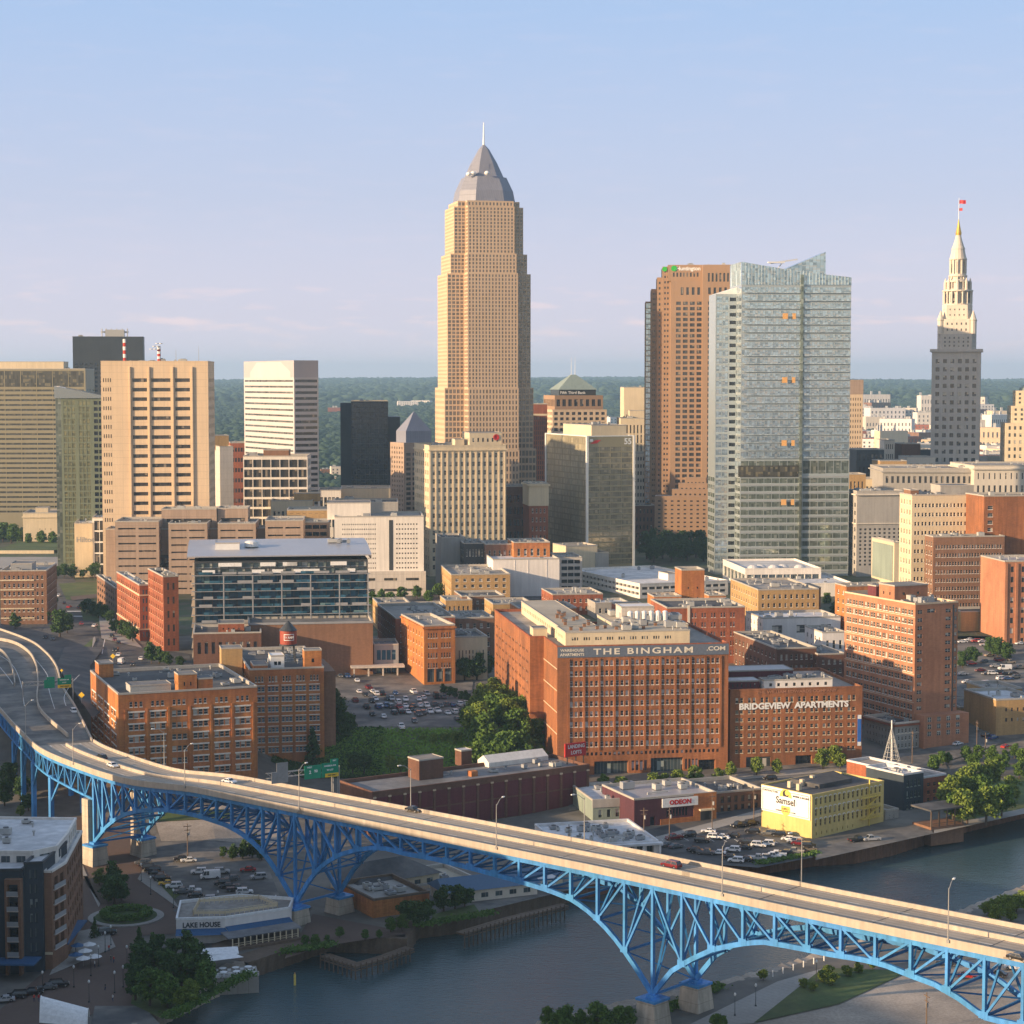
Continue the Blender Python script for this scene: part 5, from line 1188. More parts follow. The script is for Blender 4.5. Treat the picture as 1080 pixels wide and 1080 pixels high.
T4(14.2, 368, 352, S(n=6, r=3, w=.35, h=.5, g='g_dark', fr='stone_grey'), 'stone_terminal', cut=3); T4(13.2, 352, 336, S(n=5, r=2, w=.3, h=.4, g='g_dark', fr='stone_cream'), 'stone_pale', cut=3.6)
for x, y in ((-12, -12), (12, -12), (12, 12), (-12, 12)): m = MB(); m.lathe([(2.2, zq(352)), (2.2, zq(338)), (2.6, zq(337)), (1.6, zq(333)), (.2, zq(327))], 8, 0, (x, y, 0)); m.build('corner_turret', 'stone_pale', b.root)
T4(11.0, 336, 321, S(n=4, r=2, w=.25, h=.3, g='g_dark'), 'stone_pale', cut=3.2)
def ring(r, y0, y1, ncol, wall='stone_pale'):
    m = MB(); m.lathe([(r, zq(y0)), (r, zq(y0) + 1), (r * .86, zq(y0) + 1), (r * .86, zq(y1) - 1), (r * 1.05, zq(y1) - 1), (r * 1.05, zq(y1)), (r * .8, zq(y1) + .3)], 24); m.build('drum', wall, b.root)
    for q in range(ncol): t = 2 * pi * q / ncol; m = MB(); m.tube((r * .95 * cos(t), r * .95 * sin(t), zq(y0) + 1), (r * .95 * cos(t), r * .95 * sin(t), zq(y1) - 1), r * .05 + .15, 8); m.build('column', wall, b.root)
    for q in range(ncol // 2): t = 2 * pi * (q + .5) / (ncol // 2); m = MB(); m.box(-.2, -r * .14, zq(y0) + 2, .2, r * .14, zq(y1) - 2.5, 0, (r * .86 * cos(t), r * .86 * sin(t), 0), t); m.build('arched_opening', 'g_dark', b.root)
ring(11.0, 321, 305, 16); ring(8.6, 305, 295, 12)
for q in range(8): t = 2 * pi * q / 8; m = MB(); m.lathe([(1.2, zq(305)), (1.2, zq(297)), (.2, zq(292))], 8, 0, (9.2 * cos(t), 9.2 * sin(t), 0)); m.build('corner_turret', 'stone_pale', b.root)
ring(6.7, 295, 289, 8); ring(6.3, 289, 271, 12)
m = MB(); m.lathe([(6.3, zq(271)), (5.4, zq(266)), (4.9, zq(262)), (5.1, zq(260.5)), (4.0, zq(257)), (2.7, zq(251)), (1.9, zq(246))], 16); m.build('cone_roof', 'stone_pale', b.root)
m = MB(); m.lathe([(2.1, zq(246)), (2.3, zq(243.5)), (1.7, zq(240)), (1.3, zq(237.5)), (.6, zq(232)), (.25, zq(229))], 12); m.build('gold_finial', 'gold', b.root)
m = MB(); m.tube((0, 0, zq(230)), (0, 0, zq(206)), .28, 6, 0, .14); m.build('flagpole', 'sign_white', b.root)
m = MB(); m.grid([[(.3 + i * .8, .3 * sin(i * 1.4), zq(212.5) + .15 * sin(i)) for i in range(7)], [(.3 + i * .8, .3 * sin(i * 1.4), zq(208.5) + .1 * sin(i)) for i in range(7)]]); m.build('flag', 'sign_red', b.root)
m = MB(); m.grid([[(.3 + i * .6, .3 * sin(i * 1.4), zq(220)) for i in range(5)], [(.3 + i * .6, .3 * sin(i * 1.4), zq(217)) for i in range(5)]]); m.build('flag', 'sign_red', b.root); b.done()
# around it
b = rect_bld('office_tower', 'tall tan slab with a brown cap right behind the glass tower', 'tower', 893, 1720, 401, 3, 908, ('m', 20), 26, S(n=5, r=22, w=.4, h=.5, mt=14, g='g_strip', fr='stone_tan'), None, 'stone_tan', 'roof_gravel', cl=0)
b.box('cap', -.3, -.3, b.H - 12, b.W + .3, 20, b.H + .4, 'concrete_brown'); b.done()
D_ = 1500; b = Bld('office_tower', 'stepped cream art deco tower at the picture edge beyond the courthouse', 'tower', (AX(1086, D_), D_ + 10, 26), R(-8)); zz = lambda py: ZP(py, D_) - 26
for a, y0, y1, n, r in ((19, 620, 446, 9, 16), (14.5, 446, 428, 6, 3), (11, 428, 412, 5, 3)): 
    P = sq(a); b.walls(P, max(0, zz(y0)), zz(y1), S(n=n, r=r, w=.4, h=.5, g='g_res', fr='stone_cream', mt=1), 'stone_cream'); m = MB(); m.poly([(x, y, zz(y1)) for x, y in P]); m.build('setback_roof', 'roof_tan', b.root)
m = MB(); m.lathe([(8, zz(412)), (7, zz(409)), (4, zz(406)), (1, zz(405))], 12); m.build('dome', 'copper_green', b.root); b.done()
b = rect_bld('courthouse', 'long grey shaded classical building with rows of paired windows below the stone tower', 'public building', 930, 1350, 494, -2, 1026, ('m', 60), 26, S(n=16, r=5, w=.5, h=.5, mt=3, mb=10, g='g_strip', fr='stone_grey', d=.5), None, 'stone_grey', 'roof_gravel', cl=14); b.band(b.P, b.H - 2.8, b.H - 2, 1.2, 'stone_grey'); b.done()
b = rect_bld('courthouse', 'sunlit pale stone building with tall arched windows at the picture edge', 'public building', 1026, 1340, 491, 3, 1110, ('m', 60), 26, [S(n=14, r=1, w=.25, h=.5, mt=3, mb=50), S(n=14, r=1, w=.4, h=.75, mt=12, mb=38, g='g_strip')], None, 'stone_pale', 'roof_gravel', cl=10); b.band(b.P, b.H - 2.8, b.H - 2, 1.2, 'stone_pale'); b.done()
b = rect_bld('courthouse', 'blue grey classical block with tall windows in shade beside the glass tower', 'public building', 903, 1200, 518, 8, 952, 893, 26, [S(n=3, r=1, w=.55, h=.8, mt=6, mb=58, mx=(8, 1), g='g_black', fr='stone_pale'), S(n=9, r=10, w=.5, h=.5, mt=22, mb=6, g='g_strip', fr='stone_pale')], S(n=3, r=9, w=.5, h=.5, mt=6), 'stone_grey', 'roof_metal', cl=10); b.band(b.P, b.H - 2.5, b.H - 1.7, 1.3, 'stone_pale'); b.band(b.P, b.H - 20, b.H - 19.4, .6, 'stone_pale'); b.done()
b = rect_bld('low_office', 'orange brick low block just right of the glass tower base', 'building', 893, 1300, 500, 3, 912, ('m', 20), 26, S(n=4, r=4, w=.4, h=.5), None, 'brick_yellow', 'roof_gravel', cl=2); b.done()
b = rect_bld('billboard_block', 'windowless block with a large blank grey green panel on its side', 'building', 943, 1120, 572, 10, 950, 919, 26, None, None, 'stone_cream', 'roof_grey', cl=2, maxL=44); m = MB(); m.box(-.35, 2, 5, -.05, b.L - 2, b.H - 2); m.build('blank_panel', 'copper_green', b.root); b.done()
# dark grey and pale mid blocks behind
for (x0, x1, yt, D_, wl, rf, lab, n, r) in (
    (902, 931, 474, 1480, 'metal_dark', 'roof_dark', 'charcoal block with dark glass left of the stone tower', 6, 7), (931, 942, 464, 1560, 'stone_pale', 'roof_white', 'narrow white block with small windows behind the charcoal block', 4, 9),
    (950, 969, 468, 1560, 'brick_dark', 'roof_dark', 'maroon rooftop box block left of the stone tower', 1, 1), (927, 955, 486, 1440, 'brick_yellow', 'roof_gravel', 'bright orange windowless block below the maroon box', 1, 1),
    (969, 984, 474, 1600, 'metal_dark', 'roof_dark', 'small black block touching the stone tower', 3, 5), (955, 985, 482, 1480, 'stone_pale', 'roof_grey', 'pale low block between orange block and stone tower', 4, 4),
    (1040, 1062, 482, 1560, 'stone_grey', 'roof_dark', 'grey low block right of the stone tower', 5, 4), (910, 935, 505, 1400, 'stone_cream', 'roof_grey', 'beige sloping roof block above the blue grey classical block', 5, 3)):
    b = rect_bld('office_block', lab, 'building', x0, D_, yt, 3, x1, ('m', 26), 26, S(n=n, r=r, w=.5, h=.5, g='g_strip') if n > 1 else None, None, wl, rf, cl=3); b.done()
# cream and brown brick building
D_ = 985
b = rect_bld('brick_building', 'cream fronted brick building with rows of dark windows above a brown lower block', 'building', 961, D_, 522, 8, 1040, 948, 26, S(n=10, r=12, w=.5, h=.42, mt=3, mb=4, sub=((.1, .4), (.55, .85)), g='g_dark', fr='trim_white', style='sash', d=.3), S(n=4, r=12, w=.4, h=.5, g='g_res', fr='trim_white', style='sash'), 'stone_cream', 'roof_dark', cl=12, maxL=30)
m = MB(); m.box(-.25, 1.2, -4, -.02, b.L - .5, b.H + .1); m.build('brick_side', 'brick_red', b.root) if 0 else None
b.pent(b.W * .45, 8, b.W * .9, 22, b.H - .9, 5, 'stone_grey'); b.pent(b.W * .05, 8, b.W * .16, 18, b.H - .9, 3, 'brick_brown'); b.done()
b = rect_bld('brick_building', 'brown brick building with many pale windows below the cream fronted one', 'building', 984, 955, 566, 8, 1059, 975, 26, S(n=12, r=9, w=.5, h=.46, mt=3, mb=4, sub=((.08, .42), (.55, .89)), g='g_res', fr='trim_white', style='sash', d=.3), S(n=3, r=9, w=.5, h=.5, g='g_res', style='sash'), 'brick_brown', 'roof_dark', cl=6, maxL=20); b.done()
b = rect_bld('brick_building', 'plain reddish brick wall block rising right of the cream fronted building', 'building', 1037, 965, 523, 8, 1110, ('m', 25), 26, S(n=1, r=8, w=.6, h=.5, mx=(1, 30), mt=4, mb=30, g='g_res', style='sash'), None, 'brick_bingham', 'roof_dark', cl=5); b.done()
b = rect_bld('low_shop', 'low orange rendered wall block at the foot of the brown brick building', 'building', 1014, 935, 645, 8, 1062, ('m', 18), 24, None, None, 'brick_yellow', 'roof_dark', cl=0); b.done()
b = rect_bld('brick_building', 'salmon brick block with tall pilasters cut by the picture edge', 'building', 1060, 905, 592, 8, 1110, ('m', 30), 22, S(n=4, r=8, w=.3, h=.55, g='g_res', fr='brick_red'), None, 'brick_apartment', 'roof_metal', cl=4)
for i in range(5): b.box('pilaster', i * b.W / 4.5, -.5, 0, i * b.W / 4.5 + 1.2, 0, b.H - 1, 'brick_apartment')
b.done()
# ------------------------------------------------------------ middle ground, back to front
rows_ = [
 # name, label, corner px, D, top, ang, front, side, zb, n, r, wall, roof, clutter
 ('brick_office', 'brown brick office with cream bands cut off by the picture edge beside the road', 0, 960, 602, 6, 49, ('m', 40), 26, 9, 6, 'brick_brown', 'roof_gravel', 8),
 ('prison_block', '', 0, 0, 0, 0, 0, 0, 0, 0, 0, '', '', 0),
 ('low_office', 'dark grey block standing before the cream art deco building', 465, 1135, 567, 8, 490, ('m', 30), 26, 1, 1, 'stone_grey', 'roof_dark', 3),
 ('low_office', 'dark flat roofed block with parapet right of the grey box', 489, 1120, 573, 8, 512, ('m', 30), 26, 6, 3, 'metal_dark', 'roof_dark', 5),
 ('low_office', 'brown brick rooftop block behind the white windowless box', 512, 1115, 574, 8, 542, ('m', 26), 26, 5, 3, 'brick_brown', 'roof_gravel', 8),
 ('low_office', 'second brown brick block with tanks on its roof beside the white windowless box', 542, 1108, 572, 8, 580, ('m', 26), 26, 5, 3, 'brick_orange', 'roof_grey', 9),
 ('white_box_building', 'windowless white box building with vertical joints', 520, 1085, 590, 8, 590, 497, 26, 0, 0, 'stucco_white', 'roof_white', 6),
 ('low_office', 'ochre brick block with arched windows and a busy roof right of the prison', 476, 1050, 606, 8, 538, 459, 26, 7, 4, 'brick_yellow', 'roof_gravel', 12),
 ('low_shop', 'low orange brick house with a grey roof in front of the ochre block', 470, 985, 633, 10, 498, ('m', 20), 26, 5, 1, 'brick_yellow', 'roof_gravel', 2),
 ('low_shop', 'low dark shed roofed shop with white skylights', 487, 1000, 629, 10, 532, ('m', 26), 26, 7, 2, 'brick_brown', 'roof_dark', 4),
 ('low_shop', 'flat roofed shop with a row of white parapet windows', 520, 960, 637, 10, 562, ('m', 26), 26, 7, 2, 'brick_yellow', 'roof_grey', 6),
 ('low_shop', 'low orange brick shop with a long grey roof behind the big brick block', 548, 920, 642, 10, 608, ('m', 26), 26, 7, 2, 'brick_orange', 'roof_grey', 6),
 ('low_shop', 'red brick flat roofed shop left of the small parking yard', 583, 1000, 627, 10, 636, ('m', 30), 26, 8, 2, 'brick_red', 'roof_gravel', 8),
 ('low_shop', 'small tan brick shop with a grey roof behind the long red loft', 398, 940, 636, 10, 432, ('m', 22), 26, 5, 2, 'brick_yellow', 'roof_grey', 7),
 ('low_shop', 'dark brick one storey workshop beside the ochre block', 436, 930, 640, 10, 470, ('m', 20), 26, 5, 1, 'brick_brown', 'roof_dark', 6),
 ('low_shop', 'low grey rendered shop with a white roof beside the parking garage', 628, 985, 636, 10, 664, ('m', 20), 26, 5, 1, 'stone_grey', 'roof_white', 6),
 ('low_shop', 'small red brick shop with rooftop tanks behind the bright orange wall block', 655, 940, 640, 10, 684, ('m', 20), 26, 4, 2, 'brick_red', 'roof_gravel', 7),
 ('brick_loft', 'small orange brick loft next to the lit tan row', 748, 930, 628, 10, 766, ('m', 18), 26, 3, 3, 'brick_orange', 'roof_gravel', 5),
 ('brick_loft', 'tan brick row with many windows left of the white flat building', 800, 975, 622, 8, 864, 765, 26, 10, 3, 'brick_yellow', 'roof_gravel', 10),
 ('brick_loft', 'taller tan brick block at the end of the tan row', 823, 1000, 620, 8, 866, ('m', 20), 26, 6, 3, 'brick_brown', 'roof_gravel', 6),
 ('white_low_building', 'long white rendered flat building in full sun', 805, 900, 652, 10, 887, 787, 26, 3, 1, 'stucco_white', 'roof_white', 6),
 ('white_low_building', 'small white low annex with a grey roof beside the tall apartment block', 868, 860, 667, 10, 893, ('m', 24), 24, 3, 1, 'stucco_white', 'roof_grey', 3),
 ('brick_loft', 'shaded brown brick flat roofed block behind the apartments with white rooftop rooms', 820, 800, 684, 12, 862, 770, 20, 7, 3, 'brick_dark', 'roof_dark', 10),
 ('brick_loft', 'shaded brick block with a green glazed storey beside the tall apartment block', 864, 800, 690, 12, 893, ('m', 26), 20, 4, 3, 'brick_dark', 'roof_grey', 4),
 ('brick_loft', 'orange brick building with an arched gable behind the tall apartment block', 893, 905, 618, 14, 940, 881, 24, 6, 7, 'brick_orange', 'roof_gravel', 6),
 ('brick_loft', 'long shaded red brick loft beside the garage entrance behind the glass flats', 417, 850, 652, 12, 480, 392, 25, 6, 6, 'brick_red', 'roof_gravel', 8),
 ('brick_loft', 'brown brick arcade block behind the trees left of the big brick block', 480, 860, 652, 12, 521, ('m', 26), 22, 5, 4, 'brick_brown', 'roof_gravel', 6),
 ('low_shop', 'cream arcaded two storey shop with a white roof near the big trees', 480, 810, 672, 12, 514, ('m', 24), 21, 8, 1, 'stone_cream', 'roof_dark', 6),
]
for (nm, lab, px, D_, yt, ang, fr, sd_, zb, n, r, wl, rf, cl) in rows_:
    if not lab: continue
    sp = S(n=n, r=r, w=.42, h=.48, mt=1.4, mb=1.4, g='g_res', fr='trim_white', style='sash') if n else None
    sp_s = S(bay=5, fl=4, w=.34, h=.45, mt=1.4, mb=1.4, g='g_res', fr='trim_white', style='sash') if n > 1 else None
    b = rect_bld(nm, lab, 'building', px, D_, yt, ang, fr, sd_, zb, sp if n != 1 else (sp if r == 1 and 'annex' in lab else None), sp_s, wl, rf, cl=int(cl * 1.7), maxL=55)
    if 'cream bands' in lab:
        for j in range(6): b.box('cream_band', 0, -.3, b.H - 5 - j * 4.6, b.W - 6, -.02, b.H - 4.4 - j * 4.6, 'stone_cream')
        b.pent(4, 8, b.W - 8, 24, b.H - .9, 3.5, 'metal_grey')
    if 'windowless white' in lab:
        for x in (.32, .52, .8): b.box('joint', b.W * x, -.12, 0, b.W * x + .5, 0, b.H - .5, 'stucco_white')
    b.done()
# prison with small square windows
D_ = 1090
b = rect_bld('prison', 'pale concrete prison block with pairs of tiny square windows', 'prison', 353, D_, 545, 5, 447, 343, 26, [S(n=4, r=10, w=.62, h=.3, mx=(4, 26), mt=3, mb=14, sub=((.06, .17), (.30, .41), (.56, .67), (.80, .91)), g='g_strip', fr='concrete_pale', d=.4), S(n=2, r=10, w=.6, h=.3, mx=(33.5, 3), mt=3, mb=14, sub=((.05, .18), (.29, .42), (.54, .67), (.8, .93)), g='g_strip', fr='concrete_pale', d=.4)], None, 'concrete_white', 'roof_gravel', cl=8, maxL=40)
b.pent(-4, 10, 20, 34, b.H - 1, 8, 'concrete_white'); b.box('slot', b.W * .61, -.1, 14, b.W * .655, -.02, b.H - 2, 'metal_dark'); b.box('plinth', -1, -2.5, -4, b.W + 1, 0, 13.5, 'concrete_pale')
for i in range(4): b.box('slot_window', 3 + i * 12, -2.6, 8.6, 10 + i * 12, -2.49, 10, 'g_strip'); b.box('slot_window', 3 + i * 12, -2.6, 2.6, 10 + i * 12, -2.49, 4, 'g_strip')
b.done()
# two garages
b = rect_bld('parking_garage', 'white open sided parking garage with rows of yellow lit openings', 'parking garage', 675, 1077, 616, 22, 768, ('m', 95), 26, S(n=12, r=2, w=.84, h=.5, mt=1, mb=1, g='g_strip', fr='concrete_white', d=1.2), S(n=18, r=2, w=.84, h=.5, mt=1, mb=1, g='g_strip', fr='concrete_white', d=1.2), 'concrete_white', 'roof_white', cl=8, coping='concrete_white'); b.pent(b.W * .5, 20, b.W * .6, 32, b.H - 1, 4, 'stucco_white'); b.done()
b = rect_bld('parking_garage', 'dark decked parking garage with pale slabs beside the white box building', 'parking garage', 590, 1110, 588, 8, 614, ('m', 30), 26, S(n=3, r=5, w=.9, h=.55, mt=.6, mb=.6, g='g_black', fr='metal_dark', d=.8), None, 'concrete_pale', 'roof_gravel', cl=3); b.done()
# red brick complex behind the big block
b = rect_bld('brick_loft', 'red brick loft with white window pairs behind the big block roof', 'building', 704, 850, 641, 8, 786, 683, 24, S(n=5, r=5, w=.6, h=.5, sub=((.2, .36), (.5, .66)), g='g_res', style='sash', fr='trim_white', mx=(10, 3)), S(n=3, r=4, w=.3, h=.5, g='g_res', style='sash'), 'brick_red', 'roof_dark', cl=12, maxL=34)
b.box('white_fin', b.W * .26, -.3, 0, b.W * .29, -.02, b.H + 1, 'stone_pale'); b.done()
b = rect_bld('brick_tower', 'tall windowless orange brick elevator tower above the red loft', 'tower', 719, 905, 601, 8, 743, ('m', 14), 24, S(n=2, r=3, w=.16, h=.2, mt=6, mb=14, g='g_dark'), None, 'brick_orange', 'roof_gravel', cl=0); b.done()
b = rect_bld('brick_loft', 'bright orange brick wall block left of the elevator tower', 'building', 690, 900, 629, 8, 719, 683, 24, S(n=3, r=2, w=.3, h=.4), None, 'brick_orange', 'roof_gravel', cl=4, maxL=20); b.done()
# left brick row along the wide street
b = rect_bld('brick_office', 'dark brown brick block with tall windows first on the wide street', 'building', 121, 985, 620, 19, 128, 102, 26, S(n=2, r=3, w=.5, h=.6), S(n=8, r=4, w=.6, h=.5, g='g_res', fr='stone_tan'), 'brick_brown', 'roof_dark', cl=4, maxL=80); b.done()
b = rect_bld('brick_office', 'red brick block with cream bands second along the wide street', 'building', 147, 900, 617, 20, 158, 123, 26, S(n=2, r=6, w=.5, h=.6, g='g_condo'), S(n=12, r=6, w=.4, h=.45, g='g_dark', fr='stone_tan', style='sash'), 'brick_red', 'roof_white', cl=8, maxL=90); b.band(b.P, b.H - 5, b.H - 4.4, .3, 'stone_tan', 'band'); b.band(b.P, 5, 5.6, .3, 'stone_tan', 'band'); b.done()
b = rect_bld('brick_office', 'narrow red brick block with small windows next to the glass flats', 'building', 172, 865, 608, 20, 188, 156, 26, S(n=2, r=5, w=.4, h=.5), S(n=8, r=8, w=.35, h=.5, g='g_dark', style='sash', fr='stone_tan'), 'brick_red', 'roof_dark', cl=6, maxL=60); b.pent(2, 6, b.W + 1, 16, b.H - 9, 9, 'brick_brown'); b.done()
# ------------------------------------------------------------ glass flats with curved roof
D_ = 835; b = rect_bld('apartment_building', 'glass apartment building with balconies and a low curved grey roof', 'apartment building', 205, D_, 592, 8, 388, 187, 24, [S(n=21, r=6, w=.93, h=.74, mt=9, mb=24, mx=.6, g='g_condo', fr='metal_dark', d=1.2, style='curtain'), S(n=21, r=2, w=.95, h=.84, mt=.6, mb=48, mx=.6, g='g_condo_top', fr='metal_white', d=.8, style='curtain')] , None, 'concrete_pale', 'roof_metal', top=False, cl=0, maxL=52)
for o in list(b.root.children): bpy.data.objects.remove(o)
b.nw = 0; b.extra = {}; W, Ld, H = b.W, b.L, b.H; zt0 = ZP(657, D_) - 24; ztop = ZP(607, D_) - 24
P = [(0, 0), (W, 0), (W, Ld), (0, Ld)]
b.walls(P[3:] + P[:3], 0, H, [[S(n=6, r=11, w=.86, h=.72, mt=1, mb=2, g='g_condo_top', fr='metal_white', d=1, style='curtain')], [S(n=21, r=6, w=.97, h=.88, mt=H - ztop, mb=zt0, mx=.6, g='g_condo', fr='metal_dark', d=1.2, style='curtain'), S(n=21, r=2, w=.95, h=.84, mt=.6, mb=ztop + .3, mx=.6, g='g_condo_top', fr='metal_white', d=.8, style='curtain')], S(n=6, r=7, w=.8, h=.7, mb=zt0, g='g_condo_top', d=1), None], 'metal_dark')
for j in range(7): z = zt0 + (ztop - zt0) * j / 6; b.box('floor_slab', -1.2, -1.4, z - .2, W + 1, .5, z + .05, 'metal_grey')
for j in range(9): z = 3 + (H - 4) * j / 9.; b.box('floor_slab', -1.5, 0.6, z - .2, -.02, Ld, z + .05, 'stone_tan')
r = random.Random(5)
for j in range(7):
    for i in range(9):
        x = W * (i + r.uniform(.1, .5)) / 9; z = zt0 + (ztop - zt0) * j / 6 + (.1 if j < 6 else .4); m = MB(); m.box(x, -1.38, z, min(x + r.uniform(4, 7), W), -1.3, z + 1.05); m.build('balcony_rail', 'g_condo' if r.random() < .7 else 'metal_grey', b.root)
for i in range(7): b.box('column', W * i / 6 - .3 if i else 0, -1.45, zt0, W * i / 6 + .2, -1.15, ztop, 'metal_grey')
for i in range(12):
    x = W * r.uniform(.02, .9); j = r.choice((0, 1)); z = ztop + (H - ztop) * j / 2 + .6; m = MB(); m.box(x, -.5, z, x + r.uniform(3, 7), -.05, z + 1.6); m.build('white_panel', 'sign_white', b.root)
m = MB(); rows = []
for i in range(9): t = i / 8; y = -.9 + (Ld + 2.4) * t; z = H + .3 + 5.0 * sin(pi * (.12 + .5 * t)); rows.append([(-3, y, z), (W * .5, y, z), (W + 1.5, y, z)])
m.grid(rows); m.grid([[(x, y, z - .5) for x, y, z in r_][::-1] for r_ in rows]); m.poly([(-3, -.9, rows[0][0][2] - .5), (W + 1.5, -.9, rows[0][0][2] - .5), (W + 1.5, -.9, rows[0][0][2]), (-3, -.9, rows[0][0][2])])
for xx_ in (-3, W + 1.5): m.grid([[(xx_, r_[0][1], r_[0][2]) for r_ in rows], [(xx_, r_[0][1], H - .2) for r_ in rows]])
m.build('roof', 'roof_metal', b.root)
b.pent(W * .12, 12, W * .26, 26, H + 3, 3.6, 'metal_white', 'roof_metal'); m = MB(); m.lathe([(3, 0), (3, 2), (1.5, 2.6)], 14); m.build('round_vent', 'metal_white', b.root, (W * .33, 18, H + 4.5)); b.clutter(W * .78, 15, W * .9, 30, H + 5, 6, 9)
b.done()
b = rect_bld('brick_podium', 'plain maroon brown brick wall below the glass flats facing the car park', 'building', 262, 815, 658, 8, 393, ('m', 24), 19, None, None, 'brick_brown', 'roof_grey', cl=0); b.band(b.P, b.H - .5, b.H + .4, .3, 'metal_grey', 'band')
for x in (.2, .45, .7, .95): b.box('plinth_strip', b.W * x - 3, -.15, 0, b.W * x, -.01, 1.2, 'concrete_pale')
b.done()
b = rect_bld('low_roof_block', 'dark flat roofed annex with a red penthouse left of the maroon wall', 'building', 203, 800, 668, 8, 275, ('m', 28), 21, S(n=9, r=2, w=.5, h=.5), None, 'brick_dark', 'roof_dark', cl=6); b.pent(10, 6, b.W * .75, 18, b.H - .9, 4, 'brick_red', win=S(n=4, r=1, w=.3, h=.4)); b.done()
b = rect_bld('entrance_canopy', 'grey garage entrance with a flat canopy between maroon wall and red loft', 'building', 394, 825, 680, 8, 420, ('m', 18), 20, S(n=4, r=2, w=.8, h=.7, g='g_condo', fr='metal_grey'), None, 'metal_grey', 'roof_grey', cl=2); b.box('canopy', -10, -7, 5.5, b.W + 2, 0, 6.3, 'concrete_pale'); [b.box('column', -9 + i * 6, -6.6, -3, -8.4 + i * 6, -6, 5.5, 'concrete_pale') for i in range(4)]; b.done()
# brick loft with shops: 4 storeys
b = rect_bld('brick_loft', 'sunny orange brick corner loft of four storeys above shopfronts by the car park', 'building', 447, 800, 660, 16, 480, 423, 21, [S(n=2, r=4, w=.8, h=.52, sub=((.12, .24), (.32, .44), (.52, .64), (.72, .84)), g='g_res', fr='trim_white', style='sash', mt=2, mb=6), S(n=3, r=1, w=.8, h=.8, mt=17, mb=.6, g='g_store')], S(n=8, r=4, w=.25, h=.45, g='g_res', fr='trim_white', style='sash', mt=2, mb=6), 'brick_orange', 'roof_gravel', cl=9, maxL=60); b.band(b.P, b.H - 1.4, b.H - .8, .5, 'brick_orange'); b.done()
# ------------------------------------------------------------ the big brick warehouse
D_ = 678; ox, oy, W, Ld = plan(588, D_, 9, 769, ('m', 112), 'L')
zb = 8; b = Bld('warehouse_apartments', 'huge brown orange brick warehouse with cream rooftop rooms and painted name band', 'apartment building', (ox, oy, zb), R(9)); H = ZP(682, D_) - zb
st = 27; P = [(0, 0), (W, 0), (W, 62), (7, 62), (7, 112), (-4, 112), (-4, st), (0, st)]
P = [(0, 0), (W, 0), (W, 66), (20, 66), (20, 112), (-5, 112), (-5, st), (0, st)]
cells = lambda i, j, n, r: False
fsp = [S(n=10, r=9, w=.9, h=.50, mx=(4.2, 2.6), mt=4.2, mb=9.3, sub=((.04, .24), (.36, .56), (.68, .88)), g='g_bing', fr='trim_white', style='sash', d=.35), S(n=10, r=1, w=.9, h=.34, mx=(10, 2.6), mt=H - 9.3, mb=6.0, sub=((.04, .24), (.36, .56), (.68, .88)), g='g_bing', fr='trim_white', style='plain', d=.35),
       S(n=1, r=1, w=1, h=1, mx=(13, W - 25), mt=H - 5, mb=0, g='g_store', d=1.5, style='strip', fr='metal_dark'), S(n=1, r=1, w=1, h=1, mx=(33, W - 44.5), mt=H - 5.6, mb=.3, g='g_store', d=1.2, style='strip'), S(n=1, r=1, w=1, h=1, mx=(50, W - 56), mt=H - 4.5, mb=0, g='g_black', d=1.2), S(n=2, r=1, w=.7, h=.8, mx=(26, W - 32), mt=H - 5.4, mb=1, g='g_bing', sub=((.05, .4), (.55, .9))), S(n=2, r=1, w=.7, h=.8, mx=(45, W - 50), mt=H - 5.4, mb=1, g='g_bing', sub=((.05, .4), (.55, .9)))]
lsp = S(n=10, r=9, w=.4, h=.26, mx=2, mt=4, mb=8, sub=((.2, .42), (.55, .77)), g='g_res', fr='brick_bingham', style='plain', d=.15)
b.walls(P, 0, H, [fsp, None, None, None, None, dict(lsp), None, None], 'brick_bingham', skirt=8)
b.top(P, H, 'roof_gravel', .8, coping='brick_red')
for i in range(11): b.box('pilaster', 4.0 + (W - 6.8) * i / 10 - .35, -.32, 9, 4.0 + (W - 6.8) * i / 10 + .35, -.01, H - 4.4, 'brick_bingham')
for j in range(4): b.box('brick_course', -.12, .3, H - 8 - j * 7.5, -.01, st, H - 7.7 - j * 7.5, 'stone_tan')
m = MB(); m.box(0.05, -.22, H - 3.9, W + .05, -.04, H - .15); m.build('painted_band', 'bingham_band', b.root)
text('THE BINGHAM', b.root, (W * .50, -.27, H - 2.1), 0, 2.9, 'lettering_cream', bold=.02, sx=1.55, space=1.25); text('.COM', b.root, (W * .925, -.27, H - 1.8), 0, 2.0, 'lettering_cream', bold=.02, sx=1.35)
text('WAREHOUSE', b.root, (W * .085, -.27, H - 1.4), 0, 1.3, 'lettering_cream', bold=.02, sx=1.05); text('APARTMENTS', b.root, (W * .085, -.27, H - 2.9), 0, 1.3, 'lettering_cream', bold=.02, sx=1.05)
b.pent(3.5, 3.5, W - 13, 20, H - .8, 5.2, 'stone_cream', 'roof_tan', 'rooftop_rooms', [S(n=9, r=1, w=.7, h=.34, mt=.8, mb=1.3, mx=(2, 5), sub=((.05, .2), (.25, .4), (.48, .6)), g='g_res', fr='stone_cream', d=.15)])
b.pent(4.5, 20.4, 18, 104, H - .8, 5.0, 'stone_cream', 'roof_tan', 'rooftop_rooms', [S(n=22, r=1, w=.4, h=.4, mt=.8, mb=1, g='g_res', fr='stone_cream', d=.15)])
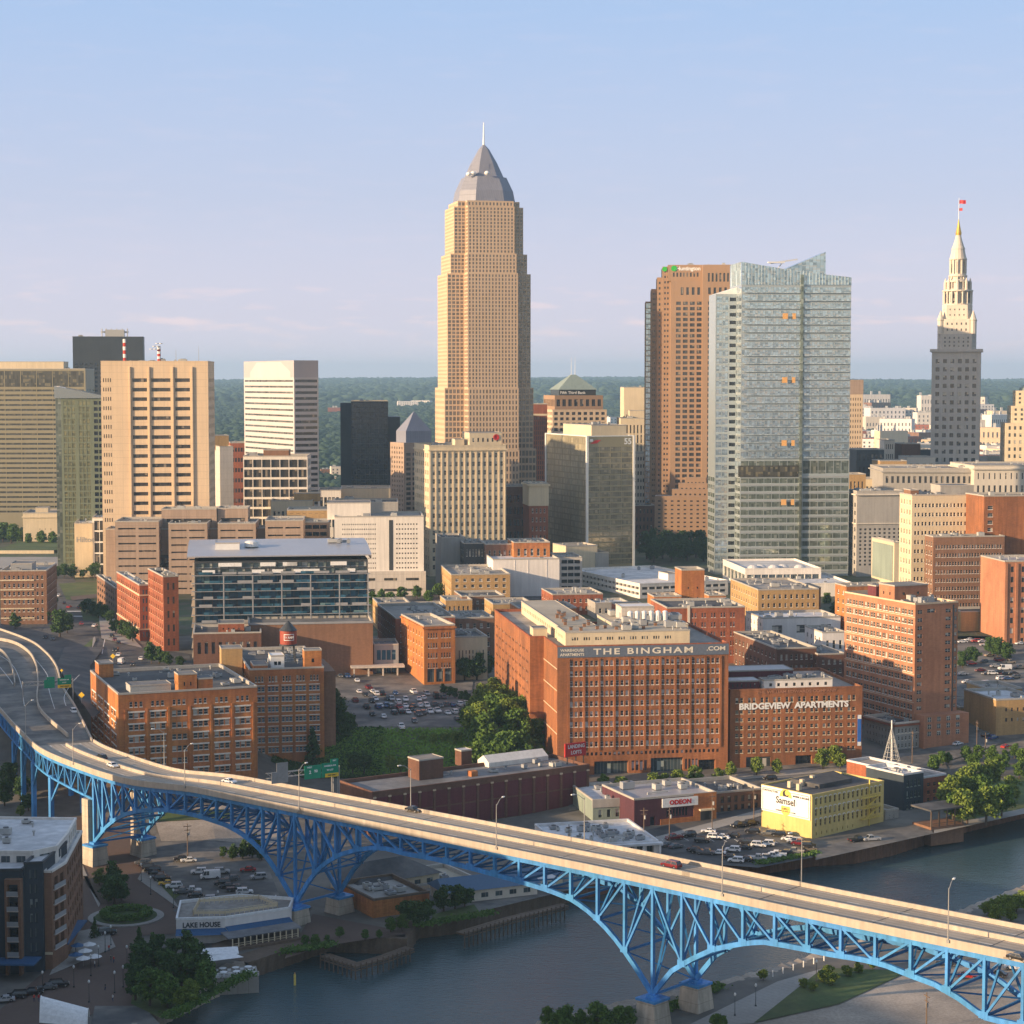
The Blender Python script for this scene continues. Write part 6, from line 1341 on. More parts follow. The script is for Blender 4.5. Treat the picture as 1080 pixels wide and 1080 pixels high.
b.box('roof_slab', 3.4, 20, H + 4.0, 18.2, 20.5, H + 4.5, 'roof_tan'); b.pent(-3.5, 29, 1.6, 36, H - .8, 3.6, 'stone_cream'); b.pent(26, 26, W - 8, 60, H - .8, 4.4, 'stone_cream', 'roof_tan', 'rooftop_rooms')
b.pent(W * .52, 42, W * .72, 52, H + 3.4, 5.0, 'concrete_pale', 'roof_white')
for i in range(6): m = MB(); m.lathe([(1.0, 0), (1.05, 3.2), (.8, 3.5), (.1, 3.8)], 12); m.build('roof_tank', 'metal_white', b.root, (W * .56 + i * 2.6, 38.2, H + 3.6))
for i in range(26):
    r = random.Random(i); x, y = (5.5 + r.uniform(0, 1) * 11, 22 + i * 3.1) if i < 13 else (6 + (i - 13) * 3.2, r.uniform(6, 18)); m = MB(); m.box(0, 0, 0, 1.0, 1.0, 1.3); m.box(-.15, -.15, 1.3, 1.15, 1.15, 1.5, 1); m.build('chimney', ['brick_brown', 'hvac_dark'], b.root, (x, y, H + 4.2))
b.clutter(26, 28, W - 10, 58, H + 3.6, 26, 5, True, True); b.clutter(21, 4, W - 15, 18, H + 4.4, 9, 15); b.done(); BING = (ox, oy, W)
# painted-name apartments, seven storeys
D_ = 689; zb = 9; ox, oy, W, Ld = plan(770, D_, 10, 911, ('m', 46), 'L'); b = Bld('loft_apartments', 'dark red brick seven storey block with white painted apartment name', 'apartment building', (ox + .3, oy, zb), R(10)); H = ZP(728, D_) - zb
W -= .3; P = [(0, 0), (W, 0), (W, 46), (0, 46)]
b.walls(P, 0, H, [[S(n=10, r=1, w=.9, h=.5, mx=(1.2, 1.6), mt=1.9, mb=H - 5.6, sub=((.18, .42), (.56, .80)), g='g_res', fr='stone_cream', style='sash', d=.3), S(n=10, r=6, w=.9, h=.46, mx=(1.2, 1.6), mt=6.4, mb=4.4, sub=((.18, .42), (.56, .80)), g='g_res', fr='stone_cream', style='sash', d=.3), S(n=1, r=1, w=1, h=1, mx=(6, W - 15), mt=H - 3.6, mb=0, g='g_res', d=.5), S(n=1, r=1, w=1, h=1, mx=(24, W - 30), mt=H - 3.6, mb=0, g='g_black', d=1)],
                  S(n=8, r=7, w=.3, h=.5, mt=2, mb=4, g='g_res', fr='stone_cream', style='sash'), None, None], 'brick_bingham', skirt=8)
b.top(P, H, 'roof_gravel', .8, coping='brick_bingham'); text('BRIDGEVIEW  APARTMENTS', b.root, (W * .48, -.2, H - 6.0), 0, 2.9, 'sign_white', bold=.045, sx=1.10)
text('THE WILLIAM EDWARDS COMPANY', b.root, (W * .5, -.12, H - 1.05), 0, 1.5, 'brick_apartment', bold=.02, sx=1.2)
m = MB(); m.box(W - 1.7, -.36, H - 21, W - .4, -.12, H - 10, 0); m.box(W - 1.7, -.37, H - 11.4, W - .4, -.365, H - 10, 1); m.box(W - 1.7, -.37, H - 21, W - .4, -.365, H - 19.6, 1); m.build('banner', ['sign_blue', 'sign_white'], b.root)
b.pent(W * .28, 4, W * .8, 10, H - .8, 3.4, 'stucco_white', 'roof_gravel', 'rooftop_rooms', [S(n=8, r=1, w=.35, h=.5, mt=.6, mb=.5, g='g_dark', fr='orange_paint', d=.15)]); b.pent(1, 6, W * .26, 14, H - .8, 3.0, 'brick_maroon', 'roof_white', 'rooftop_rooms', [S(n=6, r=1, w=.25, h=.6, mt=.5, mb=.3, g='g_res', d=.15)]); b.pent(W * .12, 22, W * .62, 34, H - .8, 4.2, 'brick_maroon', 'roof_metal', 'rooftop_rooms'); b.clutter(W * .3, 5, W * .76, 9, H + 2.6, 16, 6, False); b.clutter(W * .3, 12, W - 5, 40, H - .8, 10, 16); b.done()
# tall brick apartments
D_ = 722; zb = 14; ox, oy, W, Ld = plan(966, D_, 24, 1011, 892, 'L'); Ld = 46; b = Bld('apartment_tower', 'tall salmon brick apartment slab with long rows of pale windows', 'apartment building', (ox, oy, zb), R(24)); H = ZP(637, D_) - zb
P = [(0, 0), (W, 0), (W, Ld), (0, Ld)]; r_ = 13
b.walls(P[3:] + P[:3], 0, H, [[S(n=11, r=r_, w=.8, h=.54, mt=1.6, mb=2, mx=1, sub=((.10, .46), (.54, .90)), g='g_res', fr='trim_white', style='sash', skip=lambda i, j, n, r: False)],
    [S(n=1, r=r_, w=.8, h=.46, mt=1.6, mb=9, mx=(.8, W - 3.6), sub=((.1, .9),), g='g_res', fr='trim_white', style='twin'), S(n=1, r=r_, w=.8, h=.46, mt=1.6, mb=9, mx=(W - 5.6, 2.8), sub=((.05, .95),), g='g_res', fr='trim_white', style='twin'), S(n=1, r=r_, w=.8, h=.5, mt=1.6, mb=9, mx=(W - 1.6, .2), sub=((.1, .9),), g='g_res', fr='trim_white', style='twin'), S(n=1, r=1, w=.9, h=.5, mt=1.4, mb=H - 4.2, mx=(5, W - 9), sub=((.05, .95),), g='g_res', style='twin')], S(n=9, r=r_, w=.8, h=.46, mt=1.6, mb=2, sub=((.16, .44), (.56, .84)), g='g_res', style='sash'), None], 'brick_apartment', skirt=8)
b.top(P, H, 'roof_grey', .9, coping='stone_tan')
for j in range(r_): b.box('brick_course', -.1, .2, 2 + (H - 3.6) * j / r_, -.01, Ld - .2, 2.25 + (H - 3.6) * j / r_, 'stone_tan') if j % 3 == 0 else None
b.box('dark_slot', W - 2.4, -.1, 3, W - 1.8, 0, H - 1, 'metal_dark'); b.box('low_wing', .5, -5.5, -6, W + 1.5, 0, 8.5, 'brick_apartment')
for i in range(4): 
    for j in range(3): m = MB(); win_faces(m, (2 + i * 4.2, -5.54, 1 + j * 2.6), (1, 0), 1.6, 1.7, 'twin'); m.build('window', ['g_res', 'trim_white'], b.root)
b.pent(2, 16, W - 2, 26, H - .9, 6.0, 'brick_apartment', 'roof_gravel', win=S(n=2, r=1, w=.2, h=.3)); b.pent(-.5 + 1.5, 26.5, W - 6, 32, H - .9, 5.0, 'brick_maroon'); b.clutter(3, 4, W - 3, 15, H - .9, 18, 6); b.done()
# corner bank building, grey stone and red brick
D_ = 715; zb = 9.5; b = rect_bld('corner_building', 'weathered grey stone and red brick corner building with a black roof', 'building', 946, D_, 763, 26, 981, 913, zb, S(n=8, r=3, w=.42, h=.56, mt=1.6, mb=1, g='g_res', fr='stone_pale', style='sash', d=.3), S(n=9, r=3, w=.35, h=.5, mt=2, mb=1, g='g_dark', fr='stone_grey', style='sash', d=.3), 'stone_grey', 'roof_dark', cl=9, coping='stone_pale', maxL=34)
m = MB(); m.box(.4, -.14, b.H - 4.2, b.W - .3, -.01, b.H - 3.9); m.build('string_course', 'stone_pale', b.root); b.band(b.P, b.H - 1.2, b.H - .5, .7, 'brick_red'); b.done()
# steel lattice spire in front of it
gx, gy, gz = GG(940, 812); b = Bld('lattice_spire', 'white steel lattice spire shaped like a tall cone on the street corner', 'sculpture', (gx, gy, gz), 0); hh = 14.5
for q in range(8): t = 2 * pi * q / 8; m = MB(); m.tube((3.1 * cos(t), 3.1 * sin(t), 3.2), (.15 * cos(t), .15 * sin(t), hh), .11, 5); m.build('rib', 'hvac', b.root)
for j in range(7): f = j / 7; r = 3.1 * (1 - f); z = 3.2 + (hh - 3.2) * f; m = MB(); [m.tube((r * cos(2 * pi * q / 8), r * sin(2 * pi * q / 8), z), (r * cos(2 * pi * (q + 1) / 8), r * sin(2 * pi * (q + 1) / 8), z), .09, 4) for q in range(8)]; m.build('ring', 'hvac', b.root)
m = MB(); m.tube((0, 0, 0), (0, 0, hh + 3), .22, 6); m.build('mast', 'sign_white', b.root); [b.box('foot', 3 * cos(q) - .3, 2.4 * sin(q) - .3, 0, 3 * cos(q) + .3, 2.4 * sin(q) + .3, 3.3, 'pier_concrete') for q in (0.5, 2.1, 3.6, 5.2)]
# yellow brick buildings at the right edge
b = rect_bld('brick_building', 'sunlit ochre brick three storey building at the picture edge', 'building', 1053, 735, 738, 14, 1100, ('m', 26), 12, [S(n=6, r=2, w=.35, h=.35, mt=2, mb=4, mx=(3, 1), g='g_dark'), S(n=4, r=1, w=.6, h=.8, mt=13.5, mb=.3, mx=(3, 1), g='g_green')], None, 'brick_yellow', 'roof_white', cl=6); b.done()
b = rect_bld('brick_building', 'ochre upper block behind the sunlit three storey building', 'building', 1046, 790, 727, 14, 1080, ('m', 20), 15, S(n=4, r=3, w=.4, h=.4), None, 'brick_yellow', 'roof_gravel', cl=4); b.done()
b = rect_bld('loft_building', 'loft with tall blue glass bays between ochre brick piers right of the apartment tower', 'building', 1015, 765, 746, 14, 1054, ('m', 22), 13, [S(n=4, r=1, w=.5, h=.86, mt=1.4, mb=1, g='g_condo', fr='stone_cream', d=.6)], None, 'brick_yellow', 'roof_dark', cl=7); b.done()
b = rect_bld('loft_building', 'low brown brick garage with dark bays behind the apartment tower foot', 'building', 1008, 800, 735, 14, 1040, ('m', 20), 15, S(n=3, r=2, w=.6, h=.5), None, 'brick_brown', 'roof_dark', cl=5); b.done()
# ------------------------------------------------------------ front brick offices beside the bridge
D_ = 640; zb = 12; b = rect_bld('brick_office', 'sunlit orange brick office with cream window bands close to the bridge', 'office building', 123, D_, 732, 21, 270, ('m', 56), zb,
    [S(n=6, r=1, w=.9, h=.42, mt=1.8, mb=0, mx=(2.2, 1.4), sub=((.2, .36), (.44, .6), (.68, .84)), g='g_res', fr='trim_white', style='sash') , S(n=6, r=6, w=.9, h=.5, mt=5.4, mb=2.0, mx=(2.2, 1.4), sub=((.16, .38), (.42, .64), (.68, .88)), g='g_res', fr='trim_white', style='sash')],
    S(n=3, r=6, w=.8, h=.5, mt=4, mb=2, mx=3, sub=((.1, .35), (.5, .75)), g='g_res', fr='trim_white', style='sash'), 'brick_orange', 'roof_dark', cl=0, skirt=9)
for o in list(b.root.children):
    if o.name.startswith(('wall', 'window')): bpy.data.objects.remove(o)
b.nw = 0; b.extra = {}; W, Ld, H = b.W, b.L, b.H; fl0 = (H - 7.4) / 6
sf = [S(n=6, r=1, w=.9, h=.5, mt=2.0, mb=H - 5.4, mx=(2.2, 1.4), sub=((.2, .34), (.43, .57), (.66, .80)), g='g_res', fr='trim_white', style='sash'), S(n=6, r=6, w=.9, h=.46, mt=5.4, mb=2.0, mx=(2.2, 1.4), sub=((.16, .36), (.41, .61), (.66, .86)), g='g_res', fr='trim_white', style='sash')]
ssd = S(n=4, r=6, w=.8, h=.46, mt=5.4, mb=2.0, mx=2, sub=((.1, .35), (.5, .75)), g='g_res', fr='trim_white', style='sash')
b.walls(b.P[3:] + b.P[:3], 0, H, [ssd, sf, ssd, None], 'brick_orange', skirt=9)
bw = (W - 3.6) / 6
for i in range(6):
    for j in range(6):
        z = 2.0 + fl0 * (j + .5); b.box('stone_lintel', 2.2 + bw * i + bw * .12, -.18, z + fl0 * .24, 2.2 + bw * (i + 1) - bw * .10, -.01, z + fl0 * .36, 'trim_white') if i != 2 else None
for i in range(4):
    for j in range(6): z = 2.0 + fl0 * (j + .5); b.box('stone_lintel', -.18, 2 + (Ld - 4) / 4 * (i + .12), z + fl0 * .26, -.01, 2 + (Ld - 4) / 4 * (i + .9), z + fl0 * .37, 'trim_white')
for i in range(7): b.box('pilaster', 2.2 + bw * i - .35, -.3, -4, 2.2 + bw * i + .35, -.01, H - 5.2, 'brick_orange')
b.pent(1.0, Ld - 12, 6.0, Ld - 4, H, 4, 'brick_orange'); b.pent(W * .43, .6, W * .565, 7, H - .9, 6.2, 'brick_orange', win=S(n=2, r=1, w=.24, h=.34)); b.pent(W * .575, .8, W * .68, 7.5, H - .9, 4.4, 'brick_orange')
b.pent(5, 6, W * .40, 14, H - .9, 2.4, 'hvac', 'roof_grey', 'skylight_house'); b.clutter(W * .7, 3, W - 3, Ld - 5, H - .9, 12, 3, False); b.clutter(5, 15, W * .7, Ld - 3, H - .9, 22, 4, False, True); b.done()
# rear wing with water tank
D_ = 690; zb = 12; b = rect_bld('brick_office', 'shaded brick office with stair towers and a water tank on its roof', 'office building', 262, D_, 706, 13, 341, ('m', 60), zb,
    [S(n=5, r=1, w=.9, h=.5, mt=1.6, mb=26, mx=(1, 1), sub=((.2, .34), (.43, .57), (.66, .80)), g='g_dark', fr='trim_white', style='sash'), S(n=5, r=7, w=.9, h=.46, mt=5.4, mb=1.0, mx=(1, 1), sub=((.12, .34), (.39, .61), (.66, .88)), g='g_condo', fr='trim_white', style='sash')], S(n=10, r=3, w=.5, h=.5, mt=2, mb=20, g='g_res', style='sash'), 'brick_orange', 'roof_dark', cl=0, skirt=9, maxL=56)
W, Ld, H = b.W, b.L, b.H
b.pent(W * .74, .4, W * .97, 6, H - .9, 7.0, 'brick_orange', win=S(n=1, r=1, w=.25, h=.3)); b.box('right_wing', W, 3, -9, W + 4.5, 34, H - 2, 'brick_brown'); b.pent(-8, 20, -.5, 28, H - 7, 12, 'brick_yellow')
b.pent(W * .06, 1, W * .25, 12, H - .9, 2.2, 'brick_orange'); b.pent(W * .30, 3, W * .48, 11, H - .9, 5, 'metal_white', 'metal_white', win=S(n=2, r=1, w=.8, h=.5, g='g_black'))
for j in range(7):
    for i in range(5): b.box('stone_lintel', 1 + (W - 2) / 5 * (i + .1), -.16, 1 + (H - 6.4) / 7 * (j + .82), 1 + (W - 2) / 5 * (i + .9), -.01, 1 + (H - 6.4) / 7 * (j + .90), 'trim_white')
b.clutter(2, 14, W - 3, 50, H - .9, 22, 6, False, True); b.done(); TK = b
c_, s_ = cos(R(13)), sin(R(13)); lx, ly = W * .62, 22; tx, ty, tz = b.root.location[0] + lx * c_ - ly * s_, b.root.location[1] + lx * s_ + ly * c_, zb + H - .9
t = Bld('water_tank', 'red rooftop water tank with a conical roof standing on steel legs', 'water tank', (tx, ty, tz), .2)
for q in range(4): a = pi / 4 + q * pi / 2; m = MB(); m.tube((3.4 * cos(a), 3.4 * sin(a), 0), (2.7 * cos(a), 2.7 * sin(a), 6.2), .22, 6); m.build('leg', 'metal_dark', t.root)
m = MB(); m.lathe([(3.3, 6.0), (3.3, 6.5), (3.1, 6.6)], 20); [m.tube((3.1 * cos(pi / 4 + q * pi / 2), 3.1 * sin(pi / 4 + q * pi / 2), 2.8), (3.1 * cos(pi / 4 + (q + 1) * pi / 2), 3.1 * sin(pi / 4 + (q + 1) * pi / 2), 2.8), .1, 5) for q in range(4)]; m.build('platform', 'metal_dark', t.root)
m = MB(); m.lathe([(3.0, 6.6), (3.05, 9), (3.0, 11.6)], 24); tb = m.build('tank', 'tank_red', t.root, smooth=False); m = MB(); m.lathe([(3.3, 11.5), (1.6, 13.4), (.15, 15.0)], 24); m.build('roof', 'metal_dark', t.root)
m = MB(); m.grid([[(3.12 * cos(a), 3.12 * sin(a), z) for a in np.linspace(-pi / 2 - .62, -pi / 2 + .62, 9)] for z in (8.1, 10.4)]); m.build('sign_panel', 'sign_white', t.root)
m = MB(); m.grid([[(3.15 * cos(a), 3.15 * sin(a), z) for a in np.linspace(-pi / 2 - .55, -pi / 2 + .55, 9)] for z in (8.35, 10.15)]); m.build('sign_panel', 'tank_red', t.root); text('TH. BLADT', t.root, (0, -3.5, 9.25), 0, .95, 'sign_white', bold=.04, sx=.72); del t
# ------------------------------------------------------------ long red warehouse
D_ = 602; zb = 4.6; b = rect_bld('warehouse', 'long low maroon brick warehouse with blank bays behind the bridge', 'warehouse', 392, D_, 836, 33, 622, 357, zb, None, None, 'brick_dark', 'roof_grey', cl=3, maxL=44, coping='brick_dark'); W, Ld, H = b.W, b.L, b.H
nb_ = 15
for i in range(nb_): x0 = .6 + (W - 1.2) * i / nb_; b.box('brick_bay', x0 + .55, -.12, .5, x0 + (W - 1.2) / nb_ - .55, -.01, H * .5 - .3, 'brick_maroon'); b.box('brick_bay', x0 + .55, -.12, H * .5 + .2, x0 + (W - 1.2) / nb_ - .55, -.01, H - 1.8, 'brick_maroon')
for i in range(nb_ + 1): x0 = .6 + (W - 1.2) * i / nb_; b.box('pilaster_cap', x0 - .5, -.35, H - 1.9, x0 + .5, 0, H - 1.4, 'stone_tan'); b.box('pilaster', x0 - .4, -.3, -4, x0 + .4, 0, H - 1.9, 'brick_dark')
b.pent(W * .29, 12, W * .40, 19, H - .9, 6.5, 'brick_dark', 'roof_gravel'); b.pent(W * .62, 30, W * .67, 34, H - .9, 4, 'brick_dark', 'roof_white')
m = MB(); x0, x1, y0, y1 = W * .66, W * .95, 18, 25
m.box(x0, y0, H - .9, x1, y1, H + .6); m.poly([(x0, y0, H + .6), (x1, y0, H + .6), (x1, 21.5, H + 2.6), (x0, 21.5, H + 2.6)]); m.poly([(x1, y1, H + .6), (x0, y1, H + .6), (x0, 21.5, H + 2.6), (x1, 21.5, H + 2.6)]); m.poly([(x0, y1, H + .6), (x0, y0, H + .6), (x0, 21.5, H + 2.6)]); m.poly([(x1, y0, H + .6), (x1, y1, H + .6), (x1, 21.5, H + 2.6)]); m.build('skylight', 'concrete_white', b.root)
m = MB(); m.box(W * .5, 8, H - .9, W * .53, 10.5, H + .8); m.build('chimney', 'brick_orange', b.root); b.clutter(W * .5, 4, W - 4, 14, H - .9, 8, 3, False); b.done()
b.box('red_sign_board', W - 3.8, -.6 + 9, H + 1.5, W + 4.6, 8.9, H + 6, 'sign_red'); text('LANDING', b.root, (W + .6, 8.3, H + 4.8), 0, 1.7, 'sign_white', sx=.9); text('LOFTS', b.root, (W + .6, 8.3, H + 2.8), 0, 1.7, 'sign_white', sx=.9); [b.box('sign_leg', W + k_, 8.5, H - 6, W + k_ + .3, 8.8, H + 1.5, 'metal_dark') for k_ in (-3, .5, 3.6)]
surf('brick_plum', (.085, .032, .042), course=.08, var=.15)
zf = 4.4
b = rect_bld('restaurant', 'white roofed restaurant crowded with rooftop units right behind the bridge', 'restaurant', 592, 572, 893, 14, 696, ('m', 30), zf, S(n=9, r=1, w=.7, h=.7, mt=.8, mb=.3, g='g_store', d=1.5), None, 'stucco_white', 'roof_white', cl=0, coping='roof_white', par=.6); b.clutter(2, 2, b.W - 4, b.L - 4, b.H - .6, 40, 5, False)
[b.box('column', b.W * i / 6 - .3, -1.6, -1, b.W * i / 6 + .3, -1.1, b.H - .2, 'stucco_white') for i in range(1, 7)]; b.box('porch_roof', -.5, -2, b.H - .7, b.W + .8, 0, b.H - .1, 'roof_white'); b.done()
b = rect_bld('restaurant', 'green fronted restaurant with arched windows and a white roof', 'restaurant', 626, 620, 844, 14, 669, ('m', 26), 5, S(n=4, r=1, w=.42, h=.55, mt=2.2, mb=.6, g='g_res', fr='stone_cream'), None, 'copper_green', 'roof_white', cl=5); b.box('fascia', -.2, -.3, b.H - 2.4, b.W + .2, 0, b.H + .2, 'stone_grey'); b.done()
b = rect_bld('music_hall', 'purple brown brick music hall with a white sign and dark doors', 'music hall', 670, 612, 843, 22, 757, ('m', 24), 5, [S(n=7, r=1, w=.72, h=.8, mt=3.6, mb=2.4, mx=(11, 10), g='g_black', fr='metal_dark', maxind=40), S(n=1, r=1, w=1, h=1, mt=b.H * 0 + 6.0, mb=0, mx=(5.5, 21.5), g='g_black', d=.8)], None, 'brick_plum', 'roof_metal', cl=6, par=.7)
b.box('sign_board', 9.5, -.5, b.H - 3.4, 22, -.12, b.H - .6, 'sign_white'); text('ODEON', b.root, (15.8, -.56, b.H - 2.0), 0, 1.9, 'sign_red', bold=.05, sx=1.1); b.box('brick_front', b.W - 8, -.15, -2, b.W + .05, -.01, b.H + .1, 'brick_orange'); b.box('door', b.W - 5.5, -.3, 0, b.W - 2.5, -.16, 3.6, 'metal_dark'); b.box('door', 23, -.3, 0, 27, -.02, 3.5, 'metal_dark'); b.box('awning', 22.5, -1.4, 3.9, 27.5, -.02, 4.4, 'stone_cream'); b.box('brick_plinth', 9, -.2, -1, 23, -.02, 2.2, 'brick_orange'); b.done()
b = rect_bld('brick_shop', 'small brown brick shop with arched doors and a dark roof beside the music hall', 'shop', 757, 632, 836, 22, 806, ('m', 22), 5.2, S(n=6, r=2, w=.45, h=.62, mt=1, mb=.3, g='g_dark', style='sash', fr='metal_dark'), None, 'brick_brown', 'roof_dark', cl=9); b.done()
# the yellow building with painted board
D_ = 598; zb = 4.5; ox, oy, W, Ld = plan(859, D_, 40, 935, 805, 'L'); b = Bld('yellow_building', 'yellow painted brick building with arched dark windows and a big painted board', 'building', (ox, oy, zb), R(40)); H = ZP(839, D_) - zb; print('yellow', W, Ld, H)
P = [(0, 0), (W, 0), (W, Ld), (0, Ld)]
b.walls(P, 0, H, [[S(n=15, r=3, w=.40, h=.62, mt=.6, mb=3.4, mx=(.8, .8), g='g_dark', fr='wall_yellow', style='sash', d=.3), S(n=8, r=1, w=.16, h=.4, mt=H - 3, mb=.6, mx=(.8, W * .4), g='g_dark')], None, None, None], 'wall_yellow')
b.top(P, H, 'roof_dark', .25, .3, coping='wall_yellow')
for i in range(15):
    for j in range(3): x = .8 + (W - 1.6) * (i + .5) / 15; z = 3.4 + (H - 4.0) / 3 * (j + .5 + .36); m = MB(); m.lathe([(0.01, 0)] + [(.75, 0), (.75, .1)], 10); 
    for j in range(3):
        z = 3.4 + (H - 4.0) / 3 * (j + .5 + .31); m = MB(); P_ = [(x + .72 * cos(a), z + .55 * sin(a)) for a in np.linspace(0, pi, 7)]; Q_ = [(x + .5 * cos(a), z + .28 * sin(a)) for a in np.linspace(0, pi, 7)]
        m.grid([[(p, -.14, q) for p, q in P_][::-1], [(p, -.14, q) for p, q in Q_][::-1]]); m.grid([[(p, -.14, q) for p, q in P_], [(p, 0, q) for p, q in P_]]); m.build('arch_hood', 'trim_white', b.root)
b.box('board', -.3, .6, H * .44, -.05, Ld - .3, H + .1, 'sign_white')
for y0, y1, z0, z1 in ((1.1, Ld - .8, H * .47, H * .478), (1.1, Ld - .8, H * .955, H * .965), (1.1, 1.22, H * .47, H * .96), (Ld - .95, Ld - .82, H * .47, H * .96)): b.box('painted_border', -.34, y0, z0, -.31, y1, z1, 'black_line')
cy_, cz_ = Ld * .50, H * .755
def disc(r, y, z, mat_, x=-.36, ry=1.): m = MB(); m.poly([(x, y - r * ry * cos(a), z + r * sin(a)) for a in np.linspace(0, 2 * pi, 21)[:-1]]); return m.build('emblem', mat_, b.root)
disc(2.5, cy_, cz_ + 1.2, 'logo_yellow'); disc(1.25, cy_, cz_ + 2.2, 'black_line', -.37); disc(.8, cy_ - .5, cz_ + 2.6, 'logo_yellow', -.38); disc(1.5, cy_, cz_ - .1, 'sign_white', -.39, 3.0); disc(1.9, cy_, cz_ - 2.6, 'logo_yellow', -.365)
text('Samsel', b.root, (-.42, cy_, cz_ - .1), -pi / 2, 2.9, 'black_line', bold=.02); text('SUPPLY', b.root, (-.40, cy_, cz_ - 2.5), -pi / 2, .8, 'black_line')
text('CONTRACTORS', b.root, (-.37, Ld * .81, H * .915), -pi / 2, .8, 'black_line', sx=1.1); text('MARINE & RIGGING', b.root, (-.37, Ld * .20, H * .90), -pi / 2, .8, 'black_line', sx=.95); text('SAMSELSUPPLY.COM', b.root, (-.37, Ld * .5, H * .52), -pi / 2, .6, 'black_line', sx=1.5)
# fire escape
for j in range(3): z = 3.4 + (H - 4) / 3 * j; b.box('fire_escape_landing', W * .66, -1.6, z, W * .93, -.2, z + .12, 'logo_yellow'); m = MB(); [m.bar((W * .66 + i * 1.2, -1.55, z), (W * .66 + i * 1.2, -1.55, z + 1.1), .07, .07) for i in range(7)]; m.bar((W * .66, -1.55, z + 1.1), (W * .93, -1.55, z + 1.1), .09, .09); m.build('fire_escape_rail', 'logo_yellow', b.root)
for j in range(2): z = 3.4 + (H - 4) / 3 * j; m = MB(); m.bar((W * .70, -1.2, z), (W * .88, -1.2, z + (H - 4) / 3), .7, .12); m.build('fire_escape_stair', 'logo_yellow', b.root)
b.box('flue', W * .78, -.5, 0, W * .78 + .3, -.15, H + 1.5, 'logo_yellow'); m = MB(); m.prism([(W * .3, 6), (W * .75, 6), (W * .9, Ld - 3), (W * .3, Ld - 3)], H - .3, H + 1.1, mt=0); m.build('raised_roof', 'roof_dark', b.root)
for k_, (x, y) in enumerate(((3, 8), (9, 12), (4, Ld * .6), (16, 14))): m = MB(); m.box(0, 0, 0, 1.2, 1.2, 2.0); m.build('chimney', 'stone_cream', b.root, (x, y, H - .2))
b.done()
b = rect_bld('low_annex', 'grey low annex with a white roof beside the yellow building', 'building', 937, 622, 855, 30, 951, ('m', 14), zb, S(n=2, r=2, w=.3, h=.35, g='g_res'), None, 'stone_grey', 'roof_metal', cl=2); b.done()
b = rect_bld('riverside_building', 'dark charcoal and green fronted riverside building with a white roof', 'building', 956, 634, 817, 34, 977, 916, zb, S(n=4, r=3, w=.5, h=.6, g='g_store', fr='copper_green', style='sash'), None, 'cladding_dark', 'roof_white', cl=7, coping='roof_white', maxL=42); b.box('green_front', 0, -.12, 0, b.W, -.01, b.H - 1, 'stone_grey') if 0 else None; b.done()
b = rect_bld('riverside_building', 'orange brick riverside building with white capped roof next to the charcoal one', 'building', 977, 645, 820, 34, 1001, ('m', 36), zb, S(n=3, r=3, w=.5, h=.5, g='g_dark', fr='brick_orange', style='sash'), None, 'brick_red', 'roof_gravel', cl=10, coping='roof_white', par=.6); b.done()
b = Bld('riverside_porch', 'open timber porch with a dark roof and railings above the river wall', 'porch', (*G(982, 879, 4.5), 4.5), R(28)); b.box('floor', 0, 0, -4, 13, 9, 1.8, 'brick_brown'); b.box('roof', -.4, -.4, 6.8, 13.4, 9.4, 7.3, 'roof_dark')
for i in range(5): b.box('post', i * 3.1, 0, 1.8, i * 3.1 + .35, .35, 6.8, 'timber')
b.box('rail', 0, -.1, 2.8, 13, .0, 2.95, 'timber'); b.box('rail', 0, -.1, 2.2, 13, .0, 2.3, 'timber'); b.done()
# under the bridge: hipped tavern, patio, blue roofed boathouse
def hip(b, x0, y0, x1, y1, z0, z1, mat_, over=.8, ridge=.35):
    a, c, e, f = x0 - over, y0 - over, x1 + over, y1 + over; ym = (c + f) / 2; rx = (f - c) / 2 * (1 if ridge is not None else 1); r0, r1 = a + rx * ridge * 2, e - rx * ridge * 2
    m = MB(); m.poly([(a, c, z0), (e, c, z0), (r1, ym, z1), (r0, ym, z1)]); m.poly([(e, f, z0), (a, f, z0), (r0, ym, z1), (r1, ym, z1)]); m.poly([(a, f, z0), (a, c, z0), (r0, ym, z1)]); m.poly([(e, c, z0), (e, f, z0), (r1, ym, z1)]); m.poly([(a, c, z0 - .02), (a, f, z0 - .02), (e, f, z0 - .02), (e, c, z0 - .02)]); return m.build('roof', mat_, b.root)
def low_house(name, lab, cat, px, py, W, Ld, h, rise, ang, wall, roofm, n=6, ridge=.5, win=True):
    x, y, z = GG(px, py); b = Bld(name, lab, cat, (x, y, z), R(ang)); P = [(0, 0), (W, 0), (W, Ld), (0, Ld)]; b.walls(P, 0, h, S(n=n, r=1, w=.5, h=.55, mt=.5, mb=.5, g='g_store', d=.2) if win else None, wall, skirt=3); hip(b, 0, 0, W, Ld, h, h + rise, roofm, ridge=ridge); b.done(); return b
low_house('tavern', 'low tavern with a brown hipped roof seen through the blue truss', 'tavern', 378, 948, 26, 15, 3.6, 4.2, 35, 'stone_cream', 'roof_dark')
low_house('boathouse', 'long low riverside shed with a slate blue metal roof', 'boathouse', 470, 955, 27, 11, 3.4, 2.6, 24, 'stone_pale', 'roof_blue', ridge=0.05)
low_house('boathouse', 'smaller blue roofed shed partly hidden behind the truss', 'boathouse', 545, 938, 14, 8, 3.0, 1.6, 24, 'stone_cream', 'roof_blue', n=3, ridge=0.05)
low_house('kiosk', 'small white kiosk on the dock by the blue roofed shed', 'kiosk', 566, 938, 6, 4, 2.6, .6, 24, 'stucco_white', 'roof_white', n=2, ridge=.2)
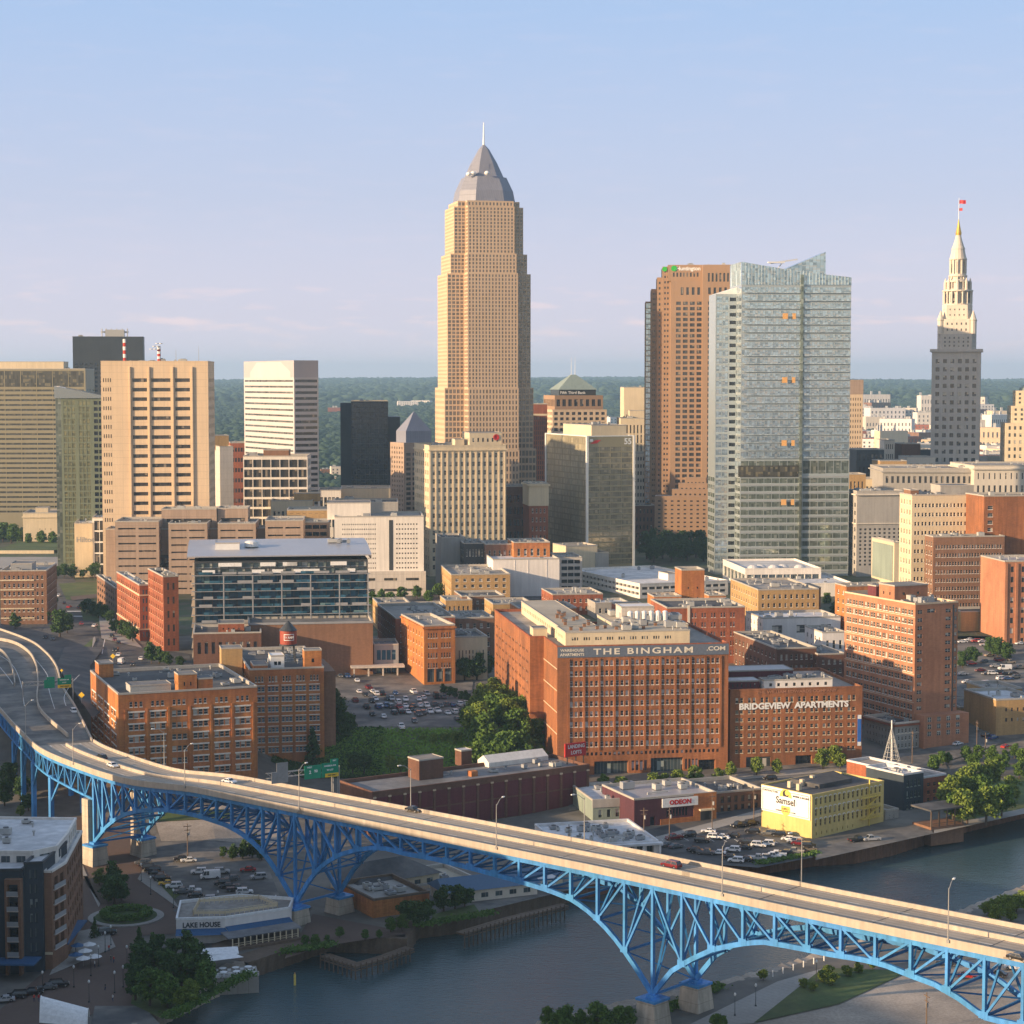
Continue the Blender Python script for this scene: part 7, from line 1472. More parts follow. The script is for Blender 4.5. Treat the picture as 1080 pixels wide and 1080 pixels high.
b = rect_bld('patio_bar', 'low sandy coloured patio bar with fenced decks beside the bridge pier', 'bar', 392, 512, 949, 30, 452, ('m', 22), 4.2, None, None, 'brick_orange', 'sidewalk', cl=0, par=1.1, coping='timber')
b.clutter(4, 3, b.W - 5, 18, b.H - 1.1, 14, 3, False); b.done()
b = rect_bld('flat_roofed_store', 'low flat roofed store with rooftop ducts behind the patio bar', 'store', 430, 540, 935, 30, 500, ('m', 18), 4.2, None, None, 'stone_tan', 'roof_tan', cl=14); b.done()
# ------------------------------------------------------------ restaurant on the water
b = Bld('waterside_restaurant', 'white and blue waterside restaurant with a railed rooftop terrace and dark lettering', 'restaurant', (*G(186, 995, 4.2), 4.2), R(6))
W = 12.; x0 = 0; h = 6.2
A = [(0, 0), (W, 0), (W + 16, 7.5), (W + 17, 17), (W + 3, 22), (0, 17)]
b.walls(A, 0, h, [None] * 6, 'stucco_white', skirt=2); b.top(A, h, 'roof_gravel', .5, .35, coping='sign_white')
text('LAKE HOUSE', b.root, (W * .52, -.14, h - 1.7), 0, 1.75, 'metal_dark', bold=.03, sx=.92)
T1 = [(4, 3.5), (W, 3), (W + 13, 9), (W + 8, 17), (5, 15)]
m = MB()
for k in range(5):
    a_, c_ = T1[k], T1[(k + 1) % 5]; n_ = int(math.dist(a_, c_) / 1.2)
    for i in range(n_ + 1): f = i / n_; x, y = a_[0] + (c_[0] - a_[0]) * f, a_[1] + (c_[1] - a_[1]) * f; m.box(x - .09, y - .09, h - .4, x + .09, y + .09, h + 1.2)
    m.bar((*a_, h + 1.15), (*c_, h + 1.15), .12, .12); m.bar((*a_, h + .5), (*c_, h + .5), .06, .7)
m.build('terrace_railing', 'stone_cream', b.root)
m = MB()
def slope(p, q, d0, z0, d1, z1, mi=0):
    dx, dy = q[0] - p[0], q[1] - p[1]; l = math.hypot(dx, dy); nx, ny = dy / l, -dx / l
    m.poly([(p[0] + nx * d1, p[1] + ny * d1, z1), (q[0] + nx * d1, q[1] + ny * d1, z1), (q[0] + nx * d0, q[1] + ny * d0, z0), (p[0] + nx * d0, p[1] + ny * d0, z0)], mi)
slope(A[0], A[1], .05, 3.6, 3.2, 2.7); slope(A[1], A[2], .05, 3.9, 3.6, 2.7); m.poly([(W, -.05, 3.7), (W, -3.2, 2.7), (W + 1.6, -3.2, 2.7)]); m.build('awning', 'awning_blue', b.root)
m = MB(); slope((W - 1, -2.5), (W + 17, 6), 0, 3.2, 5, 2.7); slope((W - 1, -2.5), (W + 17, 6), 0, 3.0, 5, 2.5); m.build('porch_roof', 'roof_grey', b.root)
m = MB(); m.prism([(W - 3, -8), (W + 3, -8), (W + 20, 0.5), (W + 18, 8), (W, 0), (W - 3, -3)], -3.5, .5); m.build('dock_deck', 'timber', b.root)
m = MB()
for i in range(12): f = i / 11; m.box(W + 2 + 16 * f, -7.2 + 8 * f, .4, W + 2.3 + 16 * f, -6.9 + 8 * f, 2.6)
for z in (.9, 1.4): m.bar((W + 2, -7.2, z), (W + 18, .8, z), .1, .1)
m.build('dock_rail', 'stone_cream', b.root)
for i in range(14): f = i / 13; m = MB(); m.tube((W - 2 + 21 * f, -8.3 + 9 * f, -6), (W - 2 + 21 * f, -8.3 + 9 * f, .4), .28, 6); m.build('dock_pile', 'timber', b.root)
b.done()
fx, fy, fz = G(256, 1024, 4.2)[0], G(256, 1024, 4.2)[1], 4.2
b = Bld('dining_deck', 'small dining deck with tables and white shade roofs beside the restaurant', 'deck', (*G(228, 1033, 3.8), 3.8), R(12)); b.box('deck', 0, 0, -4, 10, 8, .3, 'sidewalk')
for i in range(3): 
    for j in range(2): m = MB(); m.lathe([(.08, 0), (.08, .75), (.9, .76), (.9, .82)], 10); [m.box(c1 - .22, c2 - .22, 0, c1 + .22, c2 + .22, .48) for c1, c2 in ((1.3, 0), (-1.3, 0), (0, 1.3), (0, -1.3))]; m.build('dining_table', 'canvas', b.root, (1.9 + 3.0 * i, 2.0 + 3.2 * j, .3))
m = MB(); m.poly([(-4, 9, 3.3), (6, 9, 3.3), (6, 13, 3.9), (-4, 13, 3.9)]); m.poly([(-4, 9, 3.2), (-4, 13, 3.8), (6, 13, 3.8), (6, 9, 3.2)]); m.build('shade_roof', 'canvas', b.root); m = MB(); m.poly([(-2, 5, 2.9), (7, 7, 2.9), (5, 9, 3.4), (-3, 8.5, 3.2)]); m.build('shade_roof', 'canvas', b.root)
m = MB(); [m.bar((x, 0.1, .3), (x, .1, 1.3), .07, .07) for x in range(11)]; m.bar((0, .1, 1.3), (10, .1, 1.3), .08, .08); m.bar((0, .1, .8), (10, .1, .8), .05, .05); m.build('railing', 'sign_white', b.root); b.done()
def umbrella(x, y, z, label, colr='canvas', closed=False, r=1.8, h=2.7):
    o = thing('patio_umbrella', label, 'umbrella', (x, y, z), 0, 'patio umbrellas'); m = MB(); m.tube((0, 0, 0), (0, 0, h), .04, 6); m.build('pole', 'steel_pole', o)
    m = MB(); m.lathe([(r, h - .6), (r * .1, h + .05), (.02, h + .12)] if not closed else [(.25, h - 2.0), (.45, h - 1.0), (.2, h), (.02, h + .4)], 8); m.build('canopy', colr, o); return o
x, y = G(217, 1033, 4.3); umbrella(x, y, 4.3, 'closed white umbrella beside the dining deck trees', closed=True)
# ------------------------------------------------------------ modern flats, lower left
zb = 4.2; D_ = 466; b = Bld('apartment_block', 'modern dark and brown brick apartment block with a white stepped roof', 'apartment building', (AX(52, D_, 1000), D_, zb), R(-3)); H = ZP(919, D_) - zb
WB, LB = 12., 42.
P = [(0, 0), (WB - 2, 2.5), (WB, LB), (-46, LB), (-46, 0)]
P = [(-1.0, 0), (.8, 0), (1.8, 9), (-3.2, LB), (-9, LB)]
hb_ = S(n=3, r=5, w=.5, h=.62, mt=1, mb=4, g='g_black', fr='metal_dark', d=.9)
b.walls(P, 0, H, [None, S(n=2, r=5, w=.62, h=.66, mt=1.2, mb=4.4, g='g_black', fr='metal_grey', d=1.2), S(n=7, r=5, w=.6, h=.62, mt=1, mb=4, g='g_store', d=.8), None, None], 'brick_brown'); b.top(P, H, 'roof_white', .4, coping='concrete_white')
Pu = [(-22, 4), (-5, 4.5), (-.6, 10), (-1.8, 24), (-4.4, LB - 1), (-40, LB - 1), (-40, 20)]
b.walls(Pu, H - 1, H + 3.6, S(bay=4, r=1, w=.6, h=.7, mt=.6, mb=.8, g='g_store', fr='metal_dark'), 'concrete_white', name='upper_storey'); b.top(Pu, H + 3.6, 'roof_white', .3, coping='concrete_white')
P3 = [(-5.2, -2), (-1, -1), (-1, 20), (-5.2, 20)]; b.walls(P3, 0, H + 2.4, [S(n=2, r=6, w=.5, h=.62, mt=1, mb=4, g='g_store', fr='metal_dark'), None, None, None], 'cladding_dark', name='dark_bay'); b.top(P3, H + 2.4, 'roof_white', .3, coping='metal_dark')
P4 = [(-34, -7), (-5.2, -3.4), (-5.2, 24), (-34, 24)]; b.walls(P4, 0, H + 1.2, [[S(n=4, r=6, w=.5, h=.62, mt=1, mb=4.4, mx=(.4, 9.5), g='g_store', fr='metal_dark'), S(n=1, r=5, w=.8, h=.7, mt=4, mb=4.4, mx=(25.2, .8), g='g_black', fr='metal_dark', d=1.4)], None, None, None], 'cladding_dark', name='front_bay'); b.top(P4, H + 1.2, 'roof_white', .3, coping='metal_dark')
for x0, x1 in ((-8.8, -5.3), ): b.box('brick_frame', x0 - .2, -5.2, 0, x0 + .5, -3.4, H - 2, 'brick_brown'); b.box('brick_frame', x1 - .5, -5.2, 0, x1 + .2, -3.4, H - 2, 'brick_brown'); b.box('brick_frame', x0 - .2, -5.2, H - 2, x1 + .2, -3.4, H - .8, 'brick_brown')
for j in range(5): z = 4.4 + (H - 5.6) / 5 * j; b.box('balcony', -8.4, -5.6, z, -5.7, -3.6, z + .25, 'concrete_pale'); b.box('balcony_rail', -8.4, -5.65, z + .25, -5.7, -5.58, z + 1.3, 'metal_grey'); m = MB(); m.box(0, -1.0, z, 6, .0, z + .25, 0, (.3, 1.0, 0), atan2(9, 1.6)); m.box(0, -1.0, z + .25, 6, -.94, z + 1.3, 1, (.3, 1.0, 0), atan2(9, 1.6)); m.build('balcony', ['concrete_pale', 'metal_grey'], b.root)
b.box('shop_canopy', -34, -9.5, 3.6, -1, -3, 4.0, 'awning_blue'); m = MB(); m.box(9, -2.5, 3.4, 30, 0, 3.8, 0, (0, 0, 0), 1.62); m.build('shop_canopy', 'awning_blue', b.root); b.box('stone_band', -1, -.15, 3.6, .8, 0, 4.2, 'stone_cream'); b.clutter(-36, 8, -10, 36, H + 3.3, 14, 4, False, True); b.done()
# tent canopy at the bottom edge
b = Bld('tensile_canopy', 'white curved tensile canopy over a small stage at the bottom edge', 'canopy', (*G(70, 1090, 4.2), 4.2), R(8)); m = MB(); rows = []
for i in range(9):
    t_ = i / 8; rows.append([(-5.2 + 9.8 * t_, -3.5 + 7 * s__ , .2 + (8.2 - 3.2 * t_) * sin(pi * (.08 + .84 * s__)) ** .6) for s__ in np.linspace(0, 1, 11)])
m.grid(rows); m.build('membrane', 'canvas', b.root)
for r_ in (rows[0], rows[-1]): m = MB(); [m.tube(p, q, .12, 6) for p, q in zip(r_, r_[1:])]; m.build('arch_tube', 'sign_white', b.root)
b.box('stage', -5, -3.2, -.1, 4.4, 3.4, .5, 'sidewalk')
# ------------------------------------------------------------ roads, pavements and lawns
def q4(*p): return [GG(*a)[:2] for a in p]
def q4z(*p): return [G(*a) for a in p]
patch('asphalt_street', q4((-60, 705), (125, 712), (76, 606), (36, 606)), 'asphalt', .14)
patch('asphalt_street', q4((95, 715), (205, 715), (200, 690), (95, 676)), 'asphalt', .18)
patch('asphalt_street', q4((-80, 670), (40, 672), (50, 655), (-60, 655)), 'asphalt', .2)
patch('lawn', q4((70, 633), (103, 632), (103, 614), (62, 616)), 'grass', .3); patch('brick_path', q4((76, 634), (103, 631), (103, 627), (74, 630)), 'brick_paving', .45)
patch('lawn', q4((62, 706), (80, 702), (102, 676), (98, 674)), 'grass', .4); patch('lawn', q4((88, 655), (110, 655), (104, 640), (84, 640)), 'grass', .3)
patch('sidewalk', q4((107, 674), (150, 684), (118, 650), (104, 650)), 'sidewalk', .32)
patch('lawn', q4((-5, 584), (62, 583), (62, 574), (20, 574)), 'grass', 2.0); patch('sidewalk', q4((-80, 600), (62, 600), (62, 588), (-60, 588)), 'sidewalk', .4)
m = MB(); x, y = GG(-5, 584)[:2]; m.box(0, 0, 0, 40, 1, 3.2, 0, (x, y, 25), .02); tag(m.build('terrace_wall', 'stone_cream'), 'low cream terrace wall holding up the lawn before the small hall', 'wall')
for q in (((71, 645.5), (92, 645.5), (92, 644.8), (71, 644.8)), ((72, 650.8), (95, 650.8), (95, 650), (72, 650)), ((108, 690), (112, 668), (111.4, 668), (107.3, 690))): patch('road_marking', q4(*q), 'paint_white', .24)
patch('traffic_island', q4((97, 686), (101, 676), (100, 672.5), (98, 674)), 'sidewalk', .5)
# widening fan where the bridge meets the streets
sE = s_of_px(99, W_); FL = smooth([G(*p) for p in ((-60, 650, 31.4), (-20, 658, 31.5), (28, 674, 31.6), (48, 687, 31.7), (60, 702, 31.8), (66, 722, 31.9), (80, 744, 32.0))] + [edge(sE, W_ - .3)[:2]], 6)
sN = [-SL + 1 + (sE + SL - 1) * i / (len(FL) - 1) for i in range(len(FL))]
rows = [[], [], [], []]
for i, p in enumerate(FL):
    e = edge(sN[i], .6); z0 = e[2] + DK + .05; zf_ = 31.5 + (edge(sE)[2] + DK + .05 - 31.5) * i / (len(FL) - 1)
    for r_, f in zip(rows, (0, .33, .66, 1)): r_.append((e[0] + (p[0] - e[0]) * f, e[1] + (p[1] - e[1]) * f, z0 + (zf_ - z0) * f))
m = MB(); m.grid(rows[::-1]); m.build('approach_roadway', 'asphalt_worn', br)
F3 = [(p[0], p[1], rows[3][i][2]) for i, p in enumerate(FL)]
wallstrip('parapet', F3, -.45, .85, 'bridge_concrete', br, -5); 
I3 = [(*G(px, py, 31.9), 31.9) for px, py in smooth([(-30, 672), (8, 676), (28, 686), (37, 700), (39.5, 720), (38.5, 738), (45, 753), (71, 776)], 5)]; wallstrip('median_barrier', I3, .4, .8, 'bridge_concrete', br, -.5)
I4 = [(*G(px, py, 31.8), 31.8) for px, py in smooth([(-40, 680), (-5, 684), (8, 695), (14, 712), (15, 722)], 5)]; wallstrip('median_barrier', I4, .4, .8, 'bridge_concrete', br, -.5)
mk = MB()
for line in ([(14, 722), (10, 716), (-3, 700)], [(70, 745), (68, 735), (75, 722), (84, 712)], [(26, 745), (22, 720), (12, 700), (-10, 686)], [(58, 748), (52, 728), (50, 712), (38, 696)]):
    L3 = [(*G(px, py, 32.1), 32.1) for px, py in smooth(line, 5)]; R3 = offs(L3, .18); mk.grid([[(a, b_, c + .12) for a, b_, c in R3], [(a, b_, c + .12) for a, b_, c in L3]])
mk.build('lane_marking', 'paint_white', br)
def rpatch(name, pts, mat_, n=10, **k):
    a, b, c, d = [(*G(*p), p[2]) for p in pts]; rows = []
    for j in range(n + 1):
        t_ = j / n; rows.append([tuple((a[q] * (1 - s) + b[q] * s) * (1 - t_) + (d[q] * (1 - s) + c[q] * s) * t_ for q in range(3)) for s in np.linspace(0, 1, 6)])
    m = MB(); m.grid(rows); o = m.build(name, mat_); o['kind'] = 'structure'; return o
rpatch('slip_road', ((60, 702, 31.9), (98, 758, 32.6), (116, 742, 29), (95, 703, 28)), 'asphalt'); rpatch('slip_road', ((60, 702, 31.92), (95, 703, 28.02), (110, 682, 26.4), (68, 682, 26.4)), 'asphalt')
# flats
patch('brick_road', q4((60, 862), (150, 862), (200, 985), (88, 990)), 'brick_paving', .16); patch('brick_road', q4((88, 990), (150, 985), (150, 1060), (-40, 1100)), 'brick_paving', .19)
patch('promenade', q4((100, 1062), (150, 1062), (170, 1082), (90, 1110)), 'asphalt_worn', .24); patch('planting_bed', q4((138, 1060), (150, 1005), (232, 1025), (172, 1076)), 'grass', .3)
cx0, cy0 = GG(133, 968)[:2]
def disk(name, r0, r1, z0, z1, mat_, kind='structure'):
    m = MB(); m.lathe([(r1, z0 - .5), (r1, z0), (r0, z1)] if r0 < r1 else [(r1, z0)], 40, 0, (cx0, cy0, 0)); o = m.build(name, mat_); o['kind'] = kind; return o
disk('traffic_island', .1, 9.8, 4.45, 4.5, 'sidewalk'); disk('island_lawn', .1, 8.0, 4.6, 4.75, 'grass')
patch('sidewalk', q4((80, 905), (84, 905), (106, 954), (104, 958)), 'sidewalk', .3); patch('planting_bed', q4((86, 925), (98, 925), (133, 953), (106, 955)), 'bark', .3)
patch('sidewalk', q4((145, 928), (152, 915), (182, 948), (190, 960)), 'sidewalk', .3); patch('grass_verge', q4((150, 914), (154, 912), (190, 945), (184, 950)), 'grass', .36)
patch('sidewalk', q4((52, 1030), (122, 1000), (112, 978), (74, 985)), 'sidewalk', .34)
patch('car_park', q4((148, 905), (182, 950), (300, 958), (270, 880)), 'asphalt_worn', .2); patch('car_park', q4((148, 905), (230, 905), (215, 880), (165, 880)), 'asphalt_worn', .22)
patch('asphalt_street', q4((182, 962), (300, 975), (330, 958), (200, 948)), 'asphalt', .26)
patch('dirt_yard', q4((170, 888), (300, 892), (290, 856), (160, 856)), 'rubble', .28); patch('grass_slope', q4((165, 868), (250, 866), (240, 855), (175, 856)), 'grass', .5)
patch('quay', q4((300, 1012), (345, 998), (435, 985), (330, 965)), 'brick_paving', .25); patch('quay', q4((440, 978), (640, 930), (620, 910), (430, 950)), 'asphalt_worn', .2)
patch('lawn', q4((462, 978), (505, 962), (500, 955), (455, 966)), 'grass', .35)
patch('asphalt_street', q4((600, 925), (860, 852), (842, 838), (600, 895)), 'asphalt', .16); patch('sidewalk', q4((690, 893), (850, 848), (846, 842), (690, 884)), 'sidewalk', .3)
patch('car_park', q4((655, 905), (800, 916), (858, 905), (752, 862)), 'asphalt', .24)
patch('asphalt_street', q4((600, 856), (925, 812), (915, 796), (600, 836)), 'asphalt_worn', .2); patch('sidewalk', q4((620, 838), (912, 812), (911, 806), (620, 832)), 'sidewalk', .34)
patch('asphalt_street', q4((905, 835), (1000, 812), (990, 790), (910, 800)), 'asphalt_worn', .24); patch('asphalt_street', q4((960, 815), (1100, 770), (1080, 758), (960, 795)), 'asphalt_worn', .28)
patch('quay', q4((860, 908), (985, 880), (975, 868), (862, 895)), 'asphalt_worn', .3)
patch('park_lawn', q4((1000, 872), (1100, 850), (1110, 815), (1010, 830)), 'grass', .25); patch('path', q4((985, 880), (1090, 857), (1090, 851), (985, 874)), 'sidewalk', .3)
patch('car_park', q4((350, 767), (492, 767), (500, 712), (352, 705)), 'asphalt_worn', .2); patch('asphalt_street', q4((352, 706), (470, 716), (430, 690), (330, 692)), 'asphalt', .24)
patch('car_park', q4((1005, 735), (1100, 735), (1100, 668), (1005, 668)), 'asphalt_worn', .25)
patch('asphalt_street', q4((300, 640), (620, 640), (620, 625), (300, 625)), 'asphalt', .2)
patch('gravel_lot', q4((700, 1100), (1120, 1120), (1120, 1000), (900, 1030)), 'rubble', .1); patch('lawn', q4((795, 1080), (885, 1060), (960, 1025), (868, 1022)), 'grass', .3); patch('path', q4((720, 1085), (797, 1080), (872, 1021), (820, 1036)), 'sidewalk', .22)
patch('gravel_lot', q4((940, 1005), (1120, 1000), (1120, 965), (985, 985)), 'asphalt_worn', .14)
m = MB()
for i in range(12): x, y = G(672 + i * 13.5, 889 + i * .6)[:2]; x, y, z = GG(672 + i * 13.5, 886 + i * .4, .3); m.box(0, 0, 0, .15, 5, .03, 0, (x, y, z), .35)
structure(m.build('parking_marking', 'paint_white'))
# ------------------------------------------------------------ cars
def deck_car(px, py, kind, col, label, rev=False):
    z = 36.5
    for _ in range(6):
        x, y = G(px, py, z); best = min(((edge(s, W_ / 2)[0] - x) ** 2 + (edge(s, W_ / 2)[1] - y) ** 2, s) for s in np.arange(-SL + 1, 300, 2.)); s = best[1]; z = zdeck_s(s) + DK + .05
    e, f = edge(s - 2, 0), edge(s + 2, 0); a = atan2(f[1] - e[1], f[0] - e[0]) + (pi if rev else 0); x, y = G(px, py, z); return car(kind, col, x, y, z, a, label)
deck_car(107, 801, 'suv', 'black', 'black sport utility car on the near lanes of the bridge curve', True); deck_car(119, 809, 'sedan', 'white', 'white car on the near lanes of the bridge just ahead of a black one')
deck_car(242, 826, 'sedan', 'white', 'white car alone on the far lanes of the bridge beside the brick office'); deck_car(436, 856, 'sedan', 'black', 'black car on the far lanes of the bridge in front of the maroon warehouse')
deck_car(708, 915, 'suv', 'maroon', 'dark maroon car on the far lanes with a long shadow', True); deck_car(1075, 1013, 'sedan', 'black', 'black car leaving the picture on the near lanes'); deck_car(78, 752, 'suv', 'white', 'white car entering the bridge beside the brick office')
def lot(pts, where, ang, simple=True, jit=.1, k=1.0, ox=0, oy=0):
    out = []
    for p in pts:
        px, py = p[0] / k + ox, p[1] / k + oy; col = {'w': 'white', 'b': 'black', 'g': 'grey', 's': 'silver', 'r': 'red', 'm': 'maroon', 'y': 'yellow', 'u': 'blue', 't': 'tan'}[p[2]] if len(p) > 2 else rnd.choice(COLS)
        kd = p[3] if len(p) > 3 else rnd.choice(KND); x, y, z = GG(px, py + 1.5, .28)
        if 24.0 <= x <= 0: pass
        o = car(kd, col, x, y, z, R(ang) + rnd.uniform(-jit, jit) + (pi if rnd.random() < .5 else 0), '%s %s' % (col, WORD[kd]), 'lot', simple); out.append(o)
    ordinals(out, where); return out
lot([(250, 350, 'g'), (268, 362, 'b'), (288, 376, 'b'), (300, 388, 'b'), (318, 403, 'b'), (335, 420, 'g'), (350, 432, 'b'), (372, 456, 'y'), (410, 471, 'w', 'suv'), (462, 500, 'g'), (498, 496, 'w', 'pickup'), (520, 518, 'b')], 'in the row along the verge', 8, False, .06, 4.909, 100, 840)
lot([(445, 330, 'b'), (485, 336, 'w'), (540, 397, 'w', 'suv'), (598, 422, 'w', 'van'), (655, 395, 's', 'suv'), (793, 385, 'r'), (848, 424, 's'), (710, 430, 'g'), (660, 455, 'b'), (685, 470, 'b'), (735, 486, 'b'), (775, 502, 'w', 'suv'), (610, 540, 's', 'suv')], 'in the yard under the bridge', 12, False, .1, 4.909, 100, 840)
lot([(745, 380, 'b'), (800, 370, 'b', 'suv'), (525, 422, 'b', 'suv'), (460, 435, 'm'), (430, 465, 'g'), (470, 472, 'g')], 'at the kerb before the music hall', 30, False, .08, 4.154, 600, 780)
lot([(612, 405, 'w'), (640, 432, 'w', 'suv'), (668, 430, 'w'), (720, 425, 'b'), (805, 407, 'b', 'suv'), (585, 447, 'b'), (565, 495, 'b'), (545, 487, 'b'), (655, 500, 'w'), (718, 488, 'w', 'suv'), (770, 478, 'b'), (775, 455, 'b', 'suv'), (832, 467, 'w'), (868, 461, 'w', 'suv'), (732, 535, 'w'), (772, 530, 'b'), (825, 525, 's'), (860, 520, 'g'), (888, 516, 'w'), (912, 510, 'w'), (955, 500, 'b'), (990, 497, 'g', 'pickup'), (878, 415, 'g'), (920, 420, 'b', 'suv'), (960, 440, 'w'), (990, 450, 'w', 'suv'), (1015, 460, 'm'), (1050, 470, 'b', 'suv'), (700, 520, 'b'), (600, 500, 'g')], 'in the riverside lot by the yellow building', -14, False, .08, 4.154, 600, 780)
C_ = [(130, 690), (165, 692), (210, 712, 'w'), (220, 765, 'w'), (250, 780, 'b'), (285, 764, 'w'), (302, 776, 'w'), (330, 775), (392, 773, 'u'), (265, 746), (200, 808), (280, 810), (297, 800), (355, 798), (480, 767, 'w'), (440, 803, 'w'), (503, 801, 'w'), (524, 795, 'w'), (585, 790, 'b', 'van'),
      (255, 838), (320, 832, 'w'), (350, 832), (410, 840, 'r'), (440, 833, 'w'), (510, 830), (540, 832), (575, 826), (605, 831), (633, 826), (665, 828), (697, 825, 'w'), (727, 823, 'w'), (385, 866), (420, 862), (452, 862), (500, 872), (522, 866), (555, 860), (590, 856), (640, 866, 'w'), (675, 862), (715, 855), (742, 855),
      (282, 872), (335, 883), (482, 905), (685, 895), (420, 937, 'w', 'pickup'), (470, 848), (440, 850, 's')]
C_ += [(375, 800), (405, 815), (310, 838), (620, 790, 'g'), (540, 775), (370, 836), (475, 832), (760, 852)]
lot(C_, 'in the shaded lot above the ivy bank', 104, True, .08, 4.5, 330, 560)
lot([(865, 820, 'w'), (985, 850, 'w'), (1005, 855), (965, 845), (940, 842), (975, 835)], 'beside the big brick warehouse', 80, True, .1, 4.5, 330, 560) if 0 else None
lot([(270, 132, 'w'), (325, 116, 'w'), (380, 127, 'r'), (430, 127), (490, 82, 'w'), (460, 157, 's'), (490, 242), (570, 282, 'm'), (445, 292), (340, 312, 'm'), (270, 320), (615, 352, 'w', 'van'), (740, 342), (415, 365, 'm'), (468, 390), (512, 390, 'w'), (560, 385), (620, 392), (680, 390), (590, 432, 'w'), (640, 432, 'u'), (700, 420), (272, 395), (310, 460, 'w'), (380, 495), (470, 470, 'w'), (740, 145, 'w'), (545, 85), (600, 110), (540, 330, 's'), (650, 300, 't')], 'in the large lot beyond the tall brick apartments', 16, True, .15, 7.714, 980, 660)
lot([(1021, 1031, 'r', 'sedan'), (1052, 1029, 'b', 'sedan'), (998, 1017, 'g', 'suv'), (1070, 1022, 'w', 'suv')], 'in the yard beyond the truss', -20, False)
lot([(86, 658, 'r', 'sedan'), (100, 660, 'w', 'sedan'), (122, 686, 'b', 'suv'), (125, 691, 'w', 'sedan'), (116, 700, 'w', 'suv'), (149, 695, 'w', 'hatch'), (73, 640, 'r', 'sedan'), (128, 699, 'w', 'van'), (118, 671, 'b', 'sedan'), (121, 675, 'm', 'sedan'), (125, 678, 'b', 'sedan'), (62, 628, 'w', 'sedan'), (68, 636, 'b', 'sedan'), (83, 641, 'b', 'suv'), (48, 672, 'b', 'sedan'), (56, 674, 'g', 'sedan'), (160, 692, 'g', 'suv'), (140, 701, 'b', 'sedan')], 'on the wide street toward the lawn terrace', 95, True, .2)
lot([(1010, 785, 'w', 'sedan'), (1047, 779, 'u', 'suv'), (1061, 788, 'r', 'sedan'), (923, 805, 'b', 'suv'), (1040, 776, 'b', 'sedan')], 'on the street below the tall brick apartments', 40, False)
lot([(904, 887, 'b', 'pickup'), (919, 886, 's', 'pickup')], 'on the quay by the yellow building', 20, False); lot([(663, 832, 'm', 'sedan'), (812, 822, 'b', 'suv'), (760, 835, 'b', 'sedan')], 'on the street before the big brick warehouse', 12, False)
lot([(5, 1056, 's', 'sedan'), (18, 1052, 'b', 'suv'), (35, 1048, 'b', 'sedan'), (50, 1043, 'g', 'sedan'), (62, 1040, 'b', 'suv'), (113, 985, 'b', 'suv')], 'at the kerb of the modern apartments', 15, False)
# ------------------------------------------------------------ trees
TR = []
def trees(pts, kind, label, where, group=None, dz=0., name='tree'):
    out = []
    for p in pts:
        x, y, z = GG(p[0], p[1], dz); out.append(tree(kind if len(p) < 4 else p[3], x, y, z, p[2] * rnd.uniform(.92, 1.08), label, group, name))
    ordinals(out, where); return out
trees([(490, 718, 11), (503, 717, 12), (514, 714, 10), (497, 712, 11)], 'dark', 'dark round tree', 'beside the cream arcaded shop')
trees([(468, 733, 4.5), (474, 735, 4.5), (480, 737, 4.5), (486, 739, 4.5), (492, 741, 5)], 'dark', 'dense dark hedge tree', 'in the row along the car park')
trees([(498, 757, 9), (508, 750, 11), (518, 744, 11), (530, 750, 10), (541, 754, 10), (525, 762, 12), (506, 772, 12), (538, 767, 12), (515, 757, 11), (550, 764, 11), (497, 772, 10)], 'light', 'sunlit pale green tree', 'between the car park and the big warehouse')
trees([(502, 800, 13), (514, 806, 15), (528, 808, 16), (542, 806, 16), (555, 808, 15), (520, 790, 16), (536, 792, 17), (551, 792, 15), (562, 800, 12), (511, 784, 15), (545, 780, 15), (495, 790, 12), (528, 775, 14), (570, 806, 9)], 'round', 'large full green tree', 'in the grove beside the big brick warehouse')
trees([(355, 752, 9), (360, 766, 10), (366, 771, 9), (354, 775, 9)], 'dark', 'dark shaded tree', 'at the corner of the shaded car park')
trees([(330, 815, 15)], 'cone', 'tall dark conical evergreen', 'against the shaded brick office wall'); trees([(360, 800, 9), (372, 806, 8), (384, 806, 8)], 'dark', 'dark shaded tree', 'below the ivy bank behind the road sign')
trees([(402, 803, 5.5), (412, 804, 6), (423, 805, 5.5), (434, 804, 6.5), (446, 803, 6), (458, 803, 6.5), (470, 803, 7), (482, 802, 8), (492, 804, 9)], 'light', 'yellow green shrub tree', 'along the foot of the ivy bank')
trees([(636, 838, 7), (655, 842, 7.5), (689, 838, 8), (700, 836, 7), (716, 833, 7.5), (733, 829, 7), (758, 828, 6.5), (771, 820, 6), (798, 818, 6.5), (819, 817, 6), (868, 812, 8), (880, 806, 7), (886, 812, 6)], 'light', 'small street tree', 'before the big brick warehouses')
trees([(1005, 866, 10, 'round'), (1020, 870, 12), (1040, 868, 12), (1056, 862, 11, 'round'), (1034, 852, 12, 'round'), (1014, 850, 11), (1066, 848, 10), (1030, 835, 11), (1046, 832, 10), (1018, 838, 11), (1000, 855, 12)], 'light', 'large sunlit riverside tree', 'in the park by the river')
trees([(985, 815, 7), (993, 808, 6), (1018, 803, 6), (1000, 806, 5), (1032, 803, 6), (1046, 806, 7), (1060, 806, 6), (1070, 800, 6), (1078, 806, 6), (1026, 815, 8), (1055, 818, 8), (1075, 822, 7)], 'round', 'small street tree', 'along the lane below the apartment tower')
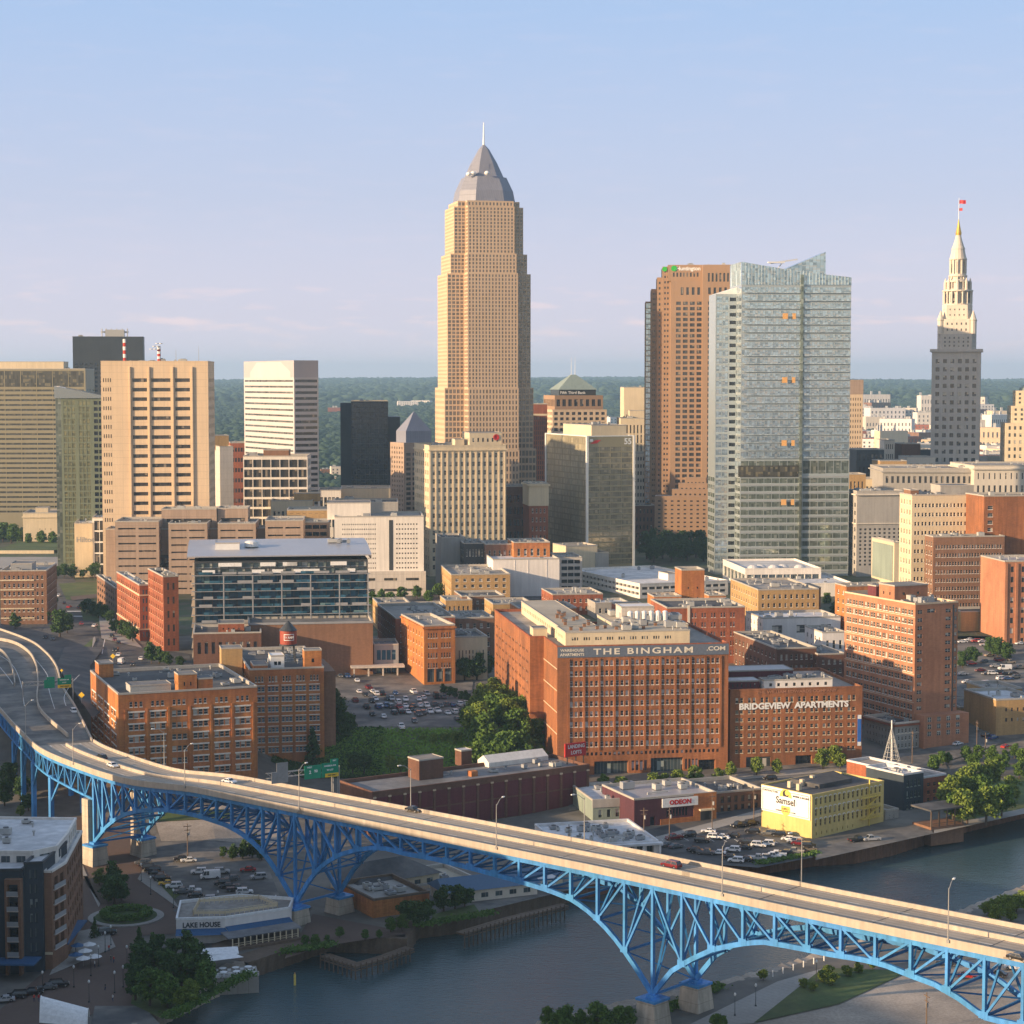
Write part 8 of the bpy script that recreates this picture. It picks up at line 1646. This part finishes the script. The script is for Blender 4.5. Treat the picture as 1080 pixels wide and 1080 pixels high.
trees([(16, 664, 8), (33, 656, 8), (40, 657, 8), (47, 658, 8), (63, 672, 14), (71, 668, 11), (55, 648, 10), (92, 648, 9), (98, 650, 8), (104, 652, 9), (110, 654, 8), (116, 657, 8), (122, 668, 8), (128, 671, 8), (134, 673, 8), (140, 677, 8), (60, 611, 9), (68, 609, 9), (76, 610, 9), (88, 610, 7), (100, 610, 11), (160, 700, 9), (168, 701, 8), (178, 703, 6), (190, 704, 6), (150, 668, 6)], 'dark', 'leafy street tree', 'along the wide street')
trees([(30, 575, 10), (44, 575, 11), (56, 575, 11), (3, 572, 15), (12, 573, 16), (-6, 572, 14), (20, 573, 12)], 'round', 'green tree', 'before the small classical hall')
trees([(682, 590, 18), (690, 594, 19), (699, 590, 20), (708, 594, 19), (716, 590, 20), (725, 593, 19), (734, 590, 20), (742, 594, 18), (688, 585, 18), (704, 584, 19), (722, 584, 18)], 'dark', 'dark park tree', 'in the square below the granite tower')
trees([(885, 648, 9), (890, 655, 9), (880, 652, 8)], 'dark', 'dark tree', 'behind the tall brick apartments'); trees([(1015, 705, 9), (1026, 700, 9), (1052, 694, 11), (1062, 698, 10), (1044, 690, 9)], 'dark', 'dark round tree', 'inside the large car park')
trees([(105, 935, 6, 'light'), (112, 948, 7), (121, 955, 9), (128, 952, 8), (117, 940, 8)], 'dark', 'dense dark tree', 'on the planted strip by the brick road')
trees([(100, 990, 6.0), (147, 1016, 9), (151, 1022, 8)], 'cone', 'dark conical evergreen', 'near the round island')
trees([(143, 1056, 10), (158, 1062, 10, 'round'), (174, 1048, 12), (191, 1048, 12), (206, 1044, 13), (184, 1030, 11), (162, 1034, 12, 'cone'), (200, 1028, 12), (214, 1050, 8, 'round'), (149, 1040, 11), (177, 1064, 8, 'round'), (168, 1022, 9), (138, 1046, 8), (187, 1064, 6, 'light'), (201, 1060, 6, 'light')], 'slim', 'dark leafy tree', 'in the grove at the river bend')
trees([(428, 972, 7), (438, 976, 8), (450, 974, 7), (468, 962, 7), (480, 960, 8), (490, 958, 7)], 'dark', 'dark bushy tree', 'on the bank between bar and shed'); trees([(322, 998, 3), (332, 1000, 3.5), (345, 996, 2.6), (358, 990, 3.2), (385, 992, 3), (412, 984, 4), (424, 982, 4.5), (400, 990, 2.6)], 'round', 'low dark shrub', 'on the quay round the bridge piers', None, 0, 'bush')
trees([(235, 905, 4), (245, 907, 5), (256, 906, 6), (266, 905, 7), (276, 908, 5)], 'dark', 'low dark tree', 'behind the yard under the bridge')
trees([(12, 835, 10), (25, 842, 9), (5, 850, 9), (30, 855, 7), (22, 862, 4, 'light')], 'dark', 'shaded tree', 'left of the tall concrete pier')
trees([(578, 1084, 5), (597, 1088, 6), (612, 1086, 5), (632, 1088, 6.5), (650, 1086, 6), (664, 1085, 5), (588, 1090, 5), (755, 1085, 3.5), (762, 1086, 3.5)], 'round', 'green bush', 'at the lower picture edge by the pier', None, 0, 'bush')
trees([(1042, 966, 4.5), (1052, 966, 5), (1062, 963, 5.5), (1072, 962, 5.5), (1082, 960, 6), (1050, 973, 5), (1066, 972, 5)], 'bush', 'rounded olive green bush', 'on the near bank beyond the deck', None, 0, 'bush')
trees([(848, 1042, 2.5), (858, 1046, 2.6), (878, 1040, 4), (868, 1036, 3), (893, 1030, 3), (905, 1027, 3), (920, 1022, 2.5), (805, 1034, 3), (874, 1032, 3.4)], 'bush', 'rounded garden bush', 'on the lawn below the bridge', None, 0, 'bush')
trees([(392, 640, 9), (402, 636, 8), (412, 640, 9), (424, 634, 8), (440, 632, 8), (452, 636, 7), (462, 630, 8), (610, 640, 6), (644, 642, 6), (700, 655, 7), (872, 640, 8)], 'round', 'small city tree', 'among the low brick blocks')
# ivy bank
def scatter(name, n, fn, size, mat_, seed=1):
    g = np.random.default_rng(seed); P = np.array([fn(g) for _ in range(n)]); d = g.normal(size=(n, 3)) + np.array([-.3, -1., .9]); d /= np.linalg.norm(d, axis=1)[:, None]
    s = g.uniform(.5, 1.2, n)[:, None] * size; a = np.cross(d, g.normal(size=(n, 3))); a /= np.linalg.norm(a, axis=1)[:, None]; b_ = np.cross(d, a)
    V = np.stack([P - a * s, P - b_ * s, P + a * s, P + b_ * s], 1).reshape(-1, 3); me = bpy.data.meshes.new(name); me.from_pydata(V.tolist(), [], np.arange(n * 4).reshape(-1, 4).tolist()); me.materials.append(M(mat_)); return stuff(link(name, me))
def ivy(g):
    x = g.uniform(-74, 6); f = g.uniform(0, 1); y = 690 + 15.5 * f; return (x, y, gh(x, y) + .4 + g.uniform(0, .5))
scatter('ivy', 16000, ivy, .42, 'leaf_ivy'); scatter('ivy', 9000, lambda g: (lambda x, y: (x, y, gh(x, y) + .3 + g.uniform(0, .5)))(g.uniform(-84, -46), g.uniform(688, 706)), .45, 'leaf_c', 2)
def reeds(g): t = g.uniform(0, 1); k_ = int(g.choice(len(RB))); (a, c) = RB[k_]; return (a[0] + (c[0] - a[0]) * t + g.normal() * .9, a[1] + (c[1] - a[1]) * t + 1.6 + g.normal() * .9, 4.3 + g.uniform(0, .9))
scatter('island_hedge', 3500, lambda g: (lambda t, r: (cx0 + r * cos(t), cy0 + r * sin(t), 4.8 + g.uniform(0, 1.3)))(g.uniform(0, 6.283), g.uniform(4.2, 6.8)), .3, 'leaf_a', 5)
RB = [(G(215, 1056, 4), G(262, 1031, 4)), (G(176, 1078, 4), G(215, 1056, 4)), (G(440, 980, 4), (G(520, 966, 4))), (G(350, 1000, 4), G(300, 1008, 4)), (G(802, 914, 4), G(862, 903, 4)), (G(802, 914, 4), G(862, 903, 4)), (G(700, 1070, 4), G(760, 1044, 4))]
scatter('river_weeds', 9000, reeds, .35, 'leaf_a', 3)
# ------------------------------------------------------------ street furniture
m = MB(); 
def pole_thing(px, py, h, label, cross=True):
    x, y, z = GG(px, py); o = thing('utility_pole', label, 'utility pole', (x, y, z), rnd.uniform(0, 3), 'utility poles'); m = MB(); m.tube((0, 0, -.3), (0, 0, h), .17, 6, 0, .11); m.build('pole', 'wood_pole', o)
    m = MB(); m.box(-1.2, -.07, h - .9, 1.2, .07, h - .7); m.box(-.9, -.07, h - 2, .9, .07, h - 1.85); m.build('crossarm', 'wood_pole', o); m = MB(); m.tube((.3, -.3, h - 3.4), (.3, -.3, h - 2.3), .28, 8); m.build('transformer', 'hvac', o); return o
PL = [pole_thing(*a, 'wooden utility pole with crossarms and a transformer') for a in ((679, 890, 11), (706, 893, 12), (751, 878, 12), (795, 868, 11), (600, 905, 10), (962, 806, 12), (1030, 798, 13), (1039, 802, 10), (977, 1085, 8), (300, 905, 12), (198, 908, 11))]
ordinals(PL, 'among the utility poles')
def post(px, py, h, label, red=False):
    x, y, z = GG(px, py); o = thing('lamp_post', label, 'lamp post', (x, y, z), 0, 'short lamp posts of the quays'); m = MB(); m.tube((0, 0, 0), (0, 0, h), .09, 6, 0, .05); m.box(-.2, -.2, 0, .2, .2, .5); m.build('pole', 'metal_dark', o); m = MB(); m.lathe([(.12, h), (.28, h + .3), (.22, h + .6), (.03, h + .8)], 8); m.build('lantern', 'lamp_white', o); return o
ordinals([post(*a, 4.6, 'short dark lamp post with a pale lantern') for a in ((149, 930), (159, 944), (183, 958), (111, 1005), (104, 1020), (96, 1030), (94, 1058), (78, 1042), (121, 1048), (134, 1020), (45, 1048), (130, 1042), (354, 948), (291, 965), (861, 1036), (797, 1062), (775, 1072), (117, 998), (230, 960))], 'among the quay lamp posts')
def bollards(a, b_, n, label):
    out = []
    for i in range(n):
        f = i / (n - 1); x, y, z = GG(a[0] + (b_[0] - a[0]) * f, a[1] + (b_[1] - a[1]) * f); m = MB(); m.tube((0, 0, 0), (0, 0, 1.5), .16, 8); o = m.build('bollard', 'sign_white', None, (x, y, z)); tag(o, label, 'bollard', 'white bollards along the promenade'); out.append(o)
    return out
bollards((815, 1030), (880, 1010), 7, 'white bollard on the promenade beyond the truss'); bollards((118, 1052), (190, 1046), 8, 'white bollard on the promenade at the river bend') if 0 else None
# overhead road signs
def sign_gantry(name, label, P0, P1, z, panels, posts, base):
    o = thing(name, label, 'road sign', (P0[0], P0[1], base), 0); d = np.array(P1) - np.array(P0); L_ = float(np.linalg.norm(d)); d = d / L_; a = atan2(d[1], d[0])
    def W3(u, out, zz): return (d[0] * u + d[1] * out, d[1] * u - d[0] * out, zz - base)
    m = MB()
    for dz_ in (0, 1.3):
        for out in (0, -.9): m.bar(W3(0, out, z + dz_), W3(L_, out, z + dz_), .16, .16)
    n_ = int(L_ / 1.6)
    for i in range(n_): u = L_ * i / n_; v = L_ * (i + 1) / n_; m.bar(W3(u, 0, z + (0 if i % 2 else 1.3)), W3(v, 0, z + (1.3 if i % 2 else 0)), .1, .1); m.bar(W3(u, -.9, z), W3(v, 0, z), .08, .08)
    m.build('gantry_beam', 'steel_pole', o)
    for u in posts:
        for out in (0, -.9): m = MB(); m.bar(W3(u, out, base - 6), W3(u, out, z + 1.6), .25, .25); m.build('post', 'steel_pole', o)
    for (u0, u1, z0, z1, mt, txts, out) in panels:
        m = MB(); p, q = W3(u0, out, 0), W3(u1, out, 0); n = (d[1] * .12, -d[0] * .12)
        m.prism([(p[0], p[1]), (p[0] + n[0], p[1] + n[1]), (q[0] + n[0], q[1] + n[1]), (q[0], q[1])], z0 - base, z1 - base, bottom=True); pn = m.build('sign_panel', mt, o)
        for (t_, u, zz, sz, cm) in txts: w3 = W3(u0 + (u1 - u0) * u, out + .15, z0 + (z1 - z0) * zz); text(t_, o, w3, a, sz, cm, bold=.03)
    return o
# right-hand gantry: stands at the far parapet, seen above it
s_ = s_of_px(330); eA = edge(s_ - 6, W_ + 1.5); eB = edge(s_ + 18, W_ + 3.5)
A_ = G(282, 822, 39.5); B_ = G(357, 806, 41.5); L1 = math.dist(A_, B_)
sign_gantry('overhead_road_sign', 'green overhead road signs on a lattice beam beside the bridge near the maroon warehouse', A_, B_, 39.6, [(0.51 * L1, .745 * L1, 38.4, 42.0, 'sign_green', [('WEST', .3, .86, .55, 'sign_white'), ('2', .33, .5, 1.2, 'sign_white'), ('90', .68, .55, 1.0, 'sign_white')], .25), (.752 * L1, .99 * L1, 38.4, 42.2, 'sign_green', [('LAKESIDE AVE', .5, .8, .55, 'sign_white'), ('W 6 ST', .5, .5, .6, 'sign_white')], .25), (.80 * L1, .99 * L1, 38.4, 39.4, 'sign_yellow', [('EXIT ONLY', .5, .5, .5, 'black_line')], .42), (.88 * L1, .99 * L1, 42.25, 43.2, 'sign_green', [('EXIT', .5, .5, .5, 'sign_white')], .25), (.05 * L1, .28 * L1, 38.2, 41.2, 'sign_back', [], .25), (.12 * L1, .28 * L1, 41.2, 43.6, 'sign_back', [], .25)], (L1 - 1.6, L1 + .2), 31.5)
A_ = G(24, 722, 37.0); B_ = G(77, 718, 37.3); L2 = math.dist(A_, B_)
sign_gantry('overhead_road_sign', 'pair of green overhead signs with a yellow strip above the bridge approach', A_, B_, 36.4, [(L2 * .42, L2 * .63, 35.2, 38.2, 'sign_green', [], .25), (L2 * .69, L2 * .96, 36.2, 38.6, 'sign_green', [('LAKESIDE AVE', .5, .7, .5, 'sign_white'), ('E 9 ST', .5, .3, .5, 'sign_white')], .25), (L2 * .69, L2 * .96, 35.0, 36.15, 'sign_yellow', [('EXIT ONLY', .5, .5, .6, 'black_line')], .25), (L2 * .47, L2 * .63, 38.25, 39.2, 'sign_green', [], .25), (L2 * .83, L2 * .96, 38.65, 39.6, 'sign_green', [], .25)], (0, L2), 31.8)
def small_sign(px, py, z, mt, lab, s=1.0, z0=None):
    x, y = G(px, py, z); o = thing('road_sign', lab, 'road sign', (x, y, z - 3), 0); m = MB(); m.box(-.06, 0, 0, .06, .1, 3.2); m.build('post', 'steel_pole', o); m = MB(); m.poly([(-s, -.08, 3), (0, -.08, 3 - s), (s, -.08, 3), (0, -.08, 3 + s)]); m.poly([(-s, -.02, 3), (0, -.02, 3 + s), (s, -.02, 3), (0, -.02, 3 - s)]); m.build('sign_panel', mt, o); return o
small_sign(119, 692, 28.6, 'sign_yellow', 'yellow diamond warning sign on the wide street', 1.1); small_sign(65, 707, 33, 'sign_yellow', 'small yellow sign at the tip of the grass wedge', .6); o = small_sign(86, 733, 35, 'sign_yellow', 'yellow sign on a green post beside the slip road', 1.1)
# dock and piles by the piers, channel marker
def dock(name, label, pts, z, mat_='timber', w_=3.):
    P = [G(*p, z) for p in pts]; b = thing(name, label, 'dock', (P[0][0], P[0][1], 0), 0); Q = [(x - P[0][0], y - P[0][1]) for x, y in P]; m = MB(); O2 = offs(Q, w_); m.prism(Q + O2[::-1], z - .5, z, bottom=True); m.build('deck', mat_, b)
    m = MB(); 
    for a_, c_ in zip(Q, Q[1:]):
        n_ = max(1, int(math.dist(a_, c_) / 1.6))
        for i in range(n_): f = i / n_; x, y = a_[0] + (c_[0] - a_[0]) * f, a_[1] + (c_[1] - a_[1]) * f; m.tube((x, y - .2, -3), (x, y - .2, z + .6), .17, 6)
    m.build('piling', mat_, b); m = MB()
    for a_, c_ in zip(Q, Q[1:]): m.bar((*a_, z + .9), (*c_, z + .9), .12, .12); m.bar((*a_, z - .9), (*c_, z - .9), .3, .3)
    m.build('railing', mat_, b)
dock('fishing_dock', 'angled grey timber dock below the bridge piers', [(338, 1008), (366, 1017), (375, 1020), (410, 1010), (437, 1000)], 3.0); dock('timber_dock', 'long timber walkway along the water by the blue roofed sheds', [(490, 985), (540, 970), (600, 955)], 3.6); dock('timber_dock', 'small timber mooring cell beside the near pier', [(652, 1078), (664, 1078), (674, 1076)], 3.4, w_=5)
x, y = G(311, 1039, 0); b = thing('channel_marker', 'yellow channel marker post standing in the river', 'marker', (x, y, -1)); m = MB(); m.tube((0, 0, 0), (0, 0, 3.6), .28, 8); m.build('post', 'logo_yellow', b); m = MB(); m.tube((0, 0, 3.6), (0, 0, 4.0), .16, 8); m.build('cap', 'orange_paint', b)
umb = [umbrella(*GG(*p), 'small open white umbrella') for p in ((94, 1005), (90, 1012), (88, 1020), (100, 1018))]; ordinals(umb, 'on the cafe terrace of the modern apartments')
umb = [umbrella(*GG(*p), 'small open dark umbrella', 'awning_blue') for p in ((80, 1016), (82, 1006))]; ordinals(umb, 'on the cafe terrace of the modern apartments')
# people, one continuous figure each
sk = bpy.data.meshes.new('person'); Vp = [(0, 0, .95), (0, 0, 1.2), (0, 0, 1.45), (0, .02, 1.56), (0, .02, 1.7), (-.2, 0, 1.42), (-.27, .03, 1.15), (-.26, .12, .9), (.2, 0, 1.42), (.28, 0, 1.15), (.27, .08, .9), (-.1, 0, .88), (-.11, .06, .48), (-.12, -.05, .06), (-.12, .1, .03), (.1, 0, .88), (.12, -.04, .48), (.13, -.16, .08), (.13, -.02, .03)]
Ep = [(0, 1), (1, 2), (2, 3), (3, 4), (2, 5), (5, 6), (6, 7), (2, 8), (8, 9), (9, 10), (0, 11), (11, 12), (12, 13), (13, 14), (0, 15), (15, 16), (16, 17), (17, 18)]
sk.from_pydata(Vp, Ep, []); po = bpy.data.objects.new('person', sk); COL.objects.link(po); sm = po.modifiers.new('skin', 'SKIN'); rad = [.15, .14, .16, .06, .11, .06, .05, .035, .06, .05, .035, .09, .065, .045, .04, .09, .065, .045, .04]
for v, r_ in zip(sk.skin_vertices[0].data, rad): v.radius = (r_, r_ * .85)
po.modifiers.new('sub', 'SUBSURF').levels = 1
dg = bpy.context.evaluated_depsgraph_get(); pm = bpy.data.meshes.new_from_object(po.evaluated_get(dg)); bpy.data.objects.remove(po)
for nm_, c_ in (('red', (.5, .03, .03)), ('white', (.7, .7, .68)), ('navy', (.03, .05, .12)), ('dark', (.03, .03, .03))): flat('cloth_' + nm_, c_, .9)
PE = []
for px, py, c_ in ((120, 1017, 'red'), (117, 1016, 'dark'), (36, 1058, 'red'), (41, 1058, 'red'), (115, 1005, 'red'), (80, 1007, 'navy'), (111, 1046, 'dark'), (119, 1058, 'white'), (100, 1022, 'white'), (141, 1010, 'dark')):
    me = pm.copy(); me.materials.clear(); me.materials.append(M('skin')); me.materials.append(M('cloth_' + c_)); me.materials.append(M('cloth_navy'))
    for p in me.polygons: z = p.center[2]; p.material_index = 0 if z > 1.52 or abs(p.center[0]) > .24 and z < 1.15 else (1 if z > .93 else 2); p.use_smooth = True
    x, y, z = GG(px, py, .35); PE.append(tag(link('person', me, None, (x, y, z), rnd.uniform(0, 6)), 'person in a %s top walking' % c_, 'person'))
ordinals(PE, 'on the paved quay')
# ------------------------------------------------------------ far town, woods, hills
FARP = {}
def far_proto(i):
    if i in FARP: return FARP[i]
    r = random.Random(i); Wf, Lf, Hf = r.uniform(18, 60), r.uniform(14, 26), r.choice((7, 8, 10, 12, 16)); m = MB(); wl = ['concrete_white', 'stone_cream', 'brick_red', 'stone_pale', 'brick_brown', 'stucco_white', 'stone_tan'][i % 7]
    P = [(-Wf / 2, -Lf / 2), (Wf / 2, -Lf / 2), (Wf / 2, Lf / 2), (-Wf / 2, Lf / 2)]; m.prism(P, -25, Hf, 0, mt=1); n_ = int(Wf / 4.5); fl = int(Hf / 3.6)
    for j in range(fl):
        for q in range(n_): x = -Wf / 2 + Wf * (q + .3) / n_; z = .8 + j * 3.6; m.poly([(x, -Lf / 2 - .05, z), (x + 1.7, -Lf / 2 - .05, z), (x + 1.7, -Lf / 2 - .05, z + 1.9), (x, -Lf / 2 - .05, z + 1.9)], 2)
    for q in range(3): x = r.uniform(-Wf / 2 + 2, Wf / 2 - 5); y = r.uniform(-Lf / 2 + 1, Lf / 2 - 4); m.box(x, y, Hf, x + 3, y + 3, Hf + 1.5, 3)
    FARP[i] = (m.mesh('far_building', [wl, ['roof_white', 'roof_grey', 'roof_gravel'][i % 3], 'g_dark', 'hvac']), wl); return FARP[i]
WN = {'concrete_white': 'white concrete', 'stone_cream': 'cream', 'brick_red': 'dull red brick', 'stone_pale': 'pale stone', 'brick_brown': 'brown brick', 'stucco_white': 'bright white', 'stone_tan': 'tan'}
FB = []
def far_b(px, D, sc=1.0, i=None, tall=1.0):
    i = rnd.randrange(21) if i is None else i; me, wl = far_proto(i); x = AX(px, D, 450); z = float(zfar(x, D)); o = link('distant_building', me, None, (x, D, z), R(rnd.choice((8, 8, -20, 30)) + rnd.uniform(-4, 4))); o.scale = (sc, sc, sc * tall)
    tag(o, '%s flat roofed building in the hazy neighbourhood' % WN[wl], 'building', '%s buildings of the far neighbourhood' % WN[wl]); FB.append(o)
for k_ in range(190):
    D_ = 1560 * (5200 / 1560) ** (rnd.random() ** .9); px = rnd.uniform(893, 1085); far_b(px, D_, rnd.uniform(.7, 1.25) * (1 + D_ / 9000), None, rnd.choice((1, 1, 1, 1.5)))
for k_ in range(14): far_b(rnd.uniform(900, 1085), rnd.uniform(3300, 5200), rnd.uniform(1.1, 1.5), rnd.choice((0, 1, 3, 5, 9)), rnd.uniform(2.0, 4.0))
for px, D_, s_, t_ in ((940, 2900, .9, 6.5), (905, 4800, 1.6, 3), (930, 3000, 1.2, 3.2), (1046, 3200, 1.5, 3), (1060, 2500, 1.2, 3.0), (1052, 3500, 1.0, 4)): far_b(px, D_, s_, None, t_)
for k_ in range(60): far_b(rnd.choice((rnd.uniform(222, 262), rnd.uniform(335, 462), rnd.uniform(335, 400), rnd.uniform(556, 690))), rnd.uniform(1500, 2500), rnd.uniform(.7, 1.2))
for px, D_, s_, t_, i_ in ((237, 2150, 1.4, 1.4, 2), (367, 5200, 1.8, 1.6, 2), (437, 2250, .55, 3.4, 5), (430, 6000, 1.4, 1, 5), (445, 6500, 1.2, 1, 0), (655, 4200, 1.7, .9, 5), (635, 3800, 1.2, .8, 5), (925, 4700, 2, 1.8, 4), (395, 1800, 1.3, .6, 5), (405, 1750, 1.0, .8, 2)): far_b(px, D_, s_, i_, t_)
def woods(name, n, dmin, dmax, smin, smax, sub, seed, keep=None):
    g = np.random.default_rng(seed); d = np.sqrt(g.uniform(dmin ** 2, dmax ** 2, n)); t_ = g.uniform(-.285, .285, n); X, Y = d * np.sin(t_), d * np.cos(t_)
    if keep is not None: k_ = keep(X, Y, g); X, Y = X[k_], Y[k_]
    n = len(X); Z = zfar(X, Y)
    ph = (1 + 5 ** .5) / 2; iv = np.array([(-1, ph, 0), (1, ph, 0), (-1, -ph, 0), (1, -ph, 0), (0, -1, ph), (0, 1, ph), (0, -1, -ph), (0, 1, -ph), (ph, 0, -1), (ph, 0, 1), (-ph, 0, -1), (-ph, 0, 1)], float); iv /= np.linalg.norm(iv[0])
    fc = [(0, 11, 5), (0, 5, 1), (0, 1, 7), (0, 7, 10), (0, 10, 11), (1, 5, 9), (5, 11, 4), (11, 10, 2), (10, 7, 6), (7, 1, 8), (3, 9, 4), (3, 4, 2), (3, 2, 6), (3, 6, 8), (3, 8, 9), (4, 9, 5), (2, 4, 11), (6, 2, 10), (8, 6, 7), (9, 8, 1)]
    if sub:
        vs = list(map(tuple, iv)); cache = {}; nf = []
        def mid(a, b_):
            k_ = (min(a, b_), max(a, b_))
            if k_ not in cache: v = np.array(vs[a]) + np.array(vs[b_]); vs.append(tuple(v / np.linalg.norm(v))); cache[k_] = len(vs) - 1
            return cache[k_]
        for a, b_, c_ in fc: x, y, z = mid(a, b_), mid(b_, c_), mid(c_, a); nf += [(a, x, z), (b_, y, x), (c_, z, y), (x, y, z)]
        iv = np.array(vs); fc = nf
    s = g.uniform(smin, smax, n)[:, None, None]; q = iv[None] * s * np.array([1, 1, .8]) * (1 + g.normal(size=(n, len(iv), 1)) * .22); q += np.stack([X, Y, Z + s[:, 0, 0] * .45], 1)[:, None]
    F = (np.array(fc)[None] + (np.arange(n) * len(iv))[:, None, None]).reshape(-1, 3); V = q.reshape(-1, 3); me = bpy.data.meshes.new(name); me.vertices.add(len(V)); me.vertices.foreach_set('co', V.ravel()); me.loops.add(F.size); me.loops.foreach_set('vertex_index', F.ravel())
    me.polygons.add(len(F)); me.polygons.foreach_set('loop_start', np.arange(0, F.size, 3)); me.update(calc_edges=True); me.materials.append(M('leaf_far')); me.polygons.foreach_set('use_smooth', [True] * len(F)); return stuff(link(name, me))
def thin(X, Y, g):
    px = 540 + FPX * X / Y; town = (px > 880) & (Y < 5300); return (~town) | (g.random(len(X)) < .3)
woods('woodland', 14000, 1500, 3000, 4, 7.5, True, 1, thin); woods('woodland', 52000, 2900, 6800, 6, 11, False, 2, thin); woods('woodland', 45000, 6600, 20000, 13, 26, False, 3, thin)
# unseen blocks added outside the view, sized to shade flats, bridge and offices
def shade_block(name, lab, x, y, W, Ld, h, ang, zb=4):
    b = Bld(name, lab, 'building', (x, y, zb), R(ang)); P = [(0, 0), (W, 0), (W, Ld), (0, Ld)]; b.walls(P, 0, h, S(bay=4.5, fl=3.6, w=.5, h=.55, g='g_res', fr='trim_white', maxind=12), 'brick_brown'); b.top(P, h); b.done()
CAST = [(-240, 487, 148, 18, 58.5, -43.5), (-228, 345, 200, 18, 65, -63), (-275, 562, 52, 18, 55, 17), (-358, 680, 112, 16, 66, -59), (-327, 565, 16, 24, 98, 26), (-395, 790, 110, 16, 62, -60)]
for i_, a in enumerate(CAST): shade_block('apartment_block', ['tall brown brick riverside apartment slab on the west bank', 'long low brown brick apartment slab on the west bank', 'brown brick apartment slab on the west bank beside the bridge approach', 'brown brick apartment slab on the west bank behind the bridge approach', 'slim tall brick apartment tower on the west bank', 'brown brick apartment slab far up the west bank'][i_], *a)
# haze
m = MB(); m.box(-9500, -600, -8, 9500, 24000, 345); hz = m.build('haze', 'sign_white'); stuff(hz)
mm = bpy.data.materials.new('haze'); mm.use_nodes = True; n = mm.node_tree; n.nodes.remove(n.nodes['Principled BSDF']); v = n.nodes.new('ShaderNodeVolumePrincipled'); v.inputs['Color'].default_value = (.47, .74, 1, 1); v.inputs['Density'].default_value = 6.5e-5; v.inputs['Anisotropy'].default_value = .1
n.links.new(v.outputs[0], n.nodes['Material Output'].inputs['Volume']); hz.data.materials.clear(); hz.data.materials.append(mm)
ordinals(LAMPS, '')
for o in LAMPS: o['label'] = o['label'].strip()
print('objects', len(bpy.data.objects))
